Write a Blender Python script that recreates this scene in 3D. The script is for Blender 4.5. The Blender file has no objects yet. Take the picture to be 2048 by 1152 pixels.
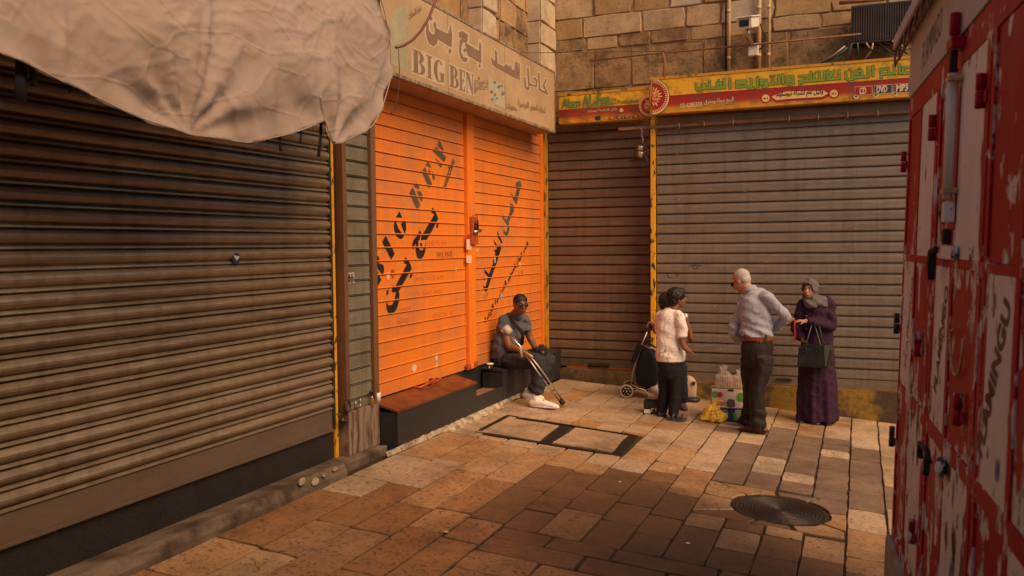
import bpy, bmesh, math, random
from mathutils import Vector, Matrix, noise
from mathutils.geometry import tessellate_polygon
random.seed(7)
S = bpy.context.scene
COL = S.collection
R = math.radians

# ------------------------------------------------------------------ camera
CAMH = 1.77
FPX, YAW, PIT, ROLL = 1711.51449, 0.38628313, 0.04919302, -0.00943356
FW = Vector((-math.sin(YAW)*math.cos(PIT), math.cos(YAW)*math.cos(PIT), -math.sin(PIT)))
RT0 = FW.cross(Vector((0, 0, 1))).normalized(); UP0 = RT0.cross(FW)
RT = RT0*math.cos(ROLL) + UP0*math.sin(ROLL)
UPV = -RT0*math.sin(ROLL) + UP0*math.cos(ROLL)
EYE = Vector((0, 0, CAMH))
cd = bpy.data.cameras.new('camera'); cam = bpy.data.objects.new('camera', cd); COL.objects.link(cam)
cd.sensor_width = 36; cd.lens = FPX/2048*36; cd.clip_start = .05; cd.clip_end = 500
m = Matrix((RT, UPV, -FW)).transposed().to_4x4(); m.translation = EYE
cam.matrix_world = m
cd.dof.use_dof = True; cd.dof.focus_distance = 9.2; cd.dof.aperture_fstop = 3.6
S.camera = cam

# ------------------------------------------------------------------ light
SUN_AZ, SUN_EL = 115.0, 44.0       # azimuth measured clockwise from +Y (the back wall's direction)
W = bpy.data.worlds.new('World'); S.world = W; W.use_nodes = True
nt = W.node_tree; bg = nt.nodes['Background']
sky = nt.nodes.new('ShaderNodeTexSky'); sky.sky_type = 'NISHITA'; sky.sun_disc = False
sky.sun_elevation = R(SUN_EL); sky.sun_rotation = R(SUN_AZ)
nt.links.new(sky.outputs[0], bg.inputs[0]); bg.inputs[1].default_value = 0.115
sd = bpy.data.lights.new('sun', 'SUN'); sd.energy = 5; sd.angle = R(48); sd.color = (1, .66, .38)
so = bpy.data.objects.new('sun', sd); COL.objects.link(so)
az, el = R(SUN_AZ), R(SUN_EL)
tos = Vector((math.sin(az)*math.cos(el), math.cos(az)*math.cos(el), math.sin(el)))
so.rotation_euler = tos.to_track_quat('Z', 'Y').to_euler()
so.location = (3, -3, 12)
V = S.view_settings
V.view_transform = 'Standard'; V.look = 'None'; V.gamma = 1; V.use_curve_mapping = False
V.exposure = -0.32
V.use_white_balance = True; V.white_balance_temperature = 7400; V.white_balance_tint = 12

# ------------------------------------------------------------------ helpers
def ray(px, py): return FW + RT*(px-1024)/FPX - UPV*(py-576)/FPX
def onx(px, py, x): d = ray(px, py); return EYE + d*(x/d.x)
def ony(px, py, y): d = ray(px, py); return EYE + d*(y/d.y)
SL, X0 = .07, -3.69
def zf(x): return -SL*(x-X0)
def onf(px, py, up=0.0):
    d = ray(px, py); t = (-CAMH + SL*X0 + up)/(d.z + SL*d.x); return EYE + d*t

class MB:
    def __init__(s): s.v = []; s.f = []; s.sm = []
    def add(s, vs, fs, smooth=False, M=None):
        n = len(s.v)
        s.v += [tuple(M @ Vector(v)) if M else tuple(v) for v in vs]
        s.f += [tuple(i+n for i in f) for f in fs]; s.sm += [smooth]*len(fs)
        return s
    def box(s, a, b, M=None, bev=0.0):
        x0, y0, z0 = a; x1, y1, z1 = b
        if bev <= 0:
            vs = [(x, y, z) for z in (z0, z1) for y in (y0, y1) for x in (x0, x1)]
            return s.add(vs, [(0, 2, 3, 1), (4, 5, 7, 6), (0, 1, 5, 4), (2, 6, 7, 3), (0, 4, 6, 2), (1, 3, 7, 5)], M=M)
        bm = bmesh.new(); bmesh.ops.create_cube(bm, size=1)
        for v in bm.verts: v.co = Vector(((x0+x1)/2+v.co.x*(x1-x0), (y0+y1)/2+v.co.y*(y1-y0), (z0+z1)/2+v.co.z*(z1-z0)))
        bmesh.ops.bevel(bm, geom=bm.edges[:], offset=bev, segments=2, affect='EDGES', profile=.6)
        bm.verts.index_update()
        vs = [v.co.copy() for v in bm.verts]; fs = [[v.index for v in f.verts] for f in bm.faces]; bm.free()
        return s.add(vs, fs, M=M)
    def prism(s, pts, ext, M=None):
        """closed polygon pts (3-D) extruded by vector ext"""
        n = len(pts); e = Vector(ext)
        vs = [Vector(p) for p in pts] + [Vector(p)+e for p in pts]
        fs = [tuple(range(n))[::-1], tuple(range(n, 2*n))] + [(i, (i+1) % n, (i+1) % n+n, i+n) for i in range(n)]
        return s.add(vs, fs, M=M)
    def tube(s, pts, r, seg=10, cap=True, smooth=True, M=None, lat=None, closed=False):
        """pts list of 3-D points; r number or list of r or (ra, rb)"""
        pts = [Vector(p) for p in pts]; n = len(pts)
        rr = list(r) if isinstance(r, (list, tuple)) and len(r) == n else [r]*n
        vs = []; fs = []; prev = None
        for i, p in enumerate(pts):
            if closed: t = (pts[(i+1) % n]-pts[i-1]).normalized()
            else: t = (pts[min(i+1, n-1)]-pts[max(i-1, 0)]).normalized()
            if lat is not None:
                a = Vector(lat[i] if isinstance(lat, list) else lat); a = (a-t*a.dot(t)).normalized()
            else:
                if prev is None: a = t.orthogonal().normalized()
                else: a = (prev-t*prev.dot(t)).normalized()
            prev = a; b = t.cross(a)
            ra, rb = rr[i] if isinstance(rr[i], (list, tuple)) else (rr[i], rr[i])
            for k in range(seg):
                q = 2*math.pi*k/seg; vs.append(p+a*math.cos(q)*ra+b*math.sin(q)*rb)
        m_ = n if closed else n-1
        for i in range(m_):
            for k in range(seg):
                j = (i+1) % n
                fs.append((i*seg+k, i*seg+(k+1) % seg, j*seg+(k+1) % seg, j*seg+k))
        if cap and not closed:
            fs.append(tuple(range(seg))[::-1]); fs.append(tuple(range((n-1)*seg, n*seg)))
        return s.add(vs, fs, smooth, M)
    def ball(s, c, r, seg=14, rings=10, M=None, rot=None):
        rx, ry, rz = r if isinstance(r, (tuple, list)) else (r, r, r)
        c = Vector(c); vs = []; fs = []
        for i in range(1, rings):
            a = math.pi*i/rings
            for k in range(seg):
                q = 2*math.pi*k/seg
                w = Vector((rx*math.sin(a)*math.cos(q), ry*math.sin(a)*math.sin(q), rz*math.cos(a)))
                if rot: w = rot @ w
                vs.append(c+w)
        t = Vector((0, 0, rz)); t = rot @ t if rot else t
        n = len(vs); vs += [c+t, c-t]
        for i in range(rings-2):
            for k in range(seg):
                fs.append((i*seg+k, (i+1)*seg+k, (i+1)*seg+(k+1) % seg, i*seg+(k+1) % seg))
        for k in range(seg):
            fs.append((n, k, (k+1) % seg)); fs.append((n+1, (rings-2)*seg+(k+1) % seg, (rings-2)*seg+k))
        return s.add(vs, fs, True, M)
    def mesh(s, name):
        me = bpy.data.meshes.new(name); me.from_pydata(s.v, [], s.f)
        if any(s.sm): me.polygons.foreach_set('use_smooth', s.sm)
        me.update(); return me
    def build(s, name, mat, parent=None):
        return link(name, s.mesh(name), mat, parent)

def link(name, me, mat, parent=None):
    o = bpy.data.objects.new(name, me); COL.objects.link(o)
    if mat:
        me.materials.clear(); me.materials.append(mat)
    if parent: o.parent = parent
    return o
def tag(o, label=None, cat=None, group=None, kind=None):
    if label: o['label'] = label
    if cat: o['category'] = cat
    if group: o['group'] = group
    if kind: o['kind'] = kind
    return o
def empty(name, loc, label=None, cat=None, group=None, rz=0.0, kind=None):
    o = bpy.data.objects.new(name, None); COL.objects.link(o); o.location = loc; o.rotation_euler = (0, 0, rz)
    o.empty_display_size = .1
    return tag(o, label, cat, group, kind)
def inst(name, me, parent=None, loc=(0, 0, 0)):
    o = bpy.data.objects.new(name, me); COL.objects.link(o); o.location = loc
    if parent: o.parent = parent
    return o

# ------------------------------------------------------------------ materials
class NT:
    def __init__(s, mt): s.t = mt.node_tree; s.b = s.t.nodes['Principled BSDF']
    def n(s, typ, **kw):
        nd = s.t.nodes.new(typ)
        for k, v in kw.items():
            if k.startswith('i_'): nd.inputs[k[2:].replace('_', ' ')].default_value = v
            else: setattr(nd, k, v)
        return nd
    def l(s, a, b): s.t.links.new(a, b)
def coords(T, scale=(1, 1, 1), kind='Object', rand=True):
    tc = T.n('ShaderNodeTexCoord'); mp = T.n('ShaderNodeMapping'); mp.inputs['Scale'].default_value = scale
    if kind == 'World':
        g = T.n('ShaderNodeNewGeometry'); src = g.outputs['Position']
    else: src = tc.outputs[kind]
    if rand:
        oi = T.n('ShaderNodeObjectInfo'); ml = T.n('ShaderNodeMath', operation='MULTIPLY'); ml.inputs[1].default_value = 37.0
        T.l(oi.outputs['Random'], ml.inputs[0])
        ad = T.n('ShaderNodeVectorMath', operation='ADD'); T.l(src, ad.inputs[0]); T.l(ml.outputs[0], ad.inputs[1]); src = ad.outputs[0]
    T.l(src, mp.inputs['Vector']); return mp.outputs[0]
def noisef(T, vec, scale, detail=6, rough=.6, dist=0.0):
    n = T.n('ShaderNodeTexNoise'); n.inputs['Scale'].default_value = scale; n.inputs['Detail'].default_value = detail
    n.inputs['Roughness'].default_value = rough; n.inputs['Distortion'].default_value = dist
    if vec is not None: T.l(vec, n.inputs['Vector'])
    return n.outputs[0]
def ramp(T, fac, stops, interp='LINEAR'):
    r = T.n('ShaderNodeValToRGB'); T.l(fac, r.inputs[0]); e = r.color_ramp.elements; r.color_ramp.interpolation = interp
    while len(e) < len(stops): e.new(.5)
    for i, (p, c) in enumerate(stops):
        e[i].position = p; e[i].color = (c, c, c, 1) if isinstance(c, (int, float)) else (*c, 1)
    return r.outputs[0]
def mixc(T, fac, a, b, mode='MIX'):
    x = T.n('ShaderNodeMix', data_type='RGBA', blend_type=mode)
    for k, v in ((0, fac), (6, a), (7, b)):
        if isinstance(v, (int, float)): x.inputs[k].default_value = v
        elif isinstance(v, tuple): x.inputs[k].default_value = (*v, 1)
        else: T.l(v, x.inputs[k])
    return x.outputs[2]
def mathn(T, op, a, b=None, clamp=False):
    x = T.n('ShaderNodeMath', operation=op, use_clamp=clamp)
    for k, v in ((0, a), (1, b)):
        if v is None: continue
        if isinstance(v, (int, float)): x.inputs[k].default_value = v
        else: T.l(v, x.inputs[k])
    return x.outputs[0]
def bump(T, h, dist=.003, strength=1.0, prev=None):
    b = T.n('ShaderNodeBump'); b.inputs['Distance'].default_value = dist; b.inputs['Strength'].default_value = strength
    T.l(h, b.inputs['Height'])
    if prev is not None: T.l(prev, b.inputs['Normal'])
    T.l(b.outputs[0], T.b.inputs['Normal']); return b.outputs[0]
def base(name, col=(.5, .5, .5), rough=.6, metal=0.0, spec=.5):
    mt = bpy.data.materials.new(name); mt.use_nodes = True; T = NT(mt)
    T.b.inputs['Base Color'].default_value = (*col, 1); T.b.inputs['Roughness'].default_value = rough
    T.b.inputs['Metallic'].default_value = metal; T.b.inputs['Specular IOR Level'].default_value = spec
    return mt, T
def worn(name, col, dirt=(.05, .035, .02), amt=.5, rough=.55, metal=0.0, scale=6, stretch=(1, 1, 1), bd=.001, lo=.45, hi=.75, var=.12, kind='World', spec=.4, fine=60, objvar=.0, streak=0.0):
    """paint or metal with dirt patches, tone variation and fine grain"""
    mt, T = base(name, col, rough, metal, spec)
    v = coords(T, stretch, kind, rand=(kind != 'World'))
    big = noisef(T, v, scale, 7, .62)
    fn = noisef(T, v, fine, 4, .6)
    tone = ramp(T, fn, [(.25, 1-var), (.75, 1+var*.4)])
    c1 = mixc(T, 1.0, tuple(col), tone, 'MULTIPLY')
    f = ramp(T, big, [(lo, 0.0), (hi, amt)])
    c2 = mixc(T, f, c1, tuple(dirt))
    if streak:
        sv = noisef(T, coords(T, (5, 5, .35), 'World', False), 2.2, 6, .7, .3)
        c2 = mixc(T, ramp(T, sv, [(.47, 0.0), (.7, streak)]), c2, tuple(dirt))
        sv2 = noisef(T, coords(T, (1.2, 1.2, 9), 'World', False), 3.0, 5, .65)
        c2 = mixc(T, ramp(T, sv2, [(.52, 0.0), (.75, streak*.8)]), c2, tuple(min(1, x*1.7) for x in col))
    if objvar:
        oi = T.n('ShaderNodeObjectInfo'); c2 = mixc(T, 1.0, c2, ramp(T, oi.outputs['Random'], [(0, 1-objvar), (.5, 1.0), (1, 1-objvar*.4)]), 'MULTIPLY')
    T.l(c2, T.b.inputs['Base Color'])
    rr = ramp(T, big, [(.3, max(rough-.12, .05)), (.8, min(rough+.2, 1))]); T.l(rr, T.b.inputs['Roughness'])
    if bd: bump(T, fn, bd, .6)
    return mt

def stone_mat(name, cols, rough=.75, pit=1.0, chisel=False, dark=(.06, .035, .02), spec=.25, soot=0.0, dark_oval=False):
    mt, T = base(name, cols[0], rough, 0, spec)
    v = coords(T, (1, 1, 1), 'World', rand=False)
    vr = coords(T, (1, 1, 1), 'Object', rand=True)
    oi = T.n('ShaderNodeObjectInfo')
    n = len(cols); pc = ramp(T, oi.outputs['Random'], [(i/(n-1) if n > 1 else 0, c) for i, c in enumerate(cols)])
    mot = noisef(T, v, 5, 6, .65); c = mixc(T, ramp(T, mot, [(.35, .0), (.75, .65)]), pc, tuple(x*.55 for x in cols[0]))
    st = noisef(T, v, 1.7, 5, .7); c = mixc(T, ramp(T, st, [(.45, 0.0), (.72, .6)]), c, dark)
    pits = noisef(T, v, 34, 5, .7, .6); pm = ramp(T, pits, [(.56, 0.0), (.66, 1.0)])
    c = mixc(T, mathn(T, 'MULTIPLY', pm, .62*pit), c, dark)
    if soot:
        s2 = noisef(T, v, 2.6, 8, .75, .4); c = mixc(T, ramp(T, s2, [(.47, 0.0), (.62, soot)]), c, (.03, .022, .016))
    if dark_oval:  # stone colour goes darker brown towards the middle of an oval of floor
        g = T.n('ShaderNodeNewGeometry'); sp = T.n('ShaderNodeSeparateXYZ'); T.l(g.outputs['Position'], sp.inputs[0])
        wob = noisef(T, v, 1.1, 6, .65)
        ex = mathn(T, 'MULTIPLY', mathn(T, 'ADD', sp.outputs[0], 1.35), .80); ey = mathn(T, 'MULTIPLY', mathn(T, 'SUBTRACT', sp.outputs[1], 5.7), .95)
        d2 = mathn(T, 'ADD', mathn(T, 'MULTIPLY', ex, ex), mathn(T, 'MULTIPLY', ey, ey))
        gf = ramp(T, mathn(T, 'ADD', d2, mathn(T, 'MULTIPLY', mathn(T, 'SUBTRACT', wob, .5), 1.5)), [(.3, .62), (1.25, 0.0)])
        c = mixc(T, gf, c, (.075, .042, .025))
    T.l(c, T.b.inputs['Base Color'])
    fine = noisef(T, v, 90, 4, .6)
    h = mathn(T, 'SUBTRACT', mathn(T, 'MULTIPLY', fine, .35), pm)
    nb = bump(T, h, .004*pit, .8)
    nb = bump(T, mot, .012, .7, nb)
    if chisel:
        w = T.n('ShaderNodeTexWave', wave_type='BANDS', bands_direction='Y'); w.inputs['Scale'].default_value = 14
        w.inputs['Distortion'].default_value = 5; w.inputs['Detail'].default_value = 3; w.inputs['Detail Scale'].default_value = 3; T.l(v, w.inputs['Vector'])
        bump(T, w.outputs[1], .004, .6, nb)
    rr = ramp(T, mot, [(.3, rough-.18), (.7, rough+.1)]); T.l(rr, T.b.inputs['Roughness'])
    return mt

# ------------------------------------------------------------------ lettering
AR = {  # isolated, final, initial, medial
 'ا': (0xFE8D, 0xFE8E, None, None), 'ب': (0xFE8F, 0xFE90, 0xFE91, 0xFE92), 'ت': (0xFE95, 0xFE96, 0xFE97, 0xFE98),
 'ة': (0xFE93, 0xFE94, None, None), 'ج': (0xFE9D, 0xFE9E, 0xFE9F, 0xFEA0), 'خ': (0xFEA5, 0xFEA6, 0xFEA7, 0xFEA8), 'ح': (0xFEA1, 0xFEA2, 0xFEA3, 0xFEA4),
 'د': (0xFEA9, 0xFEAA, None, None), 'ر': (0xFEAD, 0xFEAE, None, None), 'ز': (0xFEAF, 0xFEB0, None, None),
 'س': (0xFEB1, 0xFEB2, 0xFEB3, 0xFEB4), 'ش': (0xFEB5, 0xFEB6, 0xFEB7, 0xFEB8), 'ط': (0xFEC1, 0xFEC2, 0xFEC3, 0xFEC4),
 'ع': (0xFEC9, 0xFECA, 0xFECB, 0xFECC), 'ف': (0xFED1, 0xFED2, 0xFED3, 0xFED4), 'ق': (0xFED5, 0xFED6, 0xFED7, 0xFED8),
 'ك': (0xFED9, 0xFEDA, 0xFEDB, 0xFEDC), 'ل': (0xFEDD, 0xFEDE, 0xFEDF, 0xFEE0), 'م': (0xFEE1, 0xFEE2, 0xFEE3, 0xFEE4),
 'ن': (0xFEE5, 0xFEE6, 0xFEE7, 0xFEE8), 'ه': (0xFEE9, 0xFEEA, 0xFEEB, 0xFEEC), 'و': (0xFEED, 0xFEEE, None, None), 'ي': (0xFEF1, 0xFEF2, 0xFEF3, 0xFEF4)}
def arabic(s):
    out = []
    for i, ch in enumerate(s):
        if ch not in AR: out.append(ch); continue
        p = i > 0 and s[i-1] in AR and AR[s[i-1]][2] is not None
        nx = i+1 < len(s) and s[i+1] in AR and AR[ch][2] is not None
        out.append(chr(AR[ch][3 if p and nx else 1 if p else 2 if nx else 0]))
    return ''.join(out)[::-1]
def text_mesh(s, fat=0.0, shear=0.0, extrude=.01, ls=1.0):
    c = bpy.data.curves.new('lettering', 'FONT'); c.body = s; c.offset = fat; c.shear = shear; c.space_character = ls
    c.resolution_u = 3
    o = bpy.data.objects.new('lettering', c); COL.objects.link(o)
    dg = bpy.context.evaluated_depsgraph_get(); me = bpy.data.meshes.new_from_object(o.evaluated_get(dg))
    bpy.data.objects.remove(o); bpy.data.curves.remove(c)
    return me
def text_on(s, mat, parent, P0, U, Vd, width=None, height=None, fat=.02, shear=0, name='lettering', ls=1.0):
    """flat lettering: P0 lower left, U reading direction, Vd letter-up direction (unit); fitted to width or height.
    Extra weight comes from copies shifted sideways, each a hair above the last, so no two faces share a plane"""
    me = text_mesh(s, min(fat, .012), shear, ls=ls)
    if not me.vertices: return None
    xs = [v.co.x for v in me.vertices]; ys = [v.co.y for v in me.vertices]
    x0, x1, y0, y1 = min(xs), max(xs), min(ys), max(ys)
    sx = width/(x1-x0) if width else None; sy = height/(y1-y0) if height else None
    sx = sx or sy; sy = sy or sx
    U = Vector(U); Vd = Vector(Vd); P0 = Vector(P0); N = U.cross(Vd).normalized()
    n = 1 if fat <= .012 else 3
    vs, fs = [], []
    for k in range(n):
        sh = ((k % 2)*2-1)*(fat-.006) if k else 0
        b = len(vs); vs += [tuple(P0 + U*((v.co.x-x0+sh)*sx) + Vd*((v.co.y-y0+sh*.6)*sy) + N*(.00012*k)) for v in me.vertices]
        fs += [tuple(b+i for i in p.vertices) for p in me.polygons]
    out = bpy.data.meshes.new(name); out.from_pydata(vs, [], fs); out.update(); bpy.data.meshes.remove(me)
    return link(name, out, mat, parent)
def poly_print(polys, mat, parent, name='lettering'):
    """flat filled outlines (lists of 3-D points)"""
    vs, fs = [], []
    for p in polys:
        p = [Vector(q) for q in p]; b = len(vs); vs += [tuple(q) for q in p]
        if len(p) == 4 or len(p) == 3: fs.append(tuple(range(b, b+len(p)))) if len(p) == 3 or True and convex(p) else fs.extend(tuple(b+i for i in t) for t in tessellate_polygon([p]))
        else: fs += [tuple(b+i for i in t) for t in tessellate_polygon([p])]
    me = bpy.data.meshes.new(name); me.from_pydata(vs, [], fs); me.update()
    return link(name, me, mat, parent)
def convex(p):
    n = (p[1]-p[0]).cross(p[2]-p[1]); return all((p[(i+1) % 4]-p[i]).cross(p[(i+2) % 4]-p[(i+1) % 4]).dot(n) > 0 for i in range(4))
def ribbon(pts, w):
    """2-D polyline to list of quads with square joints"""
    out = []
    for i in range(len(pts)-1):
        a = Vector(pts[i]); b = Vector(pts[i+1]); d = (b-a)
        if d.length < 1e-6: continue
        d.normalize(); n = Vector((-d.y, d.x))*w/2; e = d*w/2
        out.append([a-e+n, b+e+n, b+e-n, a-e-n])
    return out
# ------------------------------------------------------------------ materials used by the setting
M = {}
M['mortar'] = worn('joint_dirt', (.05, .032, .02), (.02, .014, .01), .8, .9, scale=12, bd=.003)
M['stone'] = stone_mat('limestone_paving', [(.52, .31, .155), (.58, .38, .21), (.50, .27, .125), (.56, .35, .18), (.46, .23, .105)], .42, 1.3, dark=(.05, .026, .014), spec=.5, dark_oval=True)
M['stone_brown_dim'] = stone_mat('dim_brown_paving', [(.36, .19, .09), (.42, .235, .12), (.33, .16, .07), (.40, .21, .10)], .45, 1.3, dark=(.05, .026, .014), spec=.45, dark_oval=True)  # orange-brown stone, darkened further to carry the dimmer light near the camera
M['stone_pale'] = stone_mat('pale_paving', [(.58, .42, .28), (.63, .46, .31), (.50, .35, .22)], .42, 1.2, dark=(.07, .04, .022), spec=.5, dark_oval=True)
M['stone_pit'] = stone_mat('pitted_paving', [(.62, .48, .34), (.55, .42, .29)], .75, 1.8, spec=.25, dark_oval=True)
M['stone_chis'] = stone_mat('chiselled_paving', [(.24, .17, .12), (.27, .19, .135), (.22, .15, .105)], .8, .6, chisel=True, spec=.2, dark_oval=True)
M['stone_dark'] = stone_mat('dark_brown_paving', [(.24, .125, .062), (.29, .15, .075), (.21, .115, .062)], .55, .8, spec=.35, dark_oval=True)
M['wall_stone'] = stone_mat('wall_ashlar', [(.50, .32, .16), (.56, .38, .21), (.44, .27, .13), (.60, .44, .28)], .9, .9, dark=(.22, .12, .05), spec=.15)
M['wall_soot'] = stone_mat('sooty_wall_block', [(.43, .28, .15), (.38, .245, .13)], .9, 1.4, dark=(.16, .09, .045), spec=.15, soot=.65)
M['wall_pale'] = stone_mat('pale_ashlar', [(.62, .5, .36), (.66, .54, .4)], .9, .6, dark=(.3, .2, .12), spec=.15)
M['wall_joint'] = worn('wall_mortar', (.34, .215, .12), (.14, .08, .045), .7, .95, scale=9, bd=.004, spec=.1)
M['concrete'] = worn('concrete_curb', (.2, .15, .11), (.05, .035, .025), .85, .9, scale=4, bd=.004, lo=.4, hi=.62, spec=.2)
M['plaster'] = worn('broken_plaster', (.55, .46, .36), (.16, .1, .06), .8, .9, scale=14, bd=.006, lo=.42, hi=.6, spec=.15)
M['big_slat'] = worn('brown_grey_shutter', (.42, .33, .225), (.13, .07, .04), .55, .36, .45, 2.2, (1, .45, 5), 0, .42, .75, .14, spec=.5, objvar=.2, streak=.45)
M['big_rail'] = worn('shutter_bottom_rail', (.19, .135, .1), (.08, .05, .03), .5, .5, .2, 3, (1, .6, 2), 0)
M['checker'] = worn('dark_checker_plate', (.055, .048, .042), (.02, .016, .012), .6, .5, .4, 5, fine=120, bd=.003, var=.5)
M['panel_slat'] = worn('olive_grey_slat', (.27, .25, .19), (.09, .06, .035), .55, .5, .25, 3.5, (1, 1, 1), 0, .45, .72, objvar=.12, streak=.4)
M['brown_frame'] = worn('brown_frame_paint', (.20, .1, .055), (.06, .03, .02), .6, .5, 0, 5, (1, 1, .5), 0)
M['rust_plate'] = worn('rust_streaked_plate', (.34, .26, .2), (.1, .035, .015), .85, .6, .2, 5, (1, 5, .7), 0, .45, .62)
M['yellow'] = worn('chipped_yellow_paint', (.85, .42, .03), (.05, .03, .015), 1.0, .5, 0, 17, (1, 1, .55), .001, .55, .60, spec=.4)
M['yellow_dull'] = worn('old_yellow_paint', (.62, .3, .035), (.07, .035, .02), .9, .55, 0, 9, (1, 1, .4), .001, .55, .66)
M['orange'] = worn('orange_paint', (.86, .24, .038), (.36, .17, .10), .65, .42, 0, 1.6, (1, 1, 1), 0, .46, .74, .08, spec=.4, objvar=.08, streak=.36)
M['orange_post'] = worn('orange_post_paint', (.93, .24, .03), (.5, .18, .07), .6, .45, 0, 5, (1, 1, .5), 0, .5, .75)
M['rust_orange'] = worn('rusty_orange', (.5, .1, .025), (.12, .04, .02), .7, .55, .1, 20, fine=90)
M['print_black'] = worn('black_stencil_paint', (.02, .018, .016), (.12, .1, .08), .35, .6, 0, 7, (1, 1, 1), 0, .5, .75, spec=.2)
M['print_grey'] = worn('faded_stencil_paint', (.085, .075, .06), (.25, .15, .09), .4, .65, 0, 6, (1, 1, 1), 0, .42, .7, spec=.2)
M['black_board'] = worn('scuffed_black_board', (.025, .026, .028), (.11, .1, .09), .5, .42, 0, 7, (1, 4, 12), .0006, .58, .72, spec=.5)
M['bench_top'] = worn('reddish_bench_top', (.16, .05, .025), (.04, .02, .014), .7, .28, 0, 5, (1, 1, 1), .0005, spec=.6)
M['grey_slat'] = worn('grey_brown_slat', (.285, .23, .178), (.10, .065, .04), .5, .42, .35, 1.5, (.6, 1, 3), 0, .45, .75, .1, objvar=.14, streak=.4)
M['dark_slat'] = worn('darker_brown_slat', (.20, .145, .098), (.07, .045, .028), .5, .48, .3, 1.3, (.6, 1, 3), 0, .45, .75, .1, objvar=.14, streak=.5)
M['plinth_y'] = None
M['iron'] = worn('cast_iron', (.06, .045, .035), (.02, .012, .008), .6, .5, .5, 30, fine=200, bd=.002)
M['steel'] = base('dull_steel', (.5, .47, .44), .35, .9)[0]
M['chrome'] = base('bright_steel', (.75, .73, .7), .22, 1.0)[0]
M['dark_steel'] = worn('dark_steel', (.06, .05, .045), (.12, .05, .02), .6, .45, .5, 30)
M['black'] = base('black_plastic', (.018, .018, .02), .45)[0]
M['rubber'] = base('black_rubber', (.02, .02, .02), .8)[0]
M['white'] = base('white_plastic', (.75, .72, .68), .5)[0]
M['ivory'] = worn('ivory_conduit', (.62, .42, .22), (.25, .15, .08), .5, .5, 0, 8)
M['rust_rail'] = worn('rusted_rail', (.28, .12, .06), (.1, .05, .03), .7, .7, .1, 12)
M['wood_beam'] = worn('brown_strip', (.26, .15, .09), (.08, .04, .025), .6, .8, 0, 10, (1, 1, 1))
M['sign_beige'] = worn('faded_beige_sign', (.52, .375, .225), (.33, .2, .12), .75, .6, 0, 1.7, (1, .8, 1), .0004, .38, .7, .08, spec=.25)
M['sign_edge'] = worn('sign_edge_metal', (.45, .37, .27), (.15, .1, .06), .8, .55, .3, 15, (1, 1, 1), 0, .4, .6)
M['sign_under'] = worn('sign_underside', (.45, .28, .16), (.2, .11, .06), .6, .6, 0, 3)
M['sign_halo'] = worn('pale_letter_halo', (.55, .45, .32), (.42, .3, .19), .6, .6, 0, 12, (1, 1, 1), 0)
M['sign_brown'] = worn('brown_sign_letter', (.24, .15, .1), (.33, .21, .13), .5, .6, 0, 9, (1, 1, 1), 0)

def plinth_mat(name, c1, c2, zmid):
    """embossed plate, yellow paint worn through in patches"""
    mt, T = base(name, c1, .55, .1)
    v = coords(T, (1, 1, 1), 'World', rand=False)
    vo = T.n('ShaderNodeTexVoronoi', feature='DISTANCE_TO_EDGE'); vo.inputs['Scale'].default_value = 75; T.l(v, vo.inputs['Vector'])
    em = ramp(T, vo.outputs[0], [(.04, 0.0), (.16, 1.0)])
    wear = noisef(T, v, 2.4, 8, .72); wf = ramp(T, wear, [(.42, 0.0), (.55, 1.0)])
    c = mixc(T, em, tuple(x*.35 for x in c1), c1); c = mixc(T, wf, c, mixc(T, em, (.02, .015, .01), c2))
    T.l(c, T.b.inputs['Base Color']); bump(T, em, .004, .9); return mt
M['plinth_y'] = plinth_mat('yellow_embossed_plate', (.46, .27, .035), (.12, .07, .03), .1)
M['plinth_b'] = plinth_mat('brown_worn_plinth', (.24, .15, .07), (.12, .075, .045), .1)

XW, XF, XP, XC = -3.95, -3.685, -3.90, -3.66
YB1, YB2 = 10.93, 10.62

# ------------------------------------------------------------------ ground and paving
g = MB(); xs = [-9, -4.4, -3.4, -1.5, 0, 1, 3, 12, 40]; ys = [-30, -5, 0, 3, 6, 9, 12, 20, 40]
gz = lambda x: (zf(max(min(x, 4), -3.9)) - .014)
vs = [(x, y, gz(x)) for y in ys for x in xs]; n = len(xs)
g.add(vs, [(j*n+i, j*n+i+1, (j+1)*n+i+1, (j+1)*n+i) for j in range(len(ys)-1) for i in range(n-1)])
ground = tag(g.build('pavement', M['mortar']), kind='structure')

MHC = Vector((-.537, 6.62)); MHR = .318
def stone_piece(poly, mat, jit=.006, thick=.03, name='paving_stone'):
    """poly: list of (x,y) anticlockwise; a slab with a worn edge lying on the sloping ground"""
    P = [Vector(p) for p in poly]; n = len(P); c = sum(P, Vector((0, 0)))/n
    ring = []
    for i in range(n):
        a, b = P[i], P[(i+1) % n]; L = (b-a).length
        ring.append(a + (c-a).normalized()*random.uniform(.004, .014))
        if L > .2:
            nrm = Vector((b.y-a.y, a.x-b.x)).normalized()
            ring.append((a+b)/2 + nrm*random.uniform(-jit, jit) + (b-a)*random.uniform(-.15, .15))
    tx, ty, dz = random.uniform(-.006, .006), random.uniform(-.005, .005), random.uniform(-.003, .003)
    def Z(p): return zf(p.x) + dz + tx*(p.x-c.x) + ty*(p.y-c.y)
    k = len(ring); vs = []
    for inset, dep in ((0, thick), (.001, .005), (.006, 0)):
        for p in ring:
            q = p + (c-p).normalized()*inset; vs.append((q.x-c.x, q.y-c.y, Z(q)-dep-zf(c.x)))
    fs = [(r*k+i, r*k+(i+1) % k, (r+1)*k+(i+1) % k, (r+1)*k+i) for r in range(2) for i in range(k)] + [tuple(range(2*k, 3*k))]
    me = bpy.data.meshes.new(name); me.from_pydata(vs, [], fs); me.update(); me.materials.append(mat)
    return inst(name, me, ground, (c.x, c.y, zf(c.x)))

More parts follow.
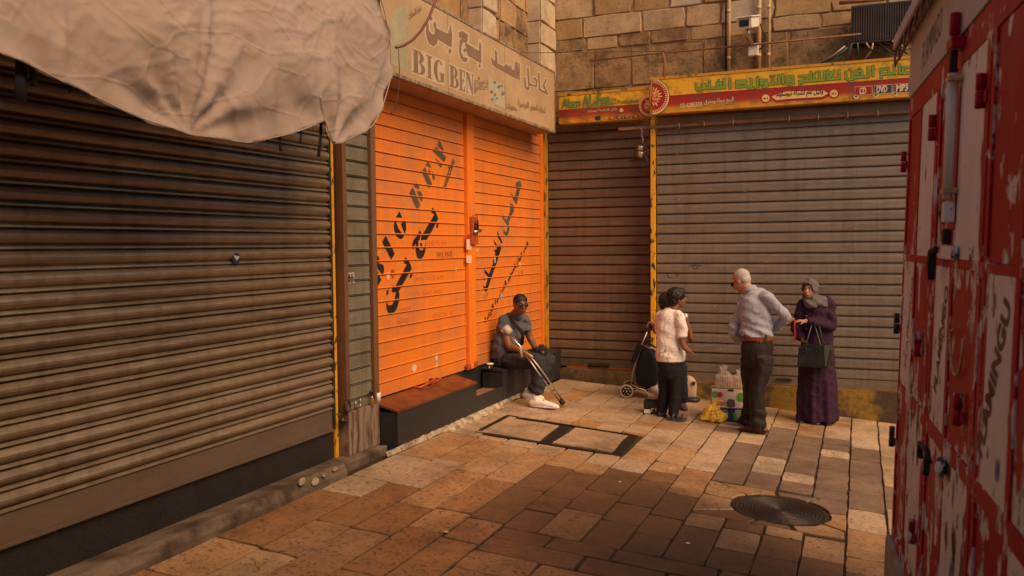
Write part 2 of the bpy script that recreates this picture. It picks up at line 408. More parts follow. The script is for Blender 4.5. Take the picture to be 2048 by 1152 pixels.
def dark_zone(x, y):  # oval of floor that gets mostly dark brown stones
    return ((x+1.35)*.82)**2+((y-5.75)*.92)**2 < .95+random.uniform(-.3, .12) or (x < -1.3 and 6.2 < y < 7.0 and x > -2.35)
def in_poly(p, poly):
    r = False; j = len(poly)-1
    for i in range(len(poly)):
        a, b = poly[i], poly[j]
        if (a[1] > p[1]) != (b[1] > p[1]) and p[0] < (b[0]-a[0])*(p[1]-a[1])/(b[1]-a[1])+a[0]: r = not r
        j = i
    return r
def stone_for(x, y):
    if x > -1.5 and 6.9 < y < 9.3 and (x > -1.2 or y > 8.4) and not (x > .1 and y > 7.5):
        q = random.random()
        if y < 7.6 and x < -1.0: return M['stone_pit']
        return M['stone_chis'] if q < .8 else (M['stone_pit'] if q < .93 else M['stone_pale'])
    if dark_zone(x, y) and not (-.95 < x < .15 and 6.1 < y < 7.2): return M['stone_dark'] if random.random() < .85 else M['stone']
    if y < 5.6+.35*math.sin(x*2.1) and random.random() < .85: return M['stone_brown_dim']  # near stones darkened in colour for the weaker light there
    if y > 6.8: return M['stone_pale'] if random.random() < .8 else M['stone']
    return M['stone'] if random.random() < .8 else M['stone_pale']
DR = [Vector(p) for p in ((-3.42, 7.43), (-1.98, 7.40), (-2.02, 8.22), (-3.44, 8.28))]   # tray covers
edges = [-3.67, -3.32, -3.04, -2.75, -2.475, -2.205, -1.96, -1.665, -1.39, -1.13, -.87, -.60, -.335, -.07, .2, .47, .74]
YX = 5.2     # below this, right of x=-2.2, the courses turn
MHB = (-1.13, -.07, 6.18, 7.08)
cnt = 0
for i in range(len(edges)-1):
    x0, x1 = edges[i], edges[i+1]
    y = 2.75 + random.uniform(0, .4) if x0 < -2.3 else YX
    if x0 > .1: y = 5.6
    while y < 10.85:
        L = random.choice([.3, .36, .42, .5, .58, .68]) * (1.4 if x0 < -2.4 else 1)
        if y < 4.2: L *= 1.35
        if y > 8.5: L *= .9
        y1 = min(y+L, 10.9)
        if 10.9-y1 < .15: y1 = 10.9
        segs = [(y, y1)]
        # keep the covers and the manhole surround free
        for (bx0, bx1, by0, by1) in ((-3.40, -1.99, 7.38, 8.26), MHB):
            if x0 >= bx0-.12 and x1 <= bx1+.12:
                ns = []
                for a, b in segs:
                    if b <= by0 or a >= by1: ns.append((a, b)); continue
                    if a < by0: ns.append((a, by0))
                    if b > by1: ns.append((by1, b))
                segs = ns
        for a, b in segs:
            if b-a < .06: continue
            gap = random.uniform(.003, .006)
            if x0 < -3.6 and a > 6.5: xx0 = -3.67
            else: xx0 = x0
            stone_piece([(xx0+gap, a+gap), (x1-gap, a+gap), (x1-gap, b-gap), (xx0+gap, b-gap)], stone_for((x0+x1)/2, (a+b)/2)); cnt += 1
        y = y1
y = 3.6; yrows = []
while y < YX-.05:
    h = random.choice([.25, .28, .3]); y1 = min(y+h, YX)
    if YX-y1 < .15: y1 = YX
    x = -2.2 - (random.uniform(0, 0) if y > 3 else 0); 
    while x < .9:
        L = random.uniform(.36, .66); x1 = min(x+L, .95); gap = random.uniform(.003, .006)
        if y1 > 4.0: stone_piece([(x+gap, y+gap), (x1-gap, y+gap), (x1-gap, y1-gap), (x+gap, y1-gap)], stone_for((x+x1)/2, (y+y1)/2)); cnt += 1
        x = x1
    y = y1
# irregular slabs cut round the manhole (outline corners measured on the sloping ground)
def fl(px, py): p = onf(px, py); return (p.x, p.y)
mx0, mx1, my0, my1 = MHB
def rect_hit(a):
    dx, dy = math.cos(a), math.sin(a); t = 9
    if dx > 1e-6: t = min(t, (mx1-.004-MHC.x)/dx)
    if dx < -1e-6: t = min(t, (mx0+.004-MHC.x)/dx)
    if dy > 1e-6: t = min(t, (my1-.004-MHC.y)/dy)
    if dy < -1e-6: t = min(t, (my0+.004-MHC.y)/dy)
    return (MHC.x+dx*t, MHC.y+dy*t)
cuts = sorted([.28, 1.05, 1.72, 2.42, 3.0, 3.72, 4.35, 5.0, 5.75]); corners = [(mx1-.004, my1-.004), (mx0+.004, my1-.004), (mx0+.004, my0+.004), (mx1-.004, my0+.004)]
for i in range(len(cuts)):
    a0 = cuts[i]+.012; a1 = (cuts[(i+1) % len(cuts)]+(6.28319 if i == len(cuts)-1 else 0))-.012
    inner = [(MHC.x+(MHR+.045)*math.cos(a0+(a1-a0)*k/3), MHC.y+(MHR+.045)*math.sin(a0+(a1-a0)*k/3)) for k in range(4)]
    cs_ = []
    for c_ in corners:
        ac = math.atan2(c_[1]-MHC.y, c_[0]-MHC.x) % 6.28319
        for q in (ac, ac+6.28319):
            if a0 < q < a1: cs_.append((q, c_))
    outer = [rect_hit(a0)]+[c_ for q, c_ in sorted(cs_)]+[rect_hit(a1)]
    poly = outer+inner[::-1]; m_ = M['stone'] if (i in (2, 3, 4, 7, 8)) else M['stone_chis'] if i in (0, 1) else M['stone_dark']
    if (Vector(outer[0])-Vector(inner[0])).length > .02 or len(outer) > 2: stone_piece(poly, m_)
print('STONES', cnt)

# manhole cover with raised rings
mh = MB(); c = Vector((MHC.x, MHC.y)); prof = [(MHR+.03, -.03), (MHR+.03, -.004), (MHR, .0), (MHR-.012, -.006)]
r = MHR-.02
while r > .03: prof += [(r, -.006), (r-.004, -.001), (r-.014, -.001), (r-.018, -.006)]; r -= .027
prof.append((.012, -.006)); seg = 40; vs = []; fs = []
for (r, z) in prof:
    for k in range(seg):
        a = 2*math.pi*k/seg; x, y = c.x+r*math.cos(a), c.y+r*math.sin(a); vs.append((x-c.x, y-c.y, zf(x)-zf(c.x)+z))
for i in range(len(prof)-1):
    for k in range(seg): fs.append((i*seg+k, i*seg+(k+1) % seg, (i+1)*seg+(k+1) % seg, (i+1)*seg+k))
fs.append(tuple(range((len(prof)-1)*seg, len(prof)*seg)))
mh.add(vs, fs); o = mh.build('manhole_cover', M['iron']); o.location = (c.x, c.y, zf(c.x)-.006)
tag(o, 'round dark iron manhole cover with concentric rings set in the paving', 'manhole cover')

# two tray covers with ribbed iron frames
dcov = empty('tray_cover', (-2.7, 7.8, zf(-2.7)), 'pair of rectangular access covers filled with cracked stone in a ribbed iron frame', 'drain cover')
def bar(a, b, w, name):
    a = Vector(a); b = Vector(b); d = b-a; L = d.length; d.normalize(); nn = Vector((-d.y, d.x)); mb = MB(); k = int(L/.022)
    o3 = Vector((-2.7, 7.8, zf(-2.7)))
    def P(u, v, h): p = a+d*u+nn*v; return Vector((p.x, p.y, zf(p.x)+h))-o3
    q = [P(0, -w/2, -.03), P(L, -w/2, -.03), P(L, w/2, -.03), P(0, w/2, -.03), P(0, -w/2, .0), P(L, -w/2, .0), P(L, w/2, .0), P(0, w/2, .0)]
    mb.add(q, [(4, 5, 6, 7), (0, 1, 5, 4), (2, 3, 7, 6), (1, 2, 6, 5), (3, 0, 4, 7)])
    if name == 'frame_bar':
        for i in range(k):
            u = i*L/k
            mb.add([P(u, -w*.42, .001), P(u+.009, -w*.42, .001), P(u+.009, w*.42, .001), P(u, w*.42, .001),
                    P(u+.001, -w*.42, .006), P(u+.008, -w*.42, .006), P(u+.008, w*.42, .006), P(u+.001, w*.42, .006)],
                   [(4, 5, 6, 7), (0, 1, 5, 4), (2, 3, 7, 6), (1, 2, 6, 5), (3, 0, 4, 7)])
    else:
        for j in range(4):
            v0 = -w/2+w*(j+.2)/4; v1 = v0+w*.13
            mb.add([P(.03, v0, .001), P(L-.03, v0, .001), P(L-.03, v1, .001), P(.03, v1, .001), P(.03, v0, .007), P(L-.03, v0, .007), P(L-.03, v1, .007), P(.03, v1, .007)],
                   [(4, 5, 6, 7), (0, 1, 5, 4), (2, 3, 7, 6), (1, 2, 6, 5), (3, 0, 4, 7)])
    mb.build(name, M['iron'], dcov)
A, B, C_, D = DR
bar(A, B, .05, 'frame_bar'); bar(D, C_, .035, 'frame_bar')
bar(A+Vector((.02, .04)), D+Vector((.02, -.03)), .045, 'side_bar'); bar(B+Vector((-.04, .04)), C_+Vector((-.04, -.03)), .085, 'side_bar')
bar(Vector((-2.70, 7.46)), Vector((-2.76, 8.2)), .10, 'side_bar')
for (x0, x1) in ((-3.385, -2.775), (-2.67, -2.065)):
    mb = MB(); o3 = Vector((-2.7, 7.8, zf(-2.7)))
    pts = [(x0, 7.475), (x1, 7.475), (x1-.03, 8.19), (x0-.0, 8.22)]; ctr = Vector((sum(p[0] for p in pts)/4, sum(p[1] for p in pts)/4))
    ring = []
    for i in range(4):
        a, b = Vector(pts[i]), Vector(pts[(i+1) % 4])
        for t in (0, .33, .66): p = a.lerp(b, t); p += (ctr-p).normalized()*random.uniform(0, .035); ring.append(p)
    k = len(ring); vs = [Vector((p.x, p.y, zf(p.x)-.03))-o3 for p in ring]+[Vector((p.x, p.y, zf(p.x)-.002))-o3 for p in ring]
    mb.add(vs, [(i, (i+1) % k, (i+1) % k+k, i+k) for i in range(k)]+[tuple(range(k, 2*k))]); mb.build('stone_infill', M['stone_pale'], dcov)
    # mortar bed below
    mb = MB(); vs = [Vector((p[0]+dx, p[1]+dy, zf(p[0])-.012))-o3 for p, dx, dy in zip(pts, (-.04, .04, .04, -.04), (-.01, -.01, .01, .01))]
    mb.add(vs, [(0, 1, 2, 3)]); mb.build('bed', M['mortar'], dcov)

# ------------------------------------------------------------------ roller shutters
def slat_mesh(axis, plane, a, b, prof):
    vs = []; n = len(prof)
    for t in (a, b):
        for d, z in prof:
            vs.append((plane+d, t, z) if axis == 'x' else (t, plane-d, z))
    fs = [(i, i+1, n+i+1, n+i) for i in range(n-1)]
    # closed back
    vs += [((plane-.006, t, z) if axis == 'x' else (t, plane+.006, z)) for t in (a, b) for z in (prof[0][1], prof[-1][1])]
    k = 2*n; fs += [tuple(range(n))[::-1]+(k, k+1), tuple(range(n, 2*n))+(k+3, k+2)]
    me = bpy.data.meshes.new('slat'); me.from_pydata(vs, [], fs if axis == 'x' else [f[::-1] for f in fs]); me.update(); return me
def shutter(name, label, cat, axis, plane, a, b, z0, z1, pitch, prof, mat, group=None, jit=.003):
    root = empty(name, (plane if axis == 'x' else (a+b)/2, (a+b)/2 if axis == 'x' else plane, z0), label, cat, group)
    me = slat_mesh(axis, 0, -(b-a)/2, (b-a)/2, prof); me.materials.append(mat)
    k = 0; z = z0
    while z < z1:
        o = inst('slat', me, root, (random.uniform(-jit, jit), 0, z-z0) if axis == 'x' else (0, random.uniform(-.0012, .0012), z-z0))
        o.rotation_euler = (random.uniform(-.0007, .0007), 0, 0) if axis == 'x' else (0, random.uniform(-.0004, .0004), 0)
        z += pitch; k += 1
    return root
PB = [(-.010, 0), (.008, .002), (.019, .008), (.018, .017), (.004, .0235), (-.006, .026), (-.001, .030), (.016, .040), (.029, .056), (.033, .071), (.028, .086), (.010, .1), (-.007, .1075)]
PG = [(-.02, 0), (-.02, .0035), (.012, .0045), (.019, .010), (.020, .022), (.017, .05), (.014, .085), (.006, .110), (-.004, .1215)]
PO = [(-.02, 0), (-.02, .0035), (.0115, .0042), (.0145, .008), (.0125, .0125), (.004, .015), (.0042, .108), (.0038, .1165), (.001, .120)]
PN = [(-.02, 0), (-.02, .003), (.012, .004), (.014, .008), (-.004, .0115), (.013, .016), (.014, .021), (.005, .025), (.005, .112), (0, .1225)]
big = shutter('roller_shutter', 'wide brown-grey ribbed roller shutter filling the left wall under the canvas awning', 'shutter', 'x', XW, .2, 5.80, .46, 3.3, .1093, PB, M['big_slat'])
def child_box(name, mat, root, a, b, bev=0.0):
    loc = root.location; mb = MB(); mb.box(Vector(a)-loc, Vector(b)-loc, bev=bev)
    return mb.build(name, mat, root)
child_box('bottom_rail', M['big_rail'], big, (XW-.01, .2, .31), (XW+.012, 5.80, .4595))
child_box('rail_lip', M['big_rail'], big, (XW-.01, .2, .292), (XW+.026, 5.80, .3085))
child_box('plinth_plate', M['checker'], big, (XW-.2, .2, -.2), (XW-.004, 5.86, .279))
child_box('trim_strip', M['yellow_dull'], big, (XW-.003, .2, .280), (XW+.004, 5.84, .2905))
child_box('guide_rail', M['dark_steel'], big, (XW-.02, 5.805, .30), (XW+.02, 5.84, 3.3))
child_box('yellow_post', M['yellow'], big, (XW-.02, 5.842, .06), (XW+.012, 5.885, 3.3))
# lock lug
mb = MB(); mb.tube([(XW+.045, 5.87, .36), (XW+.085, 5.87, .36)], .028, 12); mb.tube([(XW+.08, 5.87, .36), (XW+.1, 5.87, .36)], .014, 10)
for i, v in enumerate(mb.v): mb.v[i] = tuple(Vector(v)-big.location)
mb.build('lock_lug', M['dark_steel'], big)
# round sticker and scribble on it
p = onx(473, 517, XW+.031); mb = MB(); mb.add([tuple(Vector((0, .042*math.cos(a*.524), .04*math.sin(a*.524)))+p-big.location) for a in range(12)], [tuple(range(12))])
mb.build('round_sticker', base('blue_black_sticker', (.04, .045, .07), .5)[0], big)
poly_print([[onx(466, 510, XW+.0318)-big.location, onx(480, 513, XW+.0318)-big.location, onx(474, 521, XW+.0318)-big.location]], M['white'], big, 'sticker_mark')

# low concrete kerb below the big shutter
kb = MB(); n = 26; vs = []; fs = []
for i in range(n+1):
    y = .2+(5.58-.2)*i/n; j = lambda s: random.uniform(-s, s)
    vs += [(XC+j(.008), y, -.05), (XC-.004+j(.008), y, .035+j(.006)), (XC-.022+j(.01), y, .088+j(.008)), (XC-.05+j(.008), y, .098+j(.004)), (-4.02, y, .045)]
for i in range(n): fs += [(i*5+k, i*5+k+1, i*5+5+k+1, i*5+5+k) for k in range(4)]
fs.append(tuple(n*5+k for k in range(5))); kb.add(vs, [f[::-1] for f in fs[:-1]]+[fs[-1]])
kerb = kb.build('kerb', M['concrete']); tag(kerb, kind='structure')
rng = random.Random(4)
for (px, py, s) in ((632, 962, .05), (605, 962, .045), (672, 938, .028), (650, 950, .02)):
    q = onx(px, py, XC+.006); pl = []
    for k in range(9):
        a = k*2*math.pi/9; r_ = s*rng.uniform(.6, 1.1); pl.append((q.x, q.y+r_*1.1*math.cos(a), q.z+r_*.62*math.sin(a)))
    mb = MB(); mb.prism([(p_[0]-.012, p_[1], p_[2]) for p_ in pl], (.010, 0, 0)); mb.build('plaster_patch', M['plaster'], kerb)

# ------------------------------------------------------------------ narrow side panel
pn = shutter('narrow_shutter', 'narrow olive-grey slatted shutter panel between the brown posts left of the orange doors', 'shutter', 'x', XP, 5.975, 6.335, .50, 3.25, .1235, PN, M['panel_slat'])
child_box('frame_post', M['brown_frame'], pn, (XP-.1, 5.912, .42), (XP+.03, 5.97, 3.25), .004)
child_box('frame_post', M['brown_frame'], pn, (XP-.1, 6.345, .42), (XP+.035, 6.42, 3.25), .004)
child_box('bottom_plate', M['panel_slat'], pn, (XP-.02, 5.972, .425), (XP+.006, 6.343, .497))
child_box('kick_plate', M['rust_plate'], pn, (XP-.1, 5.915, .06), (XP+.04, 6.40, .419))
child_box('footing', M['concrete'], pn, (XP-.1, 5.59, -.05), (XP+.13, 6.38, .057), .012)
def at(pts, loc): return [Vector(p)-loc for p in pts]
L0 = pn.location
mb = MB(); c0 = onx(695, 813, XP+.03); mb.tube(at([c0+Vector((0, .035*math.cos(a), .05*math.sin(a))) for a in [k*.63 for k in range(10)]], L0), .012, 8, closed=True)
mb.build('padlock_ring', M['dark_steel'], pn)
mb = MB(); c0 = onx(716, 806, XP+.02); mb.tube(at([c0+Vector((0, a, b)) for a, b in ((-.035, .02), (-.04, -.02), (-.02, -.035), (.03, -.03), (.04, 0), (.03, .03))], L0), .006, 8); mb.build('pull_handle', M['steel'], pn)
mb = MB(); c0 = onx(745, 803, XP+.045); mb.box(Vector((-.01, -.018, -.032))+c0-L0, Vector((.012, .018, .01))+c0-L0, bev=.004); mb.build('padlock_body', base('brass', (.75, .5, .2), .3, .9)[0], pn)
mb = MB(); mb.tube(at([c0+Vector((0, .013*math.cos(a), .01+.034*math.sin(a))) for a in [k*math.pi/8 for k in range(9)]], L0), .004, 8); mb.build('shackle', M['chrome'], pn)
mb = MB(); c0 = onx(742, 790, XP+.04); mb.tube(at([c0+Vector((0, -.02, .02)), c0+Vector((.01, .0, .035)), c0+Vector((0, .03, .01)), c0+Vector((0, .035, -.03))], L0), .014, 8); mb.build('hasp', M['dark_steel'], pn)
# paper notice
qs = [onx(x, y, XP+.0075)-L0 for x, y in ((685, 546), (709, 544), (710, 566), (686, 568))]
poly_print([qs], worn('faded_label', (.42, .37, .3), (.25, .2, .14), .6, .8, 0, 30, bd=0), pn, 'paper_label')
poly_print([[onx(x, y, XP+.0085)-L0 for x, y in q] for q in ([(697, 549), (700, 549), (700, 565), (697, 565)], [(692, 555), (708, 554), (708, 556), (692, 557)], [(703, 548), (705, 548), (705, 566), (703, 566)])], M['dark_steel'], pn, 'label_mark')

# ------------------------------------------------------------------ orange shutters
ord_ = []
for nm, a, b, lab in (('orange_shutter', 6.43, 8.36, 'left orange roller shutter lettered with large diagonal black stencil text'),
                      ('orange_shutter', 8.56, 10.70, 'right orange roller shutter behind the seated man, lettered with diagonal black script')):
    ord_.append(shutter(nm, lab, 'shutter', 'x', XW, a, b, .552, 3.3, .1208, PO, M['orange'], 'orange shutters', .0005))
orl, orr = ord_
child_box('bottom_slat', M['orange'], orl, (XW-.008, 6.43, .437), (XW+.008, 8.36, .549)); child_box('bottom_slat', M['orange'], orr, (XW-.008, 8.56, .437), (XW+.008, 10.70, .549))
child_box('shadow_gap', M['black_board'], orl, (XW-.03, 6.43, -.1), (XW-.01, 8.36, .436)); child_box('base_board', M['black_board'], orr, (XW-.03, 8.36, -.1), (XW-.011, 10.9, .436))
post = empty('door_post', (XW, 8.46, .43), 'orange steel post between the two orange shutters with a padlock box', 'post')
child_box('post_body', M['orange_post'], post, (XW-.02, 8.37, .437), (XW+.045, 8.55, 3.3), .003)
child_box('lock_box', M['rust_orange'], post, (XW+.046, 8.40, 1.79), (XW+.075, 8.56, 2.09), .004)
L0 = post.location
mb = MB(); c0 = onx(950, 447, XW+.07); mb.tube(at([c0+Vector(v) for v in ((0, -.05, .09), (0, .06, .09), (0, .06, -.03), (0, -.05, -.03))], L0), .006, 6, closed=True, smooth=False); mb.build('hasp_frame', M['rust_orange'], post)
mb = MB(); mb.tube(at([c0+Vector(v) for v in ((.02, -.03, -.02), (.03, .0, .03), (.02, .03, -.02), (.02, .035, -.07))], L0), .01, 8)
mb.tube(at([c0+Vector(v) for v in ((.02, -.03, -.02), (.02, -.025, -.07))], L0), .01, 8); mb.build('shackle', M['dark_steel'], post)
mb = MB(); mb.tube(at([c0+Vector((.02, -.07, -.095)), c0+Vector((.02, .10, -.075))], L0), .018, 12); mb.build('padlock_body', M['steel'], post)
white_worn = worn('worn_white_sticker', (.75, .62, .5), (.9, .3, .06), .8, .6, 0, 16, bd=0, lo=.48, hi=.56)
poly_print([[onx(x, y, XW+.047)-L0 for x, y in q] for q in ([(933, 478), (943, 478), (943, 500), (933, 500)], [(933, 510), (943, 510), (943, 526), (933, 526)])], white_worn, post, 'sticker')
poly_print([[onx(x, y, XW+.048)-L0 for x, y in ((933, 470), (942, 470), (942, 477), (933, 477))]], base('red_sticker', (.5, .02, .03), .4)[0], post, 'sticker')
for (px, py) in ((938, 734), (952, 728)):
    c0 = onx(px, py, XW+.05); mb = MB(); mb.box(Vector((-.02, -.04, -.03))+c0-L0, Vector((.01, .04, .03))+c0-L0, bev=.006); mb.tube([c0+Vector((.008, 0, 0))-L0, c0+Vector((.014, 0, 0))-L0], .013, 10)
    mb.build('lock_lug', M['rust_orange'], post)
# handle of the left shutter
c0 = onx(848, 765, XW+.02); L0 = orl.location
mb = MB(); mb.tube(at([c0+Vector(v) for v in ((-.02, -.18, -.02), (.05, -.17, -.02), (.055, .13, .01), (-.02, .14, .01))], L0), .013, 8); mb.build('handle', M['rust_orange'], orl)
mb = MB(); mb.tube(at([c0+Vector(v) for v in ((-.02, .06, -.02), (.05, .07, -.015), (.055, .26, .0), (-.02, .27, .0))], L0), .011, 8); mb.build('handle', M['rust_orange'], orl)
# corner posts
cp = empty('corner_post', (XW, 10.8, .43), 'orange and yellow steel corner posts beside the right orange shutter', 'post')
child_box('orange_jamb', M['orange_post'], cp, (XW-.02, 10.705, .30), (XW+.03, 10.79, 3.3), .003)
child_box('yellow_jamb', M['yellow_dull'], cp, (XW-.02, 10.80, .10), (XW+.05, 10.925, 3.3), .003)
L0 = cp.location
for z in (2.62, 1.9, 1.32, .95):
    mb = MB(); mb.tube([Vector((XW+.03, 10.83, z-.05))-L0, Vector((XW+.06, 10.83, z+.05))-L0], .02, 8); mb.build('hinge', M['dark_steel'], cp)

# ---- stencil lettering, crop coordinates -> points in the plane of the painted slats
PT = XW+.0066
def C2(o, k): return lambda pts: [onx(o[0]+x/k, o[1]+y/k, PT) for x, y in pts]
a1 = C2((740, 260), 5.76); a2 = C2((740, 440), 5.76); a3 = C2((940, 340), 6.4); a4 = C2((940, 480), 6.4)
fadeL = [a1([(797, 115), (830, 170), (852, 252), (775, 180)]), a1([(760, 190), (880, 312), (855, 372), (725, 245)]), a1([(752, 318), (835, 398), (812, 438)]),
 a1([(668, 345), (710, 435), (640, 410)]), a1([(632, 425), (597, 480), (683, 675), (718, 620)]), a1([(678, 445), (710, 505), (672, 500)]), a1([(720, 472), (752, 550), (735, 585), (716, 540)]),
 a1([(505, 645), (512, 615), (535, 604), (560, 622), (568, 650), (568, 680), (530, 668)]), a1([(490, 660), (455, 725), (548, 930), (580, 865), (515, 700)]), a1([(542, 700), (585, 710), (605, 745), (610, 780), (600, 832), (565, 775)])]
blackL = [a1([(340, 935), (372, 1010), (300, 1005)]), a2([(290, -10), (275, 60), (280, 120), (305, 185), (345, 218), (375, 212), (392, 185), (330, 100)]), a2([(395, -5), (358, 45), (402, 165), (418, 100), (412, 30)]),
 a2([(182, 180), (140, 250), (245, 458), (285, 385)]), a2([(50, 430), (75, 408), (98, 418), (108, 450), (100, 500), (130, 505), (155, 520), (165, 570), (150, 648), (48, 490)]), a2([(50, 555), (78, 560), (130, 690), (90, 762), (50, 700)]),
 a1([(715, 892), (708, 955), (742, 968), (722, 1005), (635, 1152), (590, 1230), (585, 1265), (655, 1265), (718, 1155), (788, 1020), (772, 980), (742, 915)]),
 a2([(575, 115), (592, 150), (570, 230), (520, 280), (500, 345), (485, 290), (500, 230), (545, 175)]), a2([(530, 255), (558, 240), (556, 300), (575, 345), (605, 350), (630, 310), (642, 250), (640, 350), (622, 410), (592, 450), (565, 455), (540, 425), (527, 350)]),
 a2([(580, 265), (605, 270), (600, 315), (580, 310)]), a2([(765, 50), (790, 42), (785, 88), (763, 86)]),
 a2([(405, 425), (392, 498), (425, 510), (290, 770), (262, 748), (250, 830), (300, 830), (285, 910), (262, 965), (235, 985), (210, 980), (190, 945), (190, 1010), (205, 1060), (240, 1088), (275, 1075), (310, 1020), (338, 930), (340, 850), (330, 825), (482, 560), (465, 500), (435, 455)]),
 a2([(192, 812), (218, 800), (213, 850), (190, 872)]), a2([(463, 625), (488, 615), (482, 665), (460, 668)])]
fadeR = [a3([(590, 160), (640, 135), (660, 195), (640, 260), (600, 430), (585, 435), (540, 350), (520, 285), (570, 350), (600, 240), (585, 200)]),
 a3([(515, 425), (555, 440), (565, 520), (500, 660), (505, 760), (480, 845), (455, 845), (430, 800), (432, 752), (450, 795), (470, 785), (482, 720), (460, 680), (420, 620), (415, 570), (470, 640), (515, 520)])]
blackR = [a3([(350, 780), (420, 935), (400, 935), (350, 840)]),
 a4([(308, 0), (350, 70), (390, 60), (400, 110), (350, 270), (250, 560), (222, 648), (200, 662), (180, 640), (170, 580), (200, 600), (232, 470), (185, 420), (185, 370), (242, 438), (300, 290), (290, 260), (308, 240), (310, 200), (325, 170), (310, 125), (342, 120), (345, 100), (315, 50)]),
 a4([(170, 490), (178, 465), (195, 490), (186, 522)])]
for nm, ps, mt, rt in (('stencil_lettering', fadeL, 'print_grey', orl), ('stencil_lettering', blackL, 'print_black', orl), ('stencil_lettering', fadeR, 'print_grey', orr), ('stencil_lettering', blackR, 'print_black', orr)):
    poly_print([[p-rt.location for p in q] for q in ps], M[mt], rt, nm)
def wall_text(s, rt, mt, p0, p1, h, plane=PT, fat=.03, shear=0, flip=1, name='lettering', px=True, tilt=0):
    A_ = onx(*p0, plane); B_ = onx(*p1, plane); U = (B_-A_); w = U.length; U.normalize()
    Vd = Vector((0, -U.z, U.y))
    if tilt: Vd = (Vd+U*tilt)
    return text_on(s, mt, rt, A_-rt.location, U, Vd, width=w, height=h, fat=fat, name=name)
wall_text('watches', orl, M['print_grey'], (891, 380), (910, 324), .09, fat=.03)
wall_text(arabic('أفخر أنواع العطور الفرنسية الزيتية').replace('أ', '\uFE8D'), orr, M['print_black'], (972, 652), (1058, 494), .10, fat=.035)
scr = base('faint_scratch_writing', (.62, .14, .03), .6)[0]; scd = base('dark_scratch_writing', (.25, .08, .04), .6)[0]
for s, a, b, h, mt in (('arabic', (832, 573), (872, 568), .05, scr), ('LHB ML KG', (855, 492), (893, 489), .05, scr), ('HSJ WD KM', (832, 566), (888, 561), .06, scr), ('2 HS ML', (832, 596), (888, 590), .06, scr),
                       ('PMX MHB', (874, 520), (905, 517), .08, scd), ('K MSH P', (800, 625), (822, 620), .04, scr), ('NE PAL', (796, 651), (818, 648), .06, scr), ('DOI S', (867, 640), (905, 633), .06, scr), ('LF', (968, 598), (977, 595), .06, scd), ('LF', (1037, 553), (1047, 549), .06, scd)):
    if s == 'arabic': continue
    wall_text(s, orl if a[0] < 940 else orr, mt, a, b, h, plane=PT-.0003, fat=-.012, name='scratched_writing')
# scraps of old sticker
for (px, py, w, h, mt) in ((777, 552, .035, .04, 'w'), (912, 540, .02, .03, 'w'), (829, 736, .07, .04, 'w'), (873, 714, .03, .06, 'w'), (873, 728, .025, .05, 'w'), (990, 518, .03, .05, 'b'), (1003, 592, .04, .05, 'b'), (1040, 528, .035, .045, 'w'), (954, 500, .02, .025, 'w'), (786, 546, .035, .055, 'r')):
    c0 = onx(px, py, PT+.0009); rt = orl if px < 940 else orr
    pl = [c0+Vector((0, w*random.uniform(.6, 1.1)*math.cos(a), h*random.uniform(.6, 1.1)*math.sin(a)))-rt.location for a in [k*.785 for k in range(8)]]
    poly_print([pl], {'w': white_worn, 'b': base('blue_white_scrap', (.35, .38, .6), .6)[0], 'r': M['rust_orange']}[mt], rt, 'sticker_scrap')

# ------------------------------------------------------------------ black bench boxes
def bench(name, label, y0, y1, zt, zb, mtop):
    rt = empty(name, (XF-.13, (y0+y1)/2, 0), label, 'bench'); L = rt.location
    child_box('front_board', M['black_board'], rt, (XF-.02, y0, .012), (XF, y1, zt-.022), .002)
    child_box('end_board', M['black_board'], rt, (XW+.02, y0, .012), (XF-.021, y0+.02, zt-.022))
    child_box('end_board', M['black_board'], rt, (XW+.02, y1-.02, .012), (XF-.021, y1, zt-.022))
    mb = MB(); q = [(XF+.008, zt-.02), (XF+.008, zt), (XW+.012, zb), (XW+.012, zb-.02)]
    mb.prism([Vector((x, y0-.01, z))-L for x, z in q], (0, y1-y0+.02, 0)); mb.build('lid', mtop, rt)
    return rt
b1 = bench('bench_box', 'long black box bench with reddish top under the left orange shutter', 6.41, 8.05, .357, .425, M['bench_top'])
b2 = bench('bench_box', 'black box bench with the seated man on it, by the corner', 8.77, 10.76, .378, .40, M['black_board'])
child_box('side_cheek', M['black_board'], b2, (XW+.02, 8.755, .15), (XF-.01, 8.768, .35))
st_ = empty('low_step', (XF-.13, 8.41, 0), 'low black step with a brown tread between the two black benches', 'step')
child_box('riser', M['black_board'], st_, (XF-.02, 8.055, .012), (XF-.002, 8.765, .20)); child_box('tread', M['wood_beam'], st_, (XW+.02, 8.06, .16), (XF-.021, 8.75, .175))
# crumbling plaster along the bench foot
mb = MB(); n = 70; vs = []; fs = []
for i in range(n+1):
    y = 6.2+(9.3-6.2)*i/n; w = .02+.035*noise.noise(Vector((y*5, 3, 0)))+(.05 if 7.3 < y < 8.6 else 0)*(1+noise.noise(Vector((y*9, 0, 0)))); w = max(.004, w)
    h = .02+.022*noise.noise(Vector((y*11, 0, 5)))
    vs += [(XF+.002, y, .035+h*.5), (XF+w*.45, y, .022+h*.6+random.uniform(-.004, .004)), (XF+w, y+random.uniform(-.01, .01), zf(XF+w)+.001)]
for i in range(n): fs += [(i*3+k, i*3+k+1, i*3+3+k+1, i*3+3+k) for k in range(2)]
mb.add(vs, [f[::-1] for f in fs]); o = mb.build('plaster_edging', M['plaster']); tag(o, kind='structure')

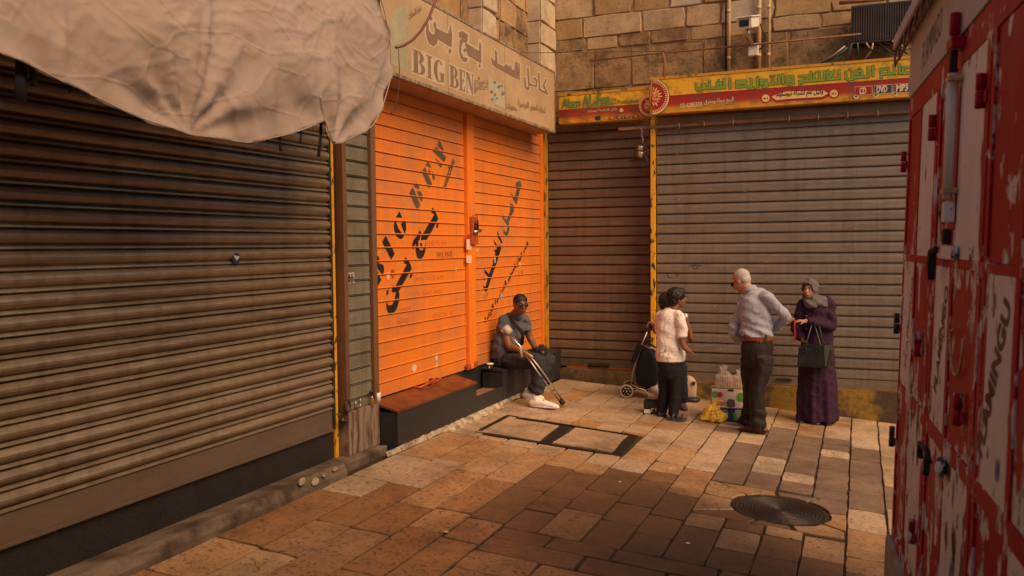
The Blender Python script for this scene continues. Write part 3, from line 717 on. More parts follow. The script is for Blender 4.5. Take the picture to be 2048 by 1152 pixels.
# ------------------------------------------------------------------ back shutters
s1 = shutter('roller_shutter', 'dark brown roller shutter in the corner under the small yellow sign', 'shutter', 'y', YB1, XW+.06, -2.50, .255, 3.45, .1257, PG, M['dark_slat'])
child_box('bottom_rail', M['dark_slat'], s1, (XW+.06, YB1-.014, .15), (-2.50, YB1+.01, .253))
child_box('orange_strip', M['rust_orange'], s1, (XW+.3, YB1-.016, .128), (-2.50, YB1+.01, .149))
L0 = s1.location; mb = MB(); c0 = ony(1198, 729, YB1-.03); mb.box(c0+Vector((-.14, -.012, -.025))-L0, c0+Vector((.14, .02, .02))-L0, bev=.008); mb.build('handle', M['dark_steel'], s1)
s2 = shutter('roller_shutter', 'wide grey-brown roller shutter behind the standing people', 'shutter', 'y', YB2, -2.35, 1.6, .19, 3.42, .1222, PG, M['grey_slat'])
child_box('bottom_rail', M['grey_slat'], s2, (-2.35, YB2-.016, .098), (1.6, YB2+.01, .188))
child_box('sill_strip', M['wood_beam'], s2, (-2.36, YB2-.045, .074), (1.6, YB2+.01, .0955))
for px, py in ((1568, 759), (1462, 0), (1545, 300)):
    if py == 0: continue
    c0 = ony(px, py, YB2-.03); mb = MB(); mb.box(c0+Vector((-.09, -.008, -.012))-s2.location, c0+Vector((.09, .02, .012))-s2.location, bev=.005)
    if py > 700: mb.build('handle', M['dark_steel'], s2)
def back_text(s, rt, mt, p0, p1, h, plane, fat=0.0, name='lettering'):
    A_ = ony(*p0, plane); B_ = ony(*p1, plane); U = (B_-A_); w = U.length; U.normalize(); Vd = Vector((-U.z, 0, U.x))
    return text_on(s, mt, rt, A_-rt.location, U, Vd, width=w, height=h, fat=fat, name=name)
pen = base('pen_marks', (.05, .04, .04), .7)[0]
back_text('L F', s2, pen, (1336, 556), (1362, 553), .07, YB2-.018, -.012, 'pen_writing')
star = []
for k in range(5):
    a = math.pi/2+k*4*math.pi/5; b = a+4*math.pi/5; c0 = Vector((0, 0)); A_ = Vector((math.cos(a), math.sin(a)))*11; B_ = Vector((math.cos(b), math.sin(b)))*11
    star += ribbon([A_, B_], .9)
star = [[ony(1391+p.x, 534-p.y, YB2-.0178-.0002*i)-s2.location for p in q] for i, q in enumerate(star)]
poly_print(star, pen, s2, 'pen_star')
# pale flecks on the slats
rng = random.Random(11); pl = []
for k in range(46):
    px, py = rng.uniform(1320, 1790), rng.uniform(250, 740); c0 = ony(px, py, YB2-.0192); s_ = rng.uniform(.003, .011)
    pl.append([c0+Vector((s_*rng.uniform(.4, 1.3)*math.cos(a), 0, s_*rng.uniform(.3, .9)*math.sin(a)))-s2.location for a in [j*1.05 for j in range(6)]])
poly_print(pl, worn('pale_fleck', (.6, .52, .42), bd=0), s2, 'paint_fleck')
# plinths, door post between the two shutters
o = MB().box((XW+.3-.05, YB1-.21, -.12), (-2.42, YB1+.1, .127), bev=.006).build('brown_plinth', M['plinth_b']); tag(o, 'low brown worn plinth under the dark corner shutter', 'plinth')
o = MB().box((-2.42, YB2-.08, -.35), (1.6, YB2+.05, .073), bev=.005).build('yellow_plinth', M['plinth_y']); tag(o, 'yellow embossed metal plinth under the wide grey shutter', 'plinth')
yp = empty('yellow_post', (-2.39, YB2, .1), 'chipped yellow door post between the two back shutters', 'post')
child_box('post_body', M['yellow'], yp, (-2.42, YB2-.07, .10), (-2.365, YB2+.1, 3.36), .003)
child_box('return_plate', M['dark_steel'], yp, (-2.45, YB2+.0, .10), (-2.421, YB1+.02, 3.36))

# ------------------------------------------------------------------ upper stone walls
def ashlar(name, label, axis, plane, a0, a1, zs, mats, seed, sink=.03, lens=(.35, .8), depth=.3, rough=.012):
    sink *= .5
    """wall: mortar core + separate blocks"""
    rg = random.Random(seed)
    mid = (a0+a1)/2; loc = Vector((plane, mid, zs[0])) if axis == 'x' else Vector((mid, plane, zs[0]))
    mb = MB()
    if axis == 'x': mb.box(Vector((plane-depth, a0, zs[0]))-loc, Vector((plane-sink, a1, zs[-1]))-loc)
    else: mb.box(Vector((a0, plane+sink, zs[0]))-loc, Vector((a1, plane+depth, zs[-1]))-loc)
    root = mb.build(name, M['wall_joint']); root.location = loc; tag(root, label, 'wall')
    for r in range(len(zs)-1):
        z0, z1 = zs[r], zs[r+1]; t = a0; mt = mats[min(r, len(mats)-1)]
        if rg.random() < 2: t0 = a0
        while t < a1-.02:
            L = rg.uniform(*lens)*(1.3 if z1-z0 > .4 else 1); t1 = min(t+L, a1)
            if a1-t1 < .15: t1 = a1
            tlx, tly = rg.uniform(-.03, .03), rg.uniform(-.04, .04); g_ = rg.uniform(.002, .006); pr = rg.uniform(-.006, .012)
            P = [(t+g_, z0+g_), (t1-g_, z0+g_), (t1-g_, z1-g_), (t+g_, z1-g_)]; ring = []
            c = Vector(((t+t1)/2, (z0+z1)/2))
            for i in range(4):
                A_, B_ = Vector(P[i]), Vector(P[(i+1) % 4]); ring.append(A_+(c-A_).normalized()*rg.uniform(.004, .03)); ring.append((A_+B_)/2+Vector((rg.uniform(-.02, .02), rg.uniform(-.008, .008))))
            k = 8; vs = []
            for ins, dp in ((0, -sink-.01), (.0, pr-.006), (.012, pr)):
                for p in ring:
                    q = p+(c-p).normalized()*ins; d = dp+((q.x-c.x)*tlx+(q.y-c.y)*tly if ins else 0)
                    vs.append((d, q.x-c.x, q.y-c.y) if axis == 'x' else (q.x-c.x, -d, q.y-c.y))
            fs = [(r_*k+i, r_*k+(i+1) % k, (r_+1)*k+(i+1) % k, (r_+1)*k+i) for r_ in range(2) for i in range(k)]+[tuple(range(2*k, 3*k))]
            me = bpy.data.meshes.new('stone_block'); me.from_pydata(vs, [], fs); me.update()
            m_ = mt if not isinstance(mt, (list, tuple)) else rg.choice(mt)
            me.materials.append(m_)
            inst('stone_block', me, root, (0, c.x-mid, c.y-zs[0]) if axis == 'x' else (c.x-mid, 0, c.y-zs[0]))
            t = t1
    return root
W_ = M['wall_stone']; Wp = M['wall_pale']; Ws = M['wall_soot']
ashlar('stone_wall', 'honey coloured stone block wall above the yellow shop signs', 'y', YB1+.02, XW-.1, 2.6, [3.44, 3.82, 4.33, 4.50, 4.76, 5.06, 5.40, 5.6], [Ws, Ws, [W_, W_, Ws], [W_, Wp, W_], [W_, W_, Wp], W_], 5)
ashlar('stone_wall', 'rough stone block wall above the faded beige shop sign', 'x', XW, -.5, 10.93, [3.32, 3.7, 4.1, 4.42, 4.72, 5.06, 5.40, 5.6], [W_, W_, [W_, Ws], [W_, Ws], W_], 9)
for (a, b, lab) in ((8.55, 8.93, 'stone pilaster, coloured pale for the light on it, above the middle of the beige sign'), (10.35, 10.93, 'stone pilaster, coloured pale for the light on it, in the corner above the right end of the beige sign')):
    rt = ashlar('pilaster', lab, 'x', XW+.17, a, b, [3.9, 4.34, 4.62, 4.95, 5.3, 5.6], [Wp], 3, lens=(2, 3), depth=.2, rough=.003)  # bright light on these faces is put into the pale stone colour
    # visible return face towards the street
    mb = MB(); zz = [3.9, 4.34, 4.62, 4.95, 5.3, 5.6]
    for i in range(5):
        mb.box(Vector((XW-.02, a-.012, zz[i]+.007))-rt.location, Vector((XW+.155, a+.03, zz[i+1]-.007))-rt.location, bev=.006)
    mb.build('return_stone', Wp, rt)
# plain masonry behind the shutters so no light leaks in
o = MB().box((XW-.5, -2, -.3), (XW-.2, 11.6, 3.3)).build('left_building', M['wall_joint']); tag(o, kind='structure')
o = MB().box((XW-.2, YB1+.15, -.6), (3.0, YB1+.6, 3.43)).build('back_building', M['wall_joint']); tag(o, kind='structure')
# ------------------------------------------------------------------ shop signs
def print_mat(name, col, rough=.45, var=.1, dirt=(.12, .07, .04), amt=.35, scale=4):
    return worn(name, col, dirt, amt, rough, 0, scale, (1, 1, 1), 0, .5, .75, var, spec=.4)
# faded beige box sign over the orange shutters
XS = -3.62
sg = empty('shop_sign', (XS-.16, 8.1, 3.2), 'long faded beige box sign reading BIG BEN with brown script over the orange shutters', 'sign')
L0 = sg.location
child_box('box_body', M['sign_under'], sg, (XW+.01, 5.2, 3.215), (XS-.012, 10.395, 3.93), .004)
child_box('face_panel', M['sign_beige'], sg, (XS-.0115, 5.205, 3.23), (XS, 10.39, 3.955))
child_box('edge_trim', M['sign_edge'], sg, (XS-.03, 5.2, 3.197), (XS+.006, 10.40, 3.2285), .003)
child_box('edge_trim', M['sign_edge'], sg, (XS-.03, 5.2, 3.957), (XS+.006, 10.40, 3.98), .003)
child_box('end_panel', M['sign_edge'], sg, (XW+.01, 10.401, 3.20), (XS+.004, 10.412, 3.975))
child_box('soffit', M['sign_under'], sg, (XW+.02, 5.2, 3.197), (XS-.031, 10.39, 3.2135))
for y in (8.75, 7.35): child_box('panel_seam', M['dark_steel'], sg, (XS-.003, y, 3.23), (XS+.0004, y+.005, 3.955))
cs = lambda pts, d=.0016: [onx(780+x/4.43, y/4.43, XS+d)-L0 for x, y in pts]
def halo(polys, grow, mt, d):
    """the outline drawn thick under the letter"""
    out = []
    for p in polys:
        out.append(cs(p, d+.00004*len(out)))
        for k in range(len(p)):
            for q in ribbon([p[k], p[(k+1) % len(p)]], grow*2): out.append(cs([tuple(v) for v in q], d+.000006*len(out)))
    poly_print(out, mt, sg, 'letter_halo')
BN = [(322, 200), (320, 300), (345, 380), (385, 408), (415, 390), (425, 345), (545, 418), (552, 310), (538, 215), (515, 300), (412, 250), (405, 190), (385, 205), (400, 260), (395, 300), (375, 305), (345, 270), (340, 200)]
glyphs = [BN, [(345, 150), (365, 140), (380, 170), (362, 182)], [(518, 450), (532, 425), (548, 455), (532, 478)],
 [(612, 285), (645, 275), (690, 308), (686, 372), (650, 372), (632, 410), (628, 450), (650, 505), (690, 515), (685, 545), (655, 545), (625, 510), (612, 440), (618, 360), (640, 335), (612, 330)],
 [(665, 375), (790, 452), (795, 365), (808, 400), (808, 560), (690, 490), (680, 450)], [(650, 440), (665, 425), (678, 450), (662, 465)], [(785, 580), (795, 560), (805, 590), (793, 600)],
 [(895, 500), (905, 560), (930, 590), (1110, 690), (1135, 700), (1140, 640), (1130, 550), (1112, 545), (1105, 620), (1080, 615), (1075, 570), (1060, 600), (1050, 570), (1040, 590), (1030, 560), (1010, 590), (952, 558), (950, 460), (930, 440), (935, 540), (912, 525)],
 [(1140, 550), (1150, 570), (1152, 715), (1140, 700)]]
for rb in ([(1195, 690), (1200, 770), (1225, 790), (1232, 740), (1222, 605)], [(1232, 745), (1295, 765), (1300, 710), (1280, 690)], [(1320, 650), (1325, 790), (1395, 830), (1362, 755), (1382, 705)]):
    glyphs += [[tuple(p) for p in q] for q in ribbon(rb, 13)]
halo(glyphs[:7], 15, M['sign_halo'], .0006); halo(glyphs[7:], 9, M['sign_halo'], .0005)
poly_print([cs(g_, .0028+.00006*i) for i, g_ in enumerate(glyphs)], M['sign_brown'], sg, 'script_lettering')
# BIG BEN in a bold face with serifs
def serif(ch):
    q = []
    bx = lambda a, b, c, d: q.append([(a, b), (c, b), (c, d), (a, d)])
    if ch in 'BIEN':
        pass
    if ch == 'I': bx(.3, 0, .7, 1); bx(.1, 0, .9, .05); bx(.1, .95, .9, 1)
    if ch == 'B':
        bx(.12, .04, .45, .96); bx(.0, 0, .6, .05); bx(.0, .95, .6, 1)
        for (cy, r, rx) in ((.75, .24, .40), (.27, .27, .50)):
            o_, i_ = [], []
            for k in range(9):
                a = -math.pi/2+math.pi*k/8; o_.append((.5+rx*math.cos(a), cy+r*math.sin(a))); i_.append((.5+(rx-.3)*math.cos(a), cy+(r-.05)*math.sin(a)))
            q.append(o_+i_[::-1])
    if ch == 'G':
        o_, i_ = [], []
        for k in range(17):
            a = R(45)+R(285)*k/16; o_.append((.48+.48*math.cos(a), .5+.5*math.sin(a))); i_.append((.52+.2*math.cos(a), .5+.44*math.sin(a)))
        q.append(o_+i_[::-1]); bx(.62, .05, .95, .42); bx(.5, .40, 1.0, .45)
    if ch == 'E':
        bx(.12, .04, .48, .96); bx(.0, 0, .9, .05); bx(.0, .95, .9, 1); q.append([(.9, .0), (.95, .28), (.88, .28), (.7, .05)]); q.append([(.9, 1), (.95, .74), (.88, .74), (.7, .95)]); bx(.48, .47, .68, .53); bx(.66, .38, .72, .62)
    if ch == 'N':
        bx(.08, 0, .16, .97); bx(.0, 0, .28, .04); q.append([(.0, 1), (.35, 1), (.92, .0), (.78, .0), (.0, .97)]); q.append([(.12, .96), (.42, .98), (.92, .05), (.84, -.02), (.7, .1)]); bx(.84, .03, .92, 1); bx(.7, .96, 1.02, 1)
    return q
ybb = [onx(p[0], p[1], XS) for p in ((824, 120), (947, 170))]
words = [('B', 0, .19), ('I', .195, .31), ('G', .32, .49), ('B', .57, .73), ('E', .735, .85), ('N', .86, 1.0)]
ya, yb = ybb[0].y, ybb[1].y; zt = (onx(826, 99, XS).z+onx(945, 148, XS).z)/2; zb = (onx(826, 144, XS).z+onx(945, 190, XS).z)/2
pl = []; hl = []
for ch, a, b in words:
    for q in serif(ch):
        pl.append([Vector((XS+.0012+.00006*len(pl), ya+(yb-ya)*(a+(b-a)*x), zb+(zt-zb)*y))-L0 for x, y in q])
    hl.append([Vector((XS+.0005+.00005*len(hl), ya+(yb-ya)*x, z))-L0 for x, z in ((a-.012, zb-.015), (b+.012, zb-.015), (b+.012, zt+.015), (a-.012, zt+.015))])
for h_ in hl: poly_print([h_], M['sign_halo'], sg, 'letter_halo')
ix = 0
for ch, a, b in words:
    n_ = len(serif(ch)); poly_print(pl[ix:ix+n_], M['sign_brown'], sg, 'letter'); ix += n_
poly_print([cs([(745, 710), (870, 715), (868, 795), (780, 790), (755, 832), (745, 830)], .0018), cs([(782, 682), (795, 682), (795, 712), (782, 712)], .0019)], M['sign_brown'], sg, 'dark_banner')
def sign_text(s, mt, p0, p1, h, fat=.0, name='small_lettering'):
    A_ = onx(*p0, XS+.0024); B_ = onx(*p1, XS+.0024); U = (B_-A_); w = U.length; U.normalize()
    return text_on(s, mt, sg, A_-L0, U, (0, -U.z, U.y), width=w, height=h, fat=fat, name=name)
sign_text('WATCHES', M['sign_halo'], (780+752/4.43, 785/4.43), (780+864/4.43, 796/4.43), .09, .0)
pp = lambda x, y: (780+x/4.43, y/4.43)
sign_text(arabic('تجارة الساعات'), M['sign_brown'], pp(175, 190), pp(288, 105), .07, .01)
sign_text(arabic('لتجارة العطور الفرنسية'), M['sign_brown'], pp(1135, 955), pp(1378, 1020), .10, .02)
sign_text(arabic('وعطورات'), M['sign_brown'], pp(1030, 975), pp(1125, 1000), .09, .02)
pst = worn('pale_picture_sticker', (.5, .46, .36), (.3, .25, .17), .8, .6, 0, 14, bd=0, var=.3)
poly_print([cs([(875, 685), (1005, 745), (1020, 965), (890, 905)], .0012)], pst, sg, 'picture_sticker')
fg = base('sticker_grey', (.18, .17, .14), .6)[0]; rd = base('faded_red', (.45, .12, .07), .6)[0]
poly_print([cs([(x+r*math.cos(a), y+r*1.1*math.sin(a)) for a in [k*.8 for k in range(8)]], .0016+.0001*i) for i, (x, y, r) in enumerate(((900, 815, 16), (1000, 830, 17), (965, 770, 15), (930, 730, 13), (990, 760, 10), (905, 880, 12), (950, 870, 10)))], fg, sg, 'sticker_print')
poly_print([cs([(932+13*math.cos(a), 838+15*math.sin(a)) for a in [k*.6 for k in range(10)]], .0026)], rd, sg, 'sticker_print')
poly_print([cs([(0, 150), (150, 0), (160, 0), (165, 640), (0, 560)], .0009)], worn('greenish_weathered_strip', (.38, .34, .23), (.5, .45, .33), .7, .6, 0, 9, (1, 1, 1), 0), sg, 'faded_strip')

# yellow signs over the back shutters
def yellow_face(name, z0, z1, dirt=.5):
    mt, T = base(name, (.8, .45, .03), .4)
    g = T.n('ShaderNodeNewGeometry'); sx = T.n('ShaderNodeSeparateXYZ'); T.l(g.outputs['Position'], sx.inputs[0])
    f = mathn(T, 'DIVIDE', mathn(T, 'SUBTRACT', sx.outputs[2], z0), z1-z0)
    nz = noisef(T, coords(T, (.8, 1, 14), 'World', False), 2.2, 4, .6)
    low = ramp(T, mathn(T, 'ADD', f, mathn(T, 'MULTIPLY', mathn(T, 'SUBTRACT', nz, .5), .28)), [(.0, (.72, .38, .03)), (.14, (.62, .26, .02)), (.24, (.42, .04, .02)), (.5, (.33, .012, .015))])
    up = mathn(T, 'GREATER_THAN', f, .485)
    c = mixc(T, up, low, (.82, .46, .035))
    d = noisef(T, coords(T, (1, 1, 1), 'World', False), 7, 7, .65); c = mixc(T, ramp(T, d, [(dirt, 0.0), (dirt+.25, .8)]), c, (.14, .065, .03))
    T.l(c, T.b.inputs['Base Color']); return mt
def ysign(label, y, x0, x1, z0, z1):
    rt = empty('shop_sign', ((x0+x1)/2, y, z0), label, 'sign')
    child_box('box_body', M['yellow_dull'], rt, (x0, y+.004, z0), (x1, y+.14, z1), .004)
    child_box('face_panel', yellow_face('printed_face', z0, z1, .47 if x1 > 0 else .43), rt, (x0+.01, y, z0+.008), (x1-.01, y+.0035, z1-.03))
    child_box('top_trim', M['yellow_dull'], rt, (x0, y-.006, z1-.028), (x1, y+.0035, z1+.004), .002)
    return rt
Z0, Z1, YS = 3.352, 3.795, 10.40
y2 = ysign('long yellow and red shop sign with green script and CD, DVD, MP3 badges', YS, -2.385, 1.2, Z0, Z1)
YS1 = 10.66
y1s = ysign('shorter dirty yellow sign reading Alam AL-Fan in the corner', YS1, -3.66, -2.452, 3.345, 3.735)
green = print_mat('sign_green', (.22, .36, .05)); blk = base('sign_outline', (.02, .03, .01), .5)[0]
L2 = y2.location
def py2(px, py, d): return ony(px, py, YS-d)-L2
c6 = lambda x, y: (1300+x/7.314, 100+y/7.314); c7 = lambda x, y: (1560+x/7.314, 80+y/7.314)
st6 = [[(672, 495), (682, 572), (775, 562), (770, 505), (800, 505), (808, 560), (868, 558), (868, 490)], [(868, 560), (980, 555), (980, 485), (1040, 480), (1045, 550), (980, 555)], [(1045, 550), (1088, 548), (1082, 430)], [(1168, 425), (1170, 550)],
 [(700, 600), (704, 601)], [(742, 597), (747, 597)], [(868, 452), (880, 451)], [(998, 440), (1010, 439)],
 [(1268, 545), (1400, 532), (1398, 450), (1270, 455), (1270, 490), (1398, 485)], [(1400, 535), (1487, 530), (1480, 435)], [(1438, 558), (1442, 558)], [(1470, 556), (1474, 556)], [(1568, 425), (1578, 535), (1525, 552)], [(1572, 393), (1582, 392)],
 [(1705, 495), (1622, 502), (1620, 445), (1700, 440), (1708, 525), (1660, 545)], [(1708, 500), (1797, 493), (1795, 415)], [(1762, 378), (1768, 377)], [(1812, 373), (1818, 372)], [(1797, 493), (1888, 487), (1885, 370)], [(1945, 358), (1948, 488)]]
st7 = [[(195, 605), (100, 608), (100, 540), (190, 535), (195, 640), (145, 665)], [(290, 640), (290, 602), (400, 595), (400, 525), (290, 530)], [(325, 632), (330, 632)], [(400, 600), (460, 597), (455, 472)], [(460, 597), (505, 592), (500, 500)], [(505, 592), (578, 587), (575, 510)], [(578, 587), (652, 582), (650, 480)],
 [(535, 465), (540, 465)], [(582, 460), (588, 460)], [(640, 458), (646, 458)], [(690, 475), (702, 575), (790, 568), (750, 510), (705, 450)], [(790, 450), (720, 545)], [(790, 568), (870, 562), (865, 445)],
 [(962, 470), (970, 560), (1010, 582), (1060, 572), (1058, 470)], [(1018, 428), (1026, 427)], [(1060, 548), (1135, 545), (1132, 455), (1195, 450), (1200, 540), (1135, 545)], [(1160, 412), (1168, 411)], [(1200, 540), (1298, 532), (1290, 400)], [(1358, 388), (1362, 518)],
 [(1485, 545), (1482, 425), (1588, 415), (1600, 492), (1490, 500)], [(1600, 492), (1678, 487), (1670, 365)], [(1745, 362), (1752, 485)], [(1752, 485), (1800, 482), (1800, 405), (1900, 395)], [(1800, 482), (1930, 475)]]
for w, mt, d, nm in ((44, blk, .001, 'letter_outline'), (33, green, .004, 'green_lettering')):
    pl = []
    for cc, sts in ((c6, st6), (c7, st7)):
        for s_ in sts:
            ww = w*.75 if len(s_) == 2 and abs(s_[0][0]-s_[1][0]) < 13 and abs(s_[0][1]-s_[1][1]) < 3 else w
            for q in ribbon(s_, ww): pl.append([py2(*cc(p.x, p.y), d+.00002*len(pl)) for p in q])
    poly_print(pl, mt, y2, nm)
def ytext(s, rt, Y, mt, p0, p1, h, fat=.0, d=.003, name='small_lettering'):
    A_ = ony(*p0, Y-d); B_ = ony(*p1, Y-d); U = (B_-A_); w = U.length; U.normalize()
    return text_on(s, mt, rt, A_-rt.location, U, (-U.z, 0, U.x), width=w, height=h, fat=fat, name=name)
cream = print_mat('sign_cream', (.8, .6, .35)); dk = base('sign_black', (.03, .02, .02), .5)[0]
ytext('02-6285555', y2, YS, cream, c6(445, 852), c6(765, 825), .055, .03)
s_ar = arabic('البيع جملة ومفرق'); ytext(s_ar, y2, YS, dk, c6(790, 828), c6(1228, 785), .085, .05, .0024); ytext(s_ar, y2, YS, cream, c6(792, 824), c6(1226, 781), .08, .02)
def blob(pts, mt, rt, Y, d, name): return poly_print([[ony(*p, Y-d)-rt.location for p in pts]], mt, rt, name)
red = print_mat('sign_red', (.4, .02, .02)); navy = print_mat('sign_navy', (.03, .05, .16)); gold = print_mat('sign_gold', (.85, .6, .25))
def circ(cx, cy, rx, ry, n=20, a0=0, a1=2*math.pi, full=True): return [(cx+rx*math.cos(a0+(a1-a0)*k/(n if full else n-1)), cy+ry*math.sin(a0+(a1-a0)*k/(n if full else n-1))) for k in range(n)]
blob([c6(1750, 700), c6(1800, 620), c6(2048, 628), c7(700, 745), c7(870, 700), c7(800, 790), c7(620, 870), c6(2048, 745), c6(1860, 770), c6(1800, 740)], red, y2, YS, .0016, 'ribbon_print')
blob([c6(1775, 685), c6(1850, 648), c7(100, 752), c7(640, 742), c7(705, 780), c7(620, 830), c7(100, 862), c6(1850, 735)], gold, y2, YS, .0022, 'ribbon_print')
for (cx_, cy_) in (c6(1693, 706), c7(788, 782)):
    blob(circ(cx_, cy_, 10.5, 10), red, y2, YS, .0026, 'round_badge'); blob(circ(cx_, cy_, 8, 7.6), gold, y2, YS, .0032, 'round_badge')
    blob([(cx_-5, cy_+2), (cx_-1, cy_-3), (cx_, cy_+2)], dk, y2, YS, .0037, 'badge_mark'); blob([(cx_+1, cy_+2), (cx_+4, cy_-3), (cx_+5, cy_+2)], red, y2, YS, .0037, 'badge_mark')
ytext(arabic('وكيل عام لشركة نيوساوند'), y2, YS, dk, c6(1840, 715), c7(630, 818), .085, .03, .0034)
for (a, b, w, mt, s_, tx) in ((1100, 690, 250, red, 'CD', (1165, 1262)), (1385, 668, 255, navy, 'DVD', (1415, 1568)), (1672, 650, 300, navy, 'MP3', (1700, 1870))):
    blob([c7(a-6, b-6), c7(a+w+2, b-22), c7(a+w+2, b+106), c7(a-4, b+130)], cream, y2, YS, .0016, 'badge_border')
    blob([c7(a, b), c7(a+w-5, b-15), c7(a+w-5, b+100), c7(a, b+122)], mt, y2, YS, .0024, 'badge')
    ytext(s_, y2, YS, cream, c7(tx[0], b+108 if a < 1200 else b+105), c7(tx[1], b+96 if a < 1200 else b+92), .073, .05, .003)
    blob(circ(*c7(a+15, b+140), 5, 4), cream, y2, YS, .0031, 'badge_dot'); blob(circ(*c7(a+15, b+132), 2.6, 2), dk, y2, YS, .0036, 'badge_dot')
# half disc emblems meeting at the step between the two signs
def fan_mat():
    mt, T = base('sunburst_print', (.5, .05, .02), .4)
    v = coords(T, (1, 1, 1), 'World', False); n1 = noisef(T, v, 14, 4, .6, 2.5)
    T.l(ramp(T, n1, [(.3, (.12, .02, .02)), (.45, (.5, .03, .02)), (.54, (.8, .3, .08)), (.68, (.9, .65, .3))]), T.b.inputs['Base Color']); return mt
fan = fan_mat()
def emblem(rt, Y, cx, cy, r, side):
    a0, a1 = (-math.pi/2, math.pi/2) if side > 0 else (math.pi/2, 3*math.pi/2)
    ov = dict(n=18, a0=a0, a1=a1, full=False)
    blob(circ(cx, cy, r, r*1.06, **ov), dk, rt, Y, .0046, 'emblem_edge'); blob(circ(cx, cy, r*.97, r*1.03, **ov), gold, rt, Y, .0052, 'emblem_ring'); blob(circ(cx, cy, r*.88, r*.93, **ov), red, rt, Y, .0058, 'emblem_ring')
    pl = []
    for k in range(22):
        a = a0+(a1-a0)*(k+.5)/22; d = Vector((math.cos(a), math.sin(a)*1.06)); n_ = Vector((-d.y, d.x)).normalized()
        pl.append([ony(cx+d.x*r*.74+n_.x*.9, cy+d.y*r*.74+n_.y*.9, Y-.0062)-rt.location, ony(cx+d.x*r*.86+n_.x*1.1, cy+d.y*r*.86+n_.y*1.1, Y-.0062)-rt.location, ony(cx+d.x*r*.86-n_.x*1.1, cy+d.y*r*.86-n_.y*1.1, Y-.0062)-rt.location, ony(cx+d.x*r*.74-n_.x*.9, cy+d.y*r*.74-n_.y*.9, Y-.0062)-rt.location])
    poly_print(pl, gold, rt, 'emblem_marks')
    blob(circ(cx, cy, r*.7, r*.76, **ov), red, rt, Y, .0064, 'emblem_heart')
    pl = []
    rg = random.Random(3)
    for k in range(9):
        a = a0+(a1-a0)*(k+.5)/9; d = Vector((math.cos(a), math.sin(a)*1.06)); n_ = Vector((-d.y, d.x)).normalized(); l1 = rg.uniform(.5, .66)
        P_ = [(.05, -1), (l1*.7, -1.8), (l1, 0), (l1*.7, 1.8), (.05, 1)]
        pl.append([ony(cx+d.x*r*u+n_.x*v_*r/34, cy+d.y*r*u+n_.y*v_*r/34, Y-.0072)-rt.location for u, v_ in P_])
    poly_print(pl, gold, rt, 'emblem_flare'); blob(circ(cx, cy, r*.35, r*.42, **ov), fan, rt, Y, .0078, 'emblem_heart')
emblem(y2, YS, 1304.5, 193, 35, 1); emblem(y1s, YS1, 1298, 211, 21, -1)
gd = print_mat('dull_green', (.16, .24, .06)); t1 = lambda x, y: (1060+x/5.2375, 120+y/5.2375)
for s_, a, b, h, f in (('Alam', (330, 505), (525, 495), .12, .06), ('AL-Fan', (548, 495), (832, 472), .15, .07), ('Art', (848, 430), (905, 427), .04, .05), ('for', (848, 468), (905, 465), .04, .05), ('Production', (915, 462), (1130, 445), .05, .05)):
    ytext(s_, y1s, YS1, gd, t1(*a), t1(*b), h, f)
ytext(arabic('وكيل عام لشركة نيوساوند'), y1s, YS1, M['sign_halo'], t1(600, 562), t1(910, 535), .05, .03)
blob(circ(*t1(958, 526), 4, 4), gold, y1s, YS1, .003, 'round_badge'); blob(circ(*t1(710, 608), 6, 4.5), dk, y1s, YS1, .003, 'round_badge')
for k, (a, mt, s_) in enumerate(((825, red, 'CD'), (905, navy, 'DVD'), (985, navy, 'MP3'), (1075, red, 'VHS'))):
    blob([t1(a, 597-k*4), t1(a+66, 592-k*4), t1(a+62, 620-k*5), t1(a, 625-k*5)], mt, y1s, YS1, .002, 'badge'); ytext(s_, y1s, YS1, cream, t1(a+16, 618-k*5), t1(a+50, 615-k*5), .022, .03, .003)

# ------------------------------------------------------------------ things on the upper wall
def cyl(name, label, cat, pts, r, mt, group=None, seg=10):
    pts = [Vector(p) for p in pts]; b = min(pts, key=lambda p: p.z); mb = MB(); mb.tube([p-b for p in pts], r, seg)
    o = mb.build(name, mt); o.location = b; return tag(o, label, cat, group)
for px, r_, lab in ((1458, .020, 'leftmost ivory conduit beside a black cable on the stone wall'), (1518, .026, 'thicker ivory conduit right of the security camera'), (1538, .018, 'thin ivory conduit, rightmost of the three on the wall')):
    x = ony(px, 40, YB1-.03).x; rt = cyl('conduit', lab, 'pipe', [(x, YB1-.045, 3.72), (x+.004, YB1-.045, 4.6), (x, YB1-.045, 5.6)], r_, M['ivory'], 'conduits on the stone wall')
    for z in (4.05, 4.62):
        mb = MB(); mb.tube([(0, 0, z-.02-3.72), (0, 0, z+.02-3.72)], r_+.005, 10); mb.build('coupling', M['ivory'], rt)
x = ony(1452, 40, YB1-.02).x; cyl('black_cable', 'straight black cable running up the wall beside the leftmost conduit', 'cable', [(x, YB1-.03, 3.72), (x, YB1-.03, 5.6)], .012, M['black'])
pa, pb, pc = ony(1182, 122, 10.66), ony(1300, 108, 10.60), ony(1722, 68, 10.5)
cyl('rusted_rail', 'thin rusty rail running level across the stone wall above the signs', 'rail', [pa, pb, ony(1500, 90, 10.56), pc], .011, M['rust_rail'])
cyl('wire', 'fine wire stretched over the wall above the corner', 'wire', [onx(1040, 106, -3.6), ony(1180, 104, 10.7), ony(1320, 103, 10.7), ony(1440, 98, 10.7)], .004, M['dark_steel'], seg=6)
p0 = ony(1326, 108, 10.62); cyl('rail_bracket', 'rusty bent bracket standing on top of the long yellow sign', 'bracket', [ony(1326, 106, 10.6), ony(1330, 128, 10.6), ony(1327, 160, 10.55)], .02, M['rust_rail'])
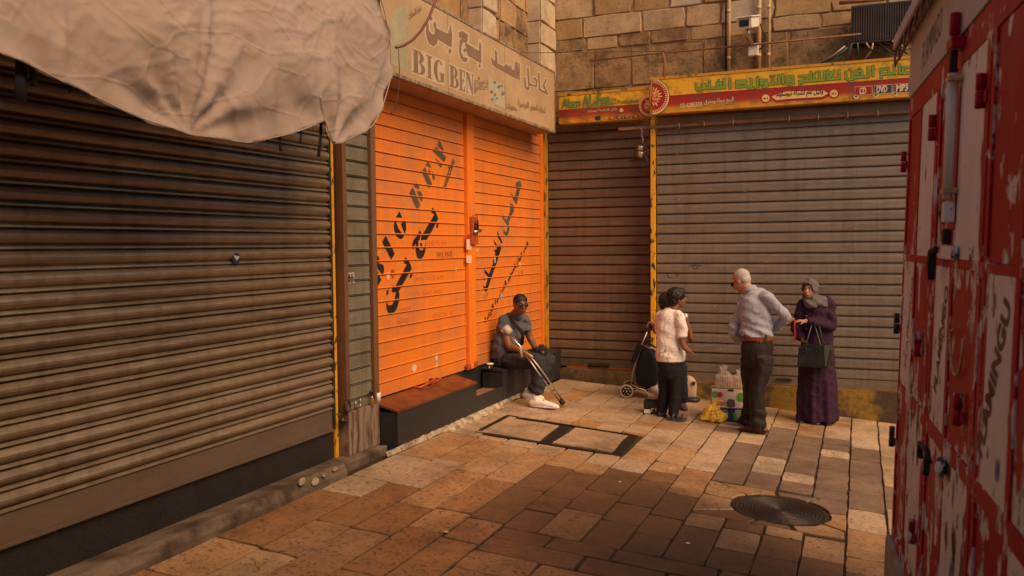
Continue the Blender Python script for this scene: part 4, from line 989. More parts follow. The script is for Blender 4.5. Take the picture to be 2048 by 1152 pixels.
# rust strip in front of the wide shutter
rs = empty('shutter_bar', (-1.5, YB2-.09, 3.2), 'long rust-brown bar with hanging ties across the wide shutter under the yellow sign', 'bar')
a, b = ony(1237, 258, YB2-.09), ony(1825, 221, YB2-.09); mb = MB()
d_ = (b-a); mb.prism([a-rs.location+Vector((0, 0, -.018)), a-rs.location+Vector((0, 0, .016)), b-rs.location+Vector((0, 0, .020)), b-rs.location+Vector((0, 0, -.022))], (0, .02, 0)); mb.build('bar_body', M['wood_beam'], rs)
for px in (1358, 1408, 1466, 1578, 1636, 1695, 1755):
    c0 = ony(px, 258+(px-1237)/(1825-1237)*(-37), YB2-.1)-rs.location; mb = MB(); mb.tube([c0+Vector((0, 0, .03)), c0+Vector((.004, -.008, 0)), c0+Vector((.002, 0, -.04))], .006, 6); mb.build('tie', M['ivory'], rs)
c0 = ony(1281, 256, YB2-.12)-rs.location; mb = MB(); mb.tube([c0, c0+Vector((.02, 0, -.04)), c0+Vector((.01, 0, -.08)), c0+Vector((.03, 0, -.14)), c0+Vector((.02, 0, -.2))], .012, 6); mb.build('hanging_rag', M['wood_beam'], rs)
# little round lamps by the post
lm = empty('spotlight', ony(1292, 300, YB2-.1), 'small dark spotlight with shiny rims fixed to the yellow post', 'lamp')
for dx, dz in ((0, .04), (.0, -.03)):
    mb = MB(); mb.tube([(dx-.03, 0, dz), (dx-.06, -.06, dz-.03)], [.03, .05], 12); mb.build('lamp_head', M['dark_steel'], lm)
    mb = MB(); mb.tube([Vector((dx-.06, -.06, dz-.03)), Vector((dx-.064, -.068, dz-.033))], .047, 12); mb.build('lens', M['chrome'], lm)
mb = MB(); mb.tube([(-.03, 0, .04), (.02, .05, 0), (-.03, 0, -.03)], .012, 6); mb.build('bracket', M['dark_steel'], lm)
mb = MB(); mb.prism([(-.25, 0, -.13), (-.02, -.02, -.05), (.02, 0, -.1), (.02, 0, -.14)], (0, .02, 0)); mb.build('shade_flap', M['dark_steel'], lm)
# security camera
ca = ony(1494, 45, 10.45); sc_ = empty('security_camera', ca, 'white box security camera on an arm against the stone wall', 'security camera', rz=R(-8))
Mx = Matrix.Rotation(R(14), 4, 'X') @ Matrix.Rotation(R(2), 4, 'Z')
mb = MB(); mb.box((-.085, -.14, -.065), (.085, .28, .055), M=Mx, bev=.012); mb.build('housing', M['white'], sc_)
mb = MB(); mb.box((-.1, -.19, .056), (.1, .3, .072), M=Mx, bev=.005); mb.build('sun_hood', M['white'], sc_)
mb = MB(); mb.box((-.083, -.146, -.063), (.083, -.1405, .053), M=Mx, bev=.002); mb.box((-.058, -.15, -.045), (.058, -.1465, .036), M=Mx); mb.build('front_plate', M['white'], sc_)
mb = MB(); mb.box((-.055, -.153, -.042), (.055, -.1505, .033), M=Mx); mb.build('window', base('dark_glass', (.01, .012, .018), .08)[0], sc_)
mb = MB(); mb.tube([(0, .02, -.07), (.0, .04, -.12), (.03, .12, -.24)], [.02, .025, .022], 10); mb.build('arm', M['steel'], sc_)
mb = MB(); mb.box((-.02, .13, -.36), (.09, .20, -.22), bev=.008); mb.build('wall_bracket', M['white'], sc_)
mb = MB(); mb.tube([(.09, .25, .03), (.13, .3, -.1), (.1, .32, -.24), (.05, .3, -.27)], .011, 8); mb.build('cable', M['black'], sc_)
# ribbed dark unit with cables
bx = empty('ribbed_box', (.19, 10.6, 4.04), 'dark ribbed metal unit hanging on the wall above the right end of the yellow sign', 'metal box', )
mb = MB(); mb.box((-.30, .02, .0), (.31, .3, .40), bev=.01); mb.build('casing', M['dark_steel'], bx)
mb = MB(); mb.box((-.31, .0, -.012), (.32, .02, .008)); mb.box((-.31, .0, .39), (.32, .02, .412)); mb.box((-.31, 0, .009), (-.295, .02, .389)); mb.box((.305, 0, .009), (.32, .02, .389)); mb.build('frame', M['dark_steel'], bx)
fin = MB(); fin.box((-.006, -.004, .012), (.006, .018, .386)); fm = fin.mesh('fin'); fm.materials.append(worn('brown_fin', (.09, .065, .05), (.04, .03, .02), .5, .6, .2))
for k in range(23): inst('fin', fm, bx, (-.275+k*.0252, 0, 0))
rg = random.Random(2)
cl_ = {'green': base('green_cable', (.03, .12, .1), .5)[0], 'white': base('pale_cable', (.6, .5, .38), .5)[0], 'black': M['black']}
cabs = [('white', [(1690, 92), (1670, 108), (1645, 126)], 'pale cable slanting down left of the ribbed box'), ('green', [(1695, 95), (1672, 113), (1650, 128)], 'green cable slanting beside the pale one left of the ribbed box'),
        ('green', [(1704, 86), (1698, 106), (1696, 120)], 'green cable hanging steeply under the ribbed box corner'), ('green', [(1715, 86), (1717, 104), (1716, 120)], 'green cable hanging straight under the ribbed box'),
        ('white', [(1746, 86), (1744, 100), (1730, 118)], 'pale looping cable in the middle under the ribbed box'), ('white', [(1732, 86), (1738, 94), (1745, 97)], 'short pale cable under the ribbed box'),
        ('black', [(1722, 98), (1760, 102), (1800, 102), (1820, 96)], 'black cable sagging sideways under the ribbed box'), ('black', [(1757, 86), (1780, 104), (1800, 116)], 'black cable slanting right under the ribbed box'),
        ('black', [(1768, 84), (1800, 98), (1815, 108)], 'upper black cable slanting right towards the red stall'), ('white', [(1784, 82), (1815, 97)], 'pale cable at the right end under the ribbed box'),
        ('black', [(1640, 128), (1670, 112), (1692, 84)], 'black cable bundled left of the ribbed box')]
for c_, pts, lab in cabs: cyl('cable', lab, 'cable', [ony(x, y, 10.6+.03*i) for i, (x, y) in enumerate(pts)], .0085, cl_[c_], 'cables under the ribbed box', 7)
cyl('support_bar', 'rusty upright bar under the left end of the ribbed box', 'bar', [ony(1702, 82, 10.66), ony(1694, 120, 10.66)], .022, M['rust_rail'])
cyl('support_bar', 'rusty horizontal bar above the ribbed box', 'bar', [ony(1678, 6, 10.7), ony(1720, 2, 10.7), ony(1770, -2, 10.7)], .022, M['rust_rail'])
# hanging red-brown cable at the top and a thin wire over the orange shutter
cyl('red_cable', 'sagging red-brown cable hanging past the left end of the beige sign', 'cable', [onx(x, y, -3.3) for x, y in ((880, -40), (872, 0), (858, 35), (842, 62), (825, 80), (808, 91), (792, 95))], .011, base('red_brown_cable', (.16, .05, .03), .4)[0], seg=8)
cyl('thin_wire', 'thin wire with a curled end hanging over the orange shutter', 'wire', [onx(x, y, -3.5) for x, y in ((797, 98), (799, 140), (797, 180), (790, 218), (785, 222), (783, 227), (788, 230), (791, 225), (789, 219))], .0035, M['dark_steel'], seg=6)

# ------------------------------------------------------------------ canvas awning
cv, T = base('canvas_cloth', (.42, .30, .245), .85, spec=.15)
v = coords(T, (1, 1, 1), 'World', False); n1 = noisef(T, v, 3.2, 6, .6); n2 = noisef(T, v, 1.1, 4, .5)
c = mixc(T, ramp(T, n1, [(.4, 0.0), (.75, .5)]), (.40, .32, .28), (.30, .225, .18)); c = mixc(T, ramp(T, n2, [(.45, 0.0), (.7, .4)]), c, (.41, .32, .265)); T.l(c, T.b.inputs['Base Color'])
wv = T.n('ShaderNodeTexWave', wave_type='BANDS', bands_direction='Z'); wv.inputs['Scale'].default_value = 130; T.l(v, wv.inputs['Vector'])
wy = T.n('ShaderNodeTexWave', wave_type='BANDS', bands_direction='Y'); wy.inputs['Scale'].default_value = 130; T.l(v, wy.inputs['Vector'])
b_ = bump(T, mathn(T, 'ADD', wv.outputs[1], wy.outputs[1]), .0006, .5)
cr = noisef(T, coords(T, (1, 1, 1.4), 'World', False), 5.5, 5, .55, 1.2); b_ = bump(T, cr, .010, .6, b_)
cr2 = T.n('ShaderNodeTexVoronoi', feature='DISTANCE_TO_EDGE'); cr2.inputs['Scale'].default_value = 3.1; T.l(coords(T, (1, .8, 1.3), 'World', False), cr2.inputs['Vector'])
bump(T, ramp(T, cr2.outputs[0], [(0.0, 1.0), (.05, .0)]), .004, .5, b_)
out = [(-160, 30), (-60, 80), (0, 108), (60, 132), (110, 158), (160, 182), (210, 205), (260, 230), (300, 245), (345, 258), (380, 271), (430, 277), (470, 284), (497, 287), (530, 280), (575, 270), (612, 258), (648, 241),
       (654, 256), (660, 272), (667, 288), (682, 286), (700, 277), (725, 266), (745, 252), (752, 240), (765, 212), (776, 175), (782, 150), (781, 110), (778, 70), (768, 25), (752, -30)]
XT = -3.12; bot = [onx(x, y, XT) for x, y in out]
acc = [0]
for i in range(1, len(bot)): acc.append(acc[-1]+(bot[i]-bot[i-1]).length)
def botp(s):
    d = s*acc[-1]
    for i in range(1, len(bot)):
        if acc[i] >= d: t = (d-acc[i-1])/(acc[i]-acc[i-1]+1e-9); return bot[i-1].lerp(bot[i], t)
    return bot[-1]
NS, NV = 300, 150; tarp = MB(); vs = []; fs = []
yl, yr = 1.2, 5.0
for i in range(NS+1):
    s = i/NS; B_ = botp(s); yt = yl+(yr-yl)*(s**.9); T_ = Vector((-3.72, yt, 4.35))
    for j in range(NV+1):
        t = j/NV; p = B_.lerp(T_, t)
        # belly, radial folds towards the pinched corner, broad creases
        belly = .20*math.sin(math.pi*min(1, t*1.15))**1.0*(.6+.4*math.sin(s*3))
        tip = onx(380, 271, XT); dy, dz = p.y-tip.y, p.z-tip.z; rr = math.hypot(dy, dz); th = math.atan2(dz, dy)
        rad = .022*math.sin(th*13+1.0)*math.exp(-rr*1.6)*min(1, rr*5)
        seam = .03*math.exp(-((dy-.28*dz)/.03)**2)*(1 if dz > 0 else 0)*math.exp(-dz*1.5)
        tip2 = onx(667, 288, XT); dy2, dz2 = p.y-tip2.y, p.z-tip2.z; r2 = math.hypot(dy2, dz2); rad2 = .035*math.sin(math.atan2(dz2, dy2)*9)*math.exp(-r2*2.2)*min(1, r2*5)
        q_ = Vector((p.y, p.z, 1)); wq = q_+Vector((noise.noise(q_*1.3), noise.noise(q_*1.3+Vector((5, 2, 1))), 0))*.5
        rg1 = (1-abs(noise.noise(Vector((wq.x*1.9, wq.y*3.0, 1)))*2.2)); rg2 = (1-abs(noise.noise(Vector((wq.x*4.4+wq.y*2, wq.y*6.0, 4)))*2.2)); rg3 = (1-abs(noise.noise(Vector((wq.x*9-wq.y*4, wq.y*11.0, 9)))*2.2))
        nz = noise.noise(Vector((p.y*1.7, p.z*2.1, 1)))*.05+max(0, rg1)**3*.012+max(0, rg2)**4*.007+max(0, rg3)**4*.004-.01
        rim = .018*math.exp(-t*22)*math.sin(s*90)
        ed = min(1, t*10+.15)
        vs.append((p.x+(belly+rad+seam+rad2+nz)*ed+rim, p.y, p.z))
for i in range(NS):
    for j in range(NV): fs.append((i*(NV+1)+j, (i+1)*(NV+1)+j, (i+1)*(NV+1)+j+1, i*(NV+1)+j+1))
o3 = Vector((-3.5, 3.4, 2.4)); tarp.add([Vector(p)-o3 for p in vs], fs, True)
aw = empty('canvas_awning', o3, 'crumpled beige canvas awning sagging over the wide left shutter', 'awning')
tb = tarp.build('canvas', cv, aw); md = tb.modifiers.new('thick', 'SOLIDIFY'); md.thickness = .003; md.offset = -1
mb = MB(); hem = [botp(s/90)-o3+Vector((.004, 0, .004)) for s in range(0, 91)]; mb.tube(hem, .004, 6); mb.build('hem_cord', cv, aw)
for pts, w in (([(43, 118), (42, 160), (41, 200)], .028), ([(62, 130), (66, 150), (70, 173)], .018), ([(141, 160), (142, 175), (140, 186)], .006), ([(292, 225), (290, 236), (291, 241)], .02), ([(560, 268), (560, 285), (562, 303)], .014), ([(603, 255), (602, 275), (600, 288)], .010), ([(643, 235), (641, 275), (637, 314)], .018)):
    q = [onx(x, y, XT-.06)-o3 for x, y in pts]; mb = MB(); mb.tube(q, [(w, .004)]*3, 8, lat=(0, 1, 0)); mb.build('strap', M['black'], aw)

# ------------------------------------------------------------------ red and white stall on the right
SO = Vector((.164, 5.042, -.27)); sa = R(4.0); sdir = Vector((math.sin(sa), -math.cos(sa), 0)); th_ = .028
n0 = Vector((-math.cos(sa), -math.sin(sa), 0)); sup = Vector((-n0.x*math.sin(th_), -n0.y*math.sin(th_), math.cos(th_)))
syd = sup.cross(sdir)
stl = empty('market_stall', SO, 'red and white painted metal stall with peeling paint, locked, at the right edge', 'stall')
stl.matrix_world = Matrix((sdir, syd, sup)).transposed().to_4x4(); stl.location = SO
def chip(name, col, under, amt_lo, dens, scale=9, rough=.5):
    mt, T = base(name, col, rough, spec=.2)
    v = coords(T, (1.3, 1, .55), 'World', False); g = T.n('ShaderNodeNewGeometry'); sx = T.n('ShaderNodeSeparateXYZ'); T.l(g.outputs['Position'], sx.inputs[0])
    nz = noisef(T, v, scale, 9, .62, .3)
    hgt = mathn(T, 'MULTIPLY', mathn(T, 'SUBTRACT', sx.outputs[2], 1.9), -.052, )
    hgt = mathn(T, 'MINIMUM', mathn(T, 'MAXIMUM', hgt, -.06), .05)
    tc = T.n('ShaderNodeTexCoord'); sg_ = T.n('ShaderNodeSeparateXYZ'); T.l(tc.outputs['Generated'], sg_.inputs[0])
    dx = mathn(T, 'MINIMUM', sg_.outputs[0], mathn(T, 'SUBTRACT', 1.0, sg_.outputs[0])); dz = mathn(T, 'MINIMUM', sg_.outputs[2], mathn(T, 'SUBTRACT', 1.0, sg_.outputs[2]))
    ed = ramp(T, mathn(T, 'MINIMUM', dx, dz), [(0.0, .05), (.14, 0.0)]); hgt = mathn(T, 'ADD', hgt, mathn(T, 'SUBTRACT', ed, .012))
    f = ramp(T, mathn(T, 'ADD', nz, hgt), [(amt_lo, 0.0), (amt_lo+.012, 1.0)])
    und = mixc(T, ramp(T, noisef(T, v, 26, 5, .7), [(.5, 0.0), (.62, 1.0)]), under, (.08, .06, .05))
    tone = noisef(T, v, 3, 5, .6); c = mixc(T, ramp(T, tone, [(.35, 0.0), (.8, .5)]), tuple(col), tuple(x*.6 for x in col))
    c = mixc(T, f, c, und); T.l(c, T.b.inputs['Base Color']); bump(T, f, .0012, -.8)
    T.l(ramp(T, tone, [(.3, rough-.05), (.8, rough+.2)]), T.b.inputs['Roughness']); return mt
RED = chip('peeling_red_paint', (.43, .012, .026), (.72, .68, .70), .585, 1); REDP = chip('red_panel_paint', (.41, .011, .024), (.72, .68, .70), .585, 1, 6)
WHT = chip('white_stall_paint', (.84, .81, .86), (.10, .075, .06), .62, 1, 11, .45)
FAS = chip('greyish_fascia_paint', (.56, .51, .52), (.16, .12, .10), .66, 1, 7, .6)
def sb(name, mt, a, b, bev=0.0, parent=stl):
    mb = MB(); mb.box(a, b, bev=bev); return mb.build(name, mt, parent)
# local axes: x towards the camera along the front, y into the stall, z up
sb('body', FAS, (0.02, .05, .30), (4.6, 1.5, 3.05))
sb('fascia', FAS, (-.004, -.01, 2.80), (4.6, .049, 3.12))
sb('concrete_base', worn('painted_concrete', (.42, .38, .36), (.15, .11, .08), .7, .9, scale=6, bd=.003), (-.03, -.03, -.6), (4.6, 1.5, .44), .02)
mb = MB(); mb.box((-.14, -.07, 3.115), (4.6, 1.5, 3.14), M=Matrix.Translation((0, 0, 0))); mb.build('roof_sheet', M['sign_edge'], stl)
mb = MB(); mb.prism([(-.14, -.072, 3.09), (4.6, -.072, 3.09), (4.6, -.072, 3.15), (-.14, -.072, 3.15)], (0, -.012, 0)); mb.build('roof_edge', FAS, stl)
for z0, z1 in ((2.69, 2.795), (1.955, 2.005) if False else (1.945, 1.975), (1.235, 1.30), (.44, .50)):
    sb('rail', RED, (.0, -.003, z0), (4.6, .048, z1), .0015)
pitch = 1.0
for k in range(5):
    u = k*1.005
    sb('door_seam', M['rust_rail'] if k else RED, (u-.006, -.0, .5), (u+.006, .03, 2.69))
    sb('stile', RED, (u+.008, -.0045, .5), (u+.058, .046, 2.69), .0015)
    sb('stile', RED, (u+.425, -.0035, .5), (u+.478, .046, 2.69), .0015)
    sb('stile', RED, (u+.93, -.0045, .5), (u+.992, .046, 2.69), .0015)
    # top row: red left panel, white right panel
    sb('panel', REDP, (u+.06, .003, 1.977), (u+.423, .03, 2.688)); sb('panel', WHT, (u+.48, .0005, 1.977), (u+.928, .03, 2.688))
    # middle row: white left panel, red right panel
    if k in (0, 1, 2, 3): sb('panel', WHT, (u+.10 if k else u+.06, -.0012, 1.302), (u+.423, .03, 1.943))
    sb('panel', REDP, (u+.48, .003, 1.302), (u+.928, .03, 1.943))
    # bottom row: red left, white right
    sb('panel', REDP, (u+.06, .003, .502), (u+.423, .03, 1.233)); sb('panel', WHT, (u+.48, .0, .502), (u+.928, .03, 1.233))
    sb('stile', RED, (u+.06, -.002, 1.302), (u+.098, .03, 1.943)) if k else None
ink = base('black_ink', (.015, .015, .018), .5)[0]
def stext(s, p0, p1, h, up, mt=ink, d=.0028, fat=.03, name='lettering', shear=0):
    A_ = Vector((p0[0], -d, p0[1])); B_ = Vector((p1[0], -d, p1[1])); U = B_-A_; w = U.length; U.normalize()
    return text_on(s, mt, stl, A_, U, Vector((up[0], 0, up[1])), width=w, height=h, fat=fat, name=name)
stext('FLAMINGO', (.47, 2.86), (1.02, 2.905), .125, (.05, 1), d=.0115, fat=-.005, mt=base('faded_ink', (.13, .1, .09), .7)[0])
stext('FLAMINGU', (2.13, 1.38), (2.40, 1.86), .085, (-1, .28), fat=.035)
stext('FLAMINGO', (1.25, 1.43), (1.42, 1.86), .07, (-1, .28), fat=.025)
stext('FLAMINGO', (.30, 1.40), (.42, 1.86), .06, (-1, .28), fat=.0)
poly_print([[Vector((u_+.012*math.cos(a)*1.2, -.006, w_+.035*math.sin(a))) for a in [k*.5 for k in range(12)]] for u_, w_ in ((2.34, 1.40),)], base('blue_round_sticker', (.05, .06, .25), .5)[0], stl, 'round_sticker')
# scratches, rods, bolts, locks and hinges
rg = random.Random(8); pl = []
for (u_, w_, L_, n_) in ((1.72, 1.02, .32, 5), (1.75, .85, .2, 4), (.75, 1.2, .1, 3), (.62, 2.35, .05, 1), (1.86, 2.3, .05, 1)):
    for k in range(n_):
        x, z = u_+rg.uniform(-.05, .05), w_+rg.uniform(-L_/2, L_/2); s_ = rg.uniform(.03, .09)
        pl.append([Vector((x, -.0016, z+s_)), Vector((x+.014, -.0016, z+s_*.3)), Vector((x+.006, -.0016, z-s_)), Vector((x-.008, -.0016, z))])
for q_ in pl: poly_print([q_], ink, stl, 'scratch')
mb = MB(); mb.tube([(1.475, -.03, 2.20), (1.475, -.03, 2.66)], .018, 12); mb.build('bolt_tube', M['white'], stl)
mb = MB(); mb.tube([(1.475, -.03, 2.655), (1.475, -.03, 2.86)], .014, 12); mb.build('bolt_rod', M['dark_steel'], stl)
mb = MB(); mb.tube([(1.475, -.03, 2.80), (1.475, -.03, 2.88)], .018, 12); mb.box((1.43, -.05, 2.745), (1.54, -.004, 2.785), bev=.006); mb.build('bolt_keeper', RED, stl)
for z in (2.63, 2.22):
    mb = MB(); mb.box((1.445, -.05, z), (1.52, -.004, z+.018), bev=.003); mb.build('bolt_strap', M['ivory'], stl)
mb = MB(); mb.box((1.45, -.045, 2.11), (1.50, -.004, 2.19), bev=.012); mb.build('bolt_foot', WHT, stl)
mb = MB(); mb.tube([(1.43, -.03, 2.11), (1.41, -.04, 2.15), (1.42, -.03, 2.19)], .008, 8); mb.build('bolt_lever', M['dark_steel'], stl)
mb = MB(); mb.box((1.40, -.035, 2.03), (1.44, -.004, 2.09), bev=.01); mb.build('padlock_body', M['iron'], stl)
mb = MB(); mb.box((1.32, -.028, 1.90), (1.60, -.005, 1.95), M=Matrix.Translation((0, 0, .075)), bev=.006); mb.build('lock_flap', WHT, stl)
mb = MB(); mb.tube([(1.32, -.035, 2.01), (1.29, -.045, 2.0), (1.27, -.045, 1.96), (1.265, -.04, 1.89)], [.013, .018, .019, .014], 10); mb.build('padlock_body', M['iron'], stl)
mb = MB(); mb.box((1.30, -.055, 1.10), (1.34, -.03, 1.18), M=Matrix.Rotation(R(14), 4, 'Y') @ Matrix.Translation((-.28, 0, .32)), bev=.01); lk = mb
mb.build('padlock_body', M['iron'], stl)
mb = MB(); mb.tube([(1.39, -.07, 1.20), (1.41, -.075, 1.26), (1.47, -.06, 1.25), (1.49, -.05, 1.20)], .011, 8); mb.build('shackle', M['dark_steel'], stl)
mb = MB(); mb.ball((1.53, -.02, 1.20), (.04, .02, .04)); mb.build('lock_cover', WHT, stl)
for (u_, w_) in ((.93, 2.53), (1.93, 2.52), (-.03, 2.47), (-.03, 1.60), (.80, 1.58), (1.80, 1.47), (-.03, .98), (.86, .74)):
    mb = MB(); mb.tube([(u_, -.018, w_-.055), (u_, -.018, w_-.002)], .015, 10); mb.tube([(u_, -.018, w_+.002), (u_, -.018, w_+.055)], .015, 10); mb.box((u_, -.012, w_-.04), (u_+.05, -.0052, w_+.0), bev=.002)
    mb.build('hinge', RED if w_ > 1.7 or u_ > .5 else M['dark_steel'], stl)
for k in range(9):
    u_ = -.12+k*.2; mb = MB(); mb.tube([(u_, -.06, 3.13), (u_, -.075, 3.04), (u_+.035, -.075, 2.99), (u_+.07, -.07, 3.01), (u_+.07, -.06, 3.03)], .006, 6); mb.build('hook', M['rust_rail'], stl)
mb = MB(); mb.tube([(1.62, -.013, 1.72)]+[(1.70+.12*math.cos(a), -.013, 1.72+.15*math.sin(a)) for a in [math.pi+k*.39 for k in range(9)]], .005, 6); mb.build('wire_loop', M['ivory'], stl)
# ------------------------------------------------------------------ people
def fig_mesh(chains, voxel, smooth=4, balls=(), noise_amp=0.0, noise_s=(9, 9, 9), seed=0.0, fold=None):
    """chains: list of dict(p=[points], r=[radii or (ra, rb)], lat=vector) closed round limbs; merged to one skin"""
    mb = MB()
    for c in chains:
        P = [Vector(p) for p in c['p']]; rr = c['r'] if isinstance(c['r'], list) else [c['r']]*len(P)
        rr = [(r if isinstance(r, tuple) else (r, r)) for r in rr]; lat = c.get('lat')
        # smooth the path (Catmull-Rom) and round the ends
        Q = []; RR = []; n = len(P); sub = c.get('sub', 4)
        for i in range(n-1):
            a, b, d, e = P[max(i-1, 0)], P[i], P[i+1], P[min(i+2, n-1)]
            for k in range(sub):
                t = k/sub; Q.append(.5*((2*b)+(d-a)*t+(2*a-5*b+4*d-e)*t*t+(-a+3*b-3*d+e)*t**3))
                RR.append(tuple(rr[i][m_]*(1-t)+rr[i+1][m_]*t for m_ in (0, 1)))
        Q.append(P[-1]); RR.append(rr[-1])
        if c.get('cap', True):
            d0 = (Q[0]-Q[1]).normalized(); d1 = (Q[-1]-Q[-2]).normalized(); r0, r1 = RR[0], RR[-1]; ca, cb = min(r0), min(r1)
            cs_ = c.get('capk', .8)
            Q = [Q[0]+d0*ca*cs_*.95, Q[0]+d0*ca*cs_*.7] + Q + [Q[-1]+d1*cb*cs_*.7, Q[-1]+d1*cb*cs_*.95]
            RR = [(r0[0]*.3, r0[1]*.3), (r0[0]*.72, r0[1]*.72)] + RR + [(r1[0]*.72, r1[1]*.72), (r1[0]*.3, r1[1]*.3)]
        mb.tube(Q, RR, c.get('seg', 18), lat=lat)
    for b in balls: mb.ball(*b)
    me = mb.mesh('skin'); o = bpy.data.objects.new('skin', me); COL.objects.link(o)
    rm = o.modifiers.new('r', 'REMESH'); rm.mode = 'VOXEL'; rm.voxel_size = voxel; rm.use_smooth_shade = True
    if smooth: sm = o.modifiers.new('s', 'SMOOTH'); sm.iterations = smooth; sm.factor = .5
    dg = bpy.context.evaluated_depsgraph_get(); out = bpy.data.meshes.new_from_object(o.evaluated_get(dg))
    bpy.data.objects.remove(o); bpy.data.meshes.remove(me)
    if noise_amp or fold:
        ns = [v.normal.copy() for v in out.vertices]
        for v, nn in zip(out.vertices, ns):
            a = 0
            if noise_amp:
                q = Vector((v.co.x*noise_s[0]+seed, v.co.y*noise_s[1], v.co.z*noise_s[2])); a += noise.noise(q)*noise_amp*.7 + (max(0, 1-abs(noise.noise(q*1.7+Vector((3, 1, seed)))*2.6))**2-.3)*noise_amp*.8
            if fold: a += fold(v.co)
            v.co = v.co + nn*a
    out.polygons.foreach_set('use_smooth', [True]*len(out.polygons)); out.update()
    return out

class Person:
    """local frame: x = right as seen from the street side, y = away, z = up; built where the person stands"""
    def __init__(s, px, py, label, up=0.0, cat='person', group=None, base=None):
        b = base if base is not None else onf(px, py); s.b = Vector(b); az = math.atan2(-s.b.x, s.b.y)
        s.root = empty('person', s.b, label, cat, group, rz=az)
        s.away = Vector((-math.sin(az), math.cos(az), 0)); s.rt = Vector((math.cos(az), math.sin(az), 0))
    def __call__(s, px, py, dep=0.0):
        d = ray(px, py); t = ((s.b+s.away*dep-EYE).dot(s.away))/d.dot(s.away); p = EYE+d*t-s.b
        return Vector((p.dot(s.rt), p.dot(s.away), p.z))
    def add(s, name, chains, mat, voxel=.010, smooth=4, balls=(), parent=None, **k):
        return link(name, fig_mesh(chains, voxel, smooth, balls, **k), mat, parent or s.root)

def skin_mat(name, col, rough=.5):
    mt, T = base(name, col, rough, spec=.4); v = coords(T, (1, 1, 1), 'Object', True); n1 = noisef(T, v, 18, 4, .6)
    T.l(mixc(T, ramp(T, n1, [(.35, 0.0), (.75, .35)]), tuple(col), tuple(x*.72 for x in col)), T.b.inputs['Base Color']); T.b.inputs['Subsurface Weight'].default_value = .08
    T.b.inputs['Subsurface Radius'].default_value = (.02, .008, .004); return mt
def cloth(name, col, rough=.85, weave=260, stripes=None, var=.12, bd=.0006):
    mt, T = base(name, col, rough, spec=.2); v = coords(T, (1, 1, 1), 'Object', False); n1 = noisef(T, v, 7, 5, .6)
    c = mixc(T, ramp(T, n1, [(.3, 0.0), (.8, .5)]), tuple(col), tuple(x*(1-var*2) for x in col))
    if stripes:
        w = T.n('ShaderNodeTexWave', wave_type='BANDS', bands_direction='X'); w.inputs['Scale'].default_value = stripes[0]; T.l(v, w.inputs['Vector'])
        c = mixc(T, ramp(T, w.outputs[1], [(.45, 0.0), (.6, .6)]), c, stripes[1])
    T.l(c, T.b.inputs['Base Color']); n2 = noisef(T, v, weave, 2, .5); b_ = bump(T, n2, bd, .5)
    n3 = noisef(T, coords(T, (1, 1, .6), 'Object', False), 16, 4, .55, .6); bump(T, n3, .012, .55, b_)
    return mt
SK_L = skin_mat('skin_light', (.48, .24, .15)); SK_D = skin_mat('skin_brown', (.19, .085, .045)); SK_M = skin_mat('skin_tan', (.26, .115, .06))
HAIRB = worn('black_hair', (.012, .010, .009), (.03, .02, .015), .5, .55, 0, 40, (1, 1, 1), .002, kind='Object', fine=150)
HAIRG = worn('grey_hair', (.50, .46, .42), (.25, .22, .2), .6, .7, 0, 25, (1, 1, 1), .002, kind='Object', fine=150)
LIP = base('lips', (.26, .08, .06), .5)[0]; EYEM = base('eye_white', (.55, .5, .46), .3)[0]; IRIS = base('iris', (.02, .012, .01), .2)[0]; GLASS = base('dark_lens', (.01, .01, .012), .12)[0]

def head(P, c, yaw, size=.115, pitch=0.0, jaw=1.0):
    """returns chains and balls of a head centred at c (eye height); yaw 0 = looks away, 90 = looks right, 180 = to the street, 270 = left"""
    a = R(yaw); f = Vector((math.sin(a), math.cos(a), 0)); r_ = Vector((math.cos(a), -math.sin(a), 0)); u = Vector((0, 0, 1))
    pm = Matrix.Rotation(-pitch, 3, r_); f = pm @ f; u = pm @ u; s = size
    L = lambda x, y, z: Vector(c)+r_*x*s+f*y*s+u*z*s
    rot = Matrix((r_, f, u)).transposed()
    balls = [(L(0, -.12, .28), (.66*s, .80*s, .72*s), 22, 16, None, rot), (L(0, .12, -.15), (.56*s, .64*s, .74*s), 20, 14, None, rot), (L(0, .30, -.62), (.38*s*jaw, .36*s, .33*s), 16, 10, None, rot),
             (L(.40, .28, -.22), (.20*s, .24*s, .2*s), 12, 8, None, rot), (L(-.40, .28, -.22), (.20*s, .24*s, .2*s), 12, 8, None, rot),
             (L(.64, -.08, -.05), (.07*s, .15*s, .24*s), 10, 8, None, rot), (L(-.64, -.08, -.05), (.07*s, .15*s, .24*s), 10, 8, None, rot),
             (L(0, .72, .16), (.36*s, .10*s, .08*s), 12, 8, None, rot)]
    chains = [dict(p=[L(0, .68, .12), L(0, .82, -.10), L(0, .94, -.26)], r=[(.07*s, .08*s), (.10*s, .10*s), (.15*s, .11*s)], seg=10, lat=r_),
              dict(p=[L(-.16, .72, -.52), L(0, .80, -.50), L(.16, .72, -.52)], r=[.05*s, .075*s, .05*s], seg=8)]
    return chains, balls, L, rot
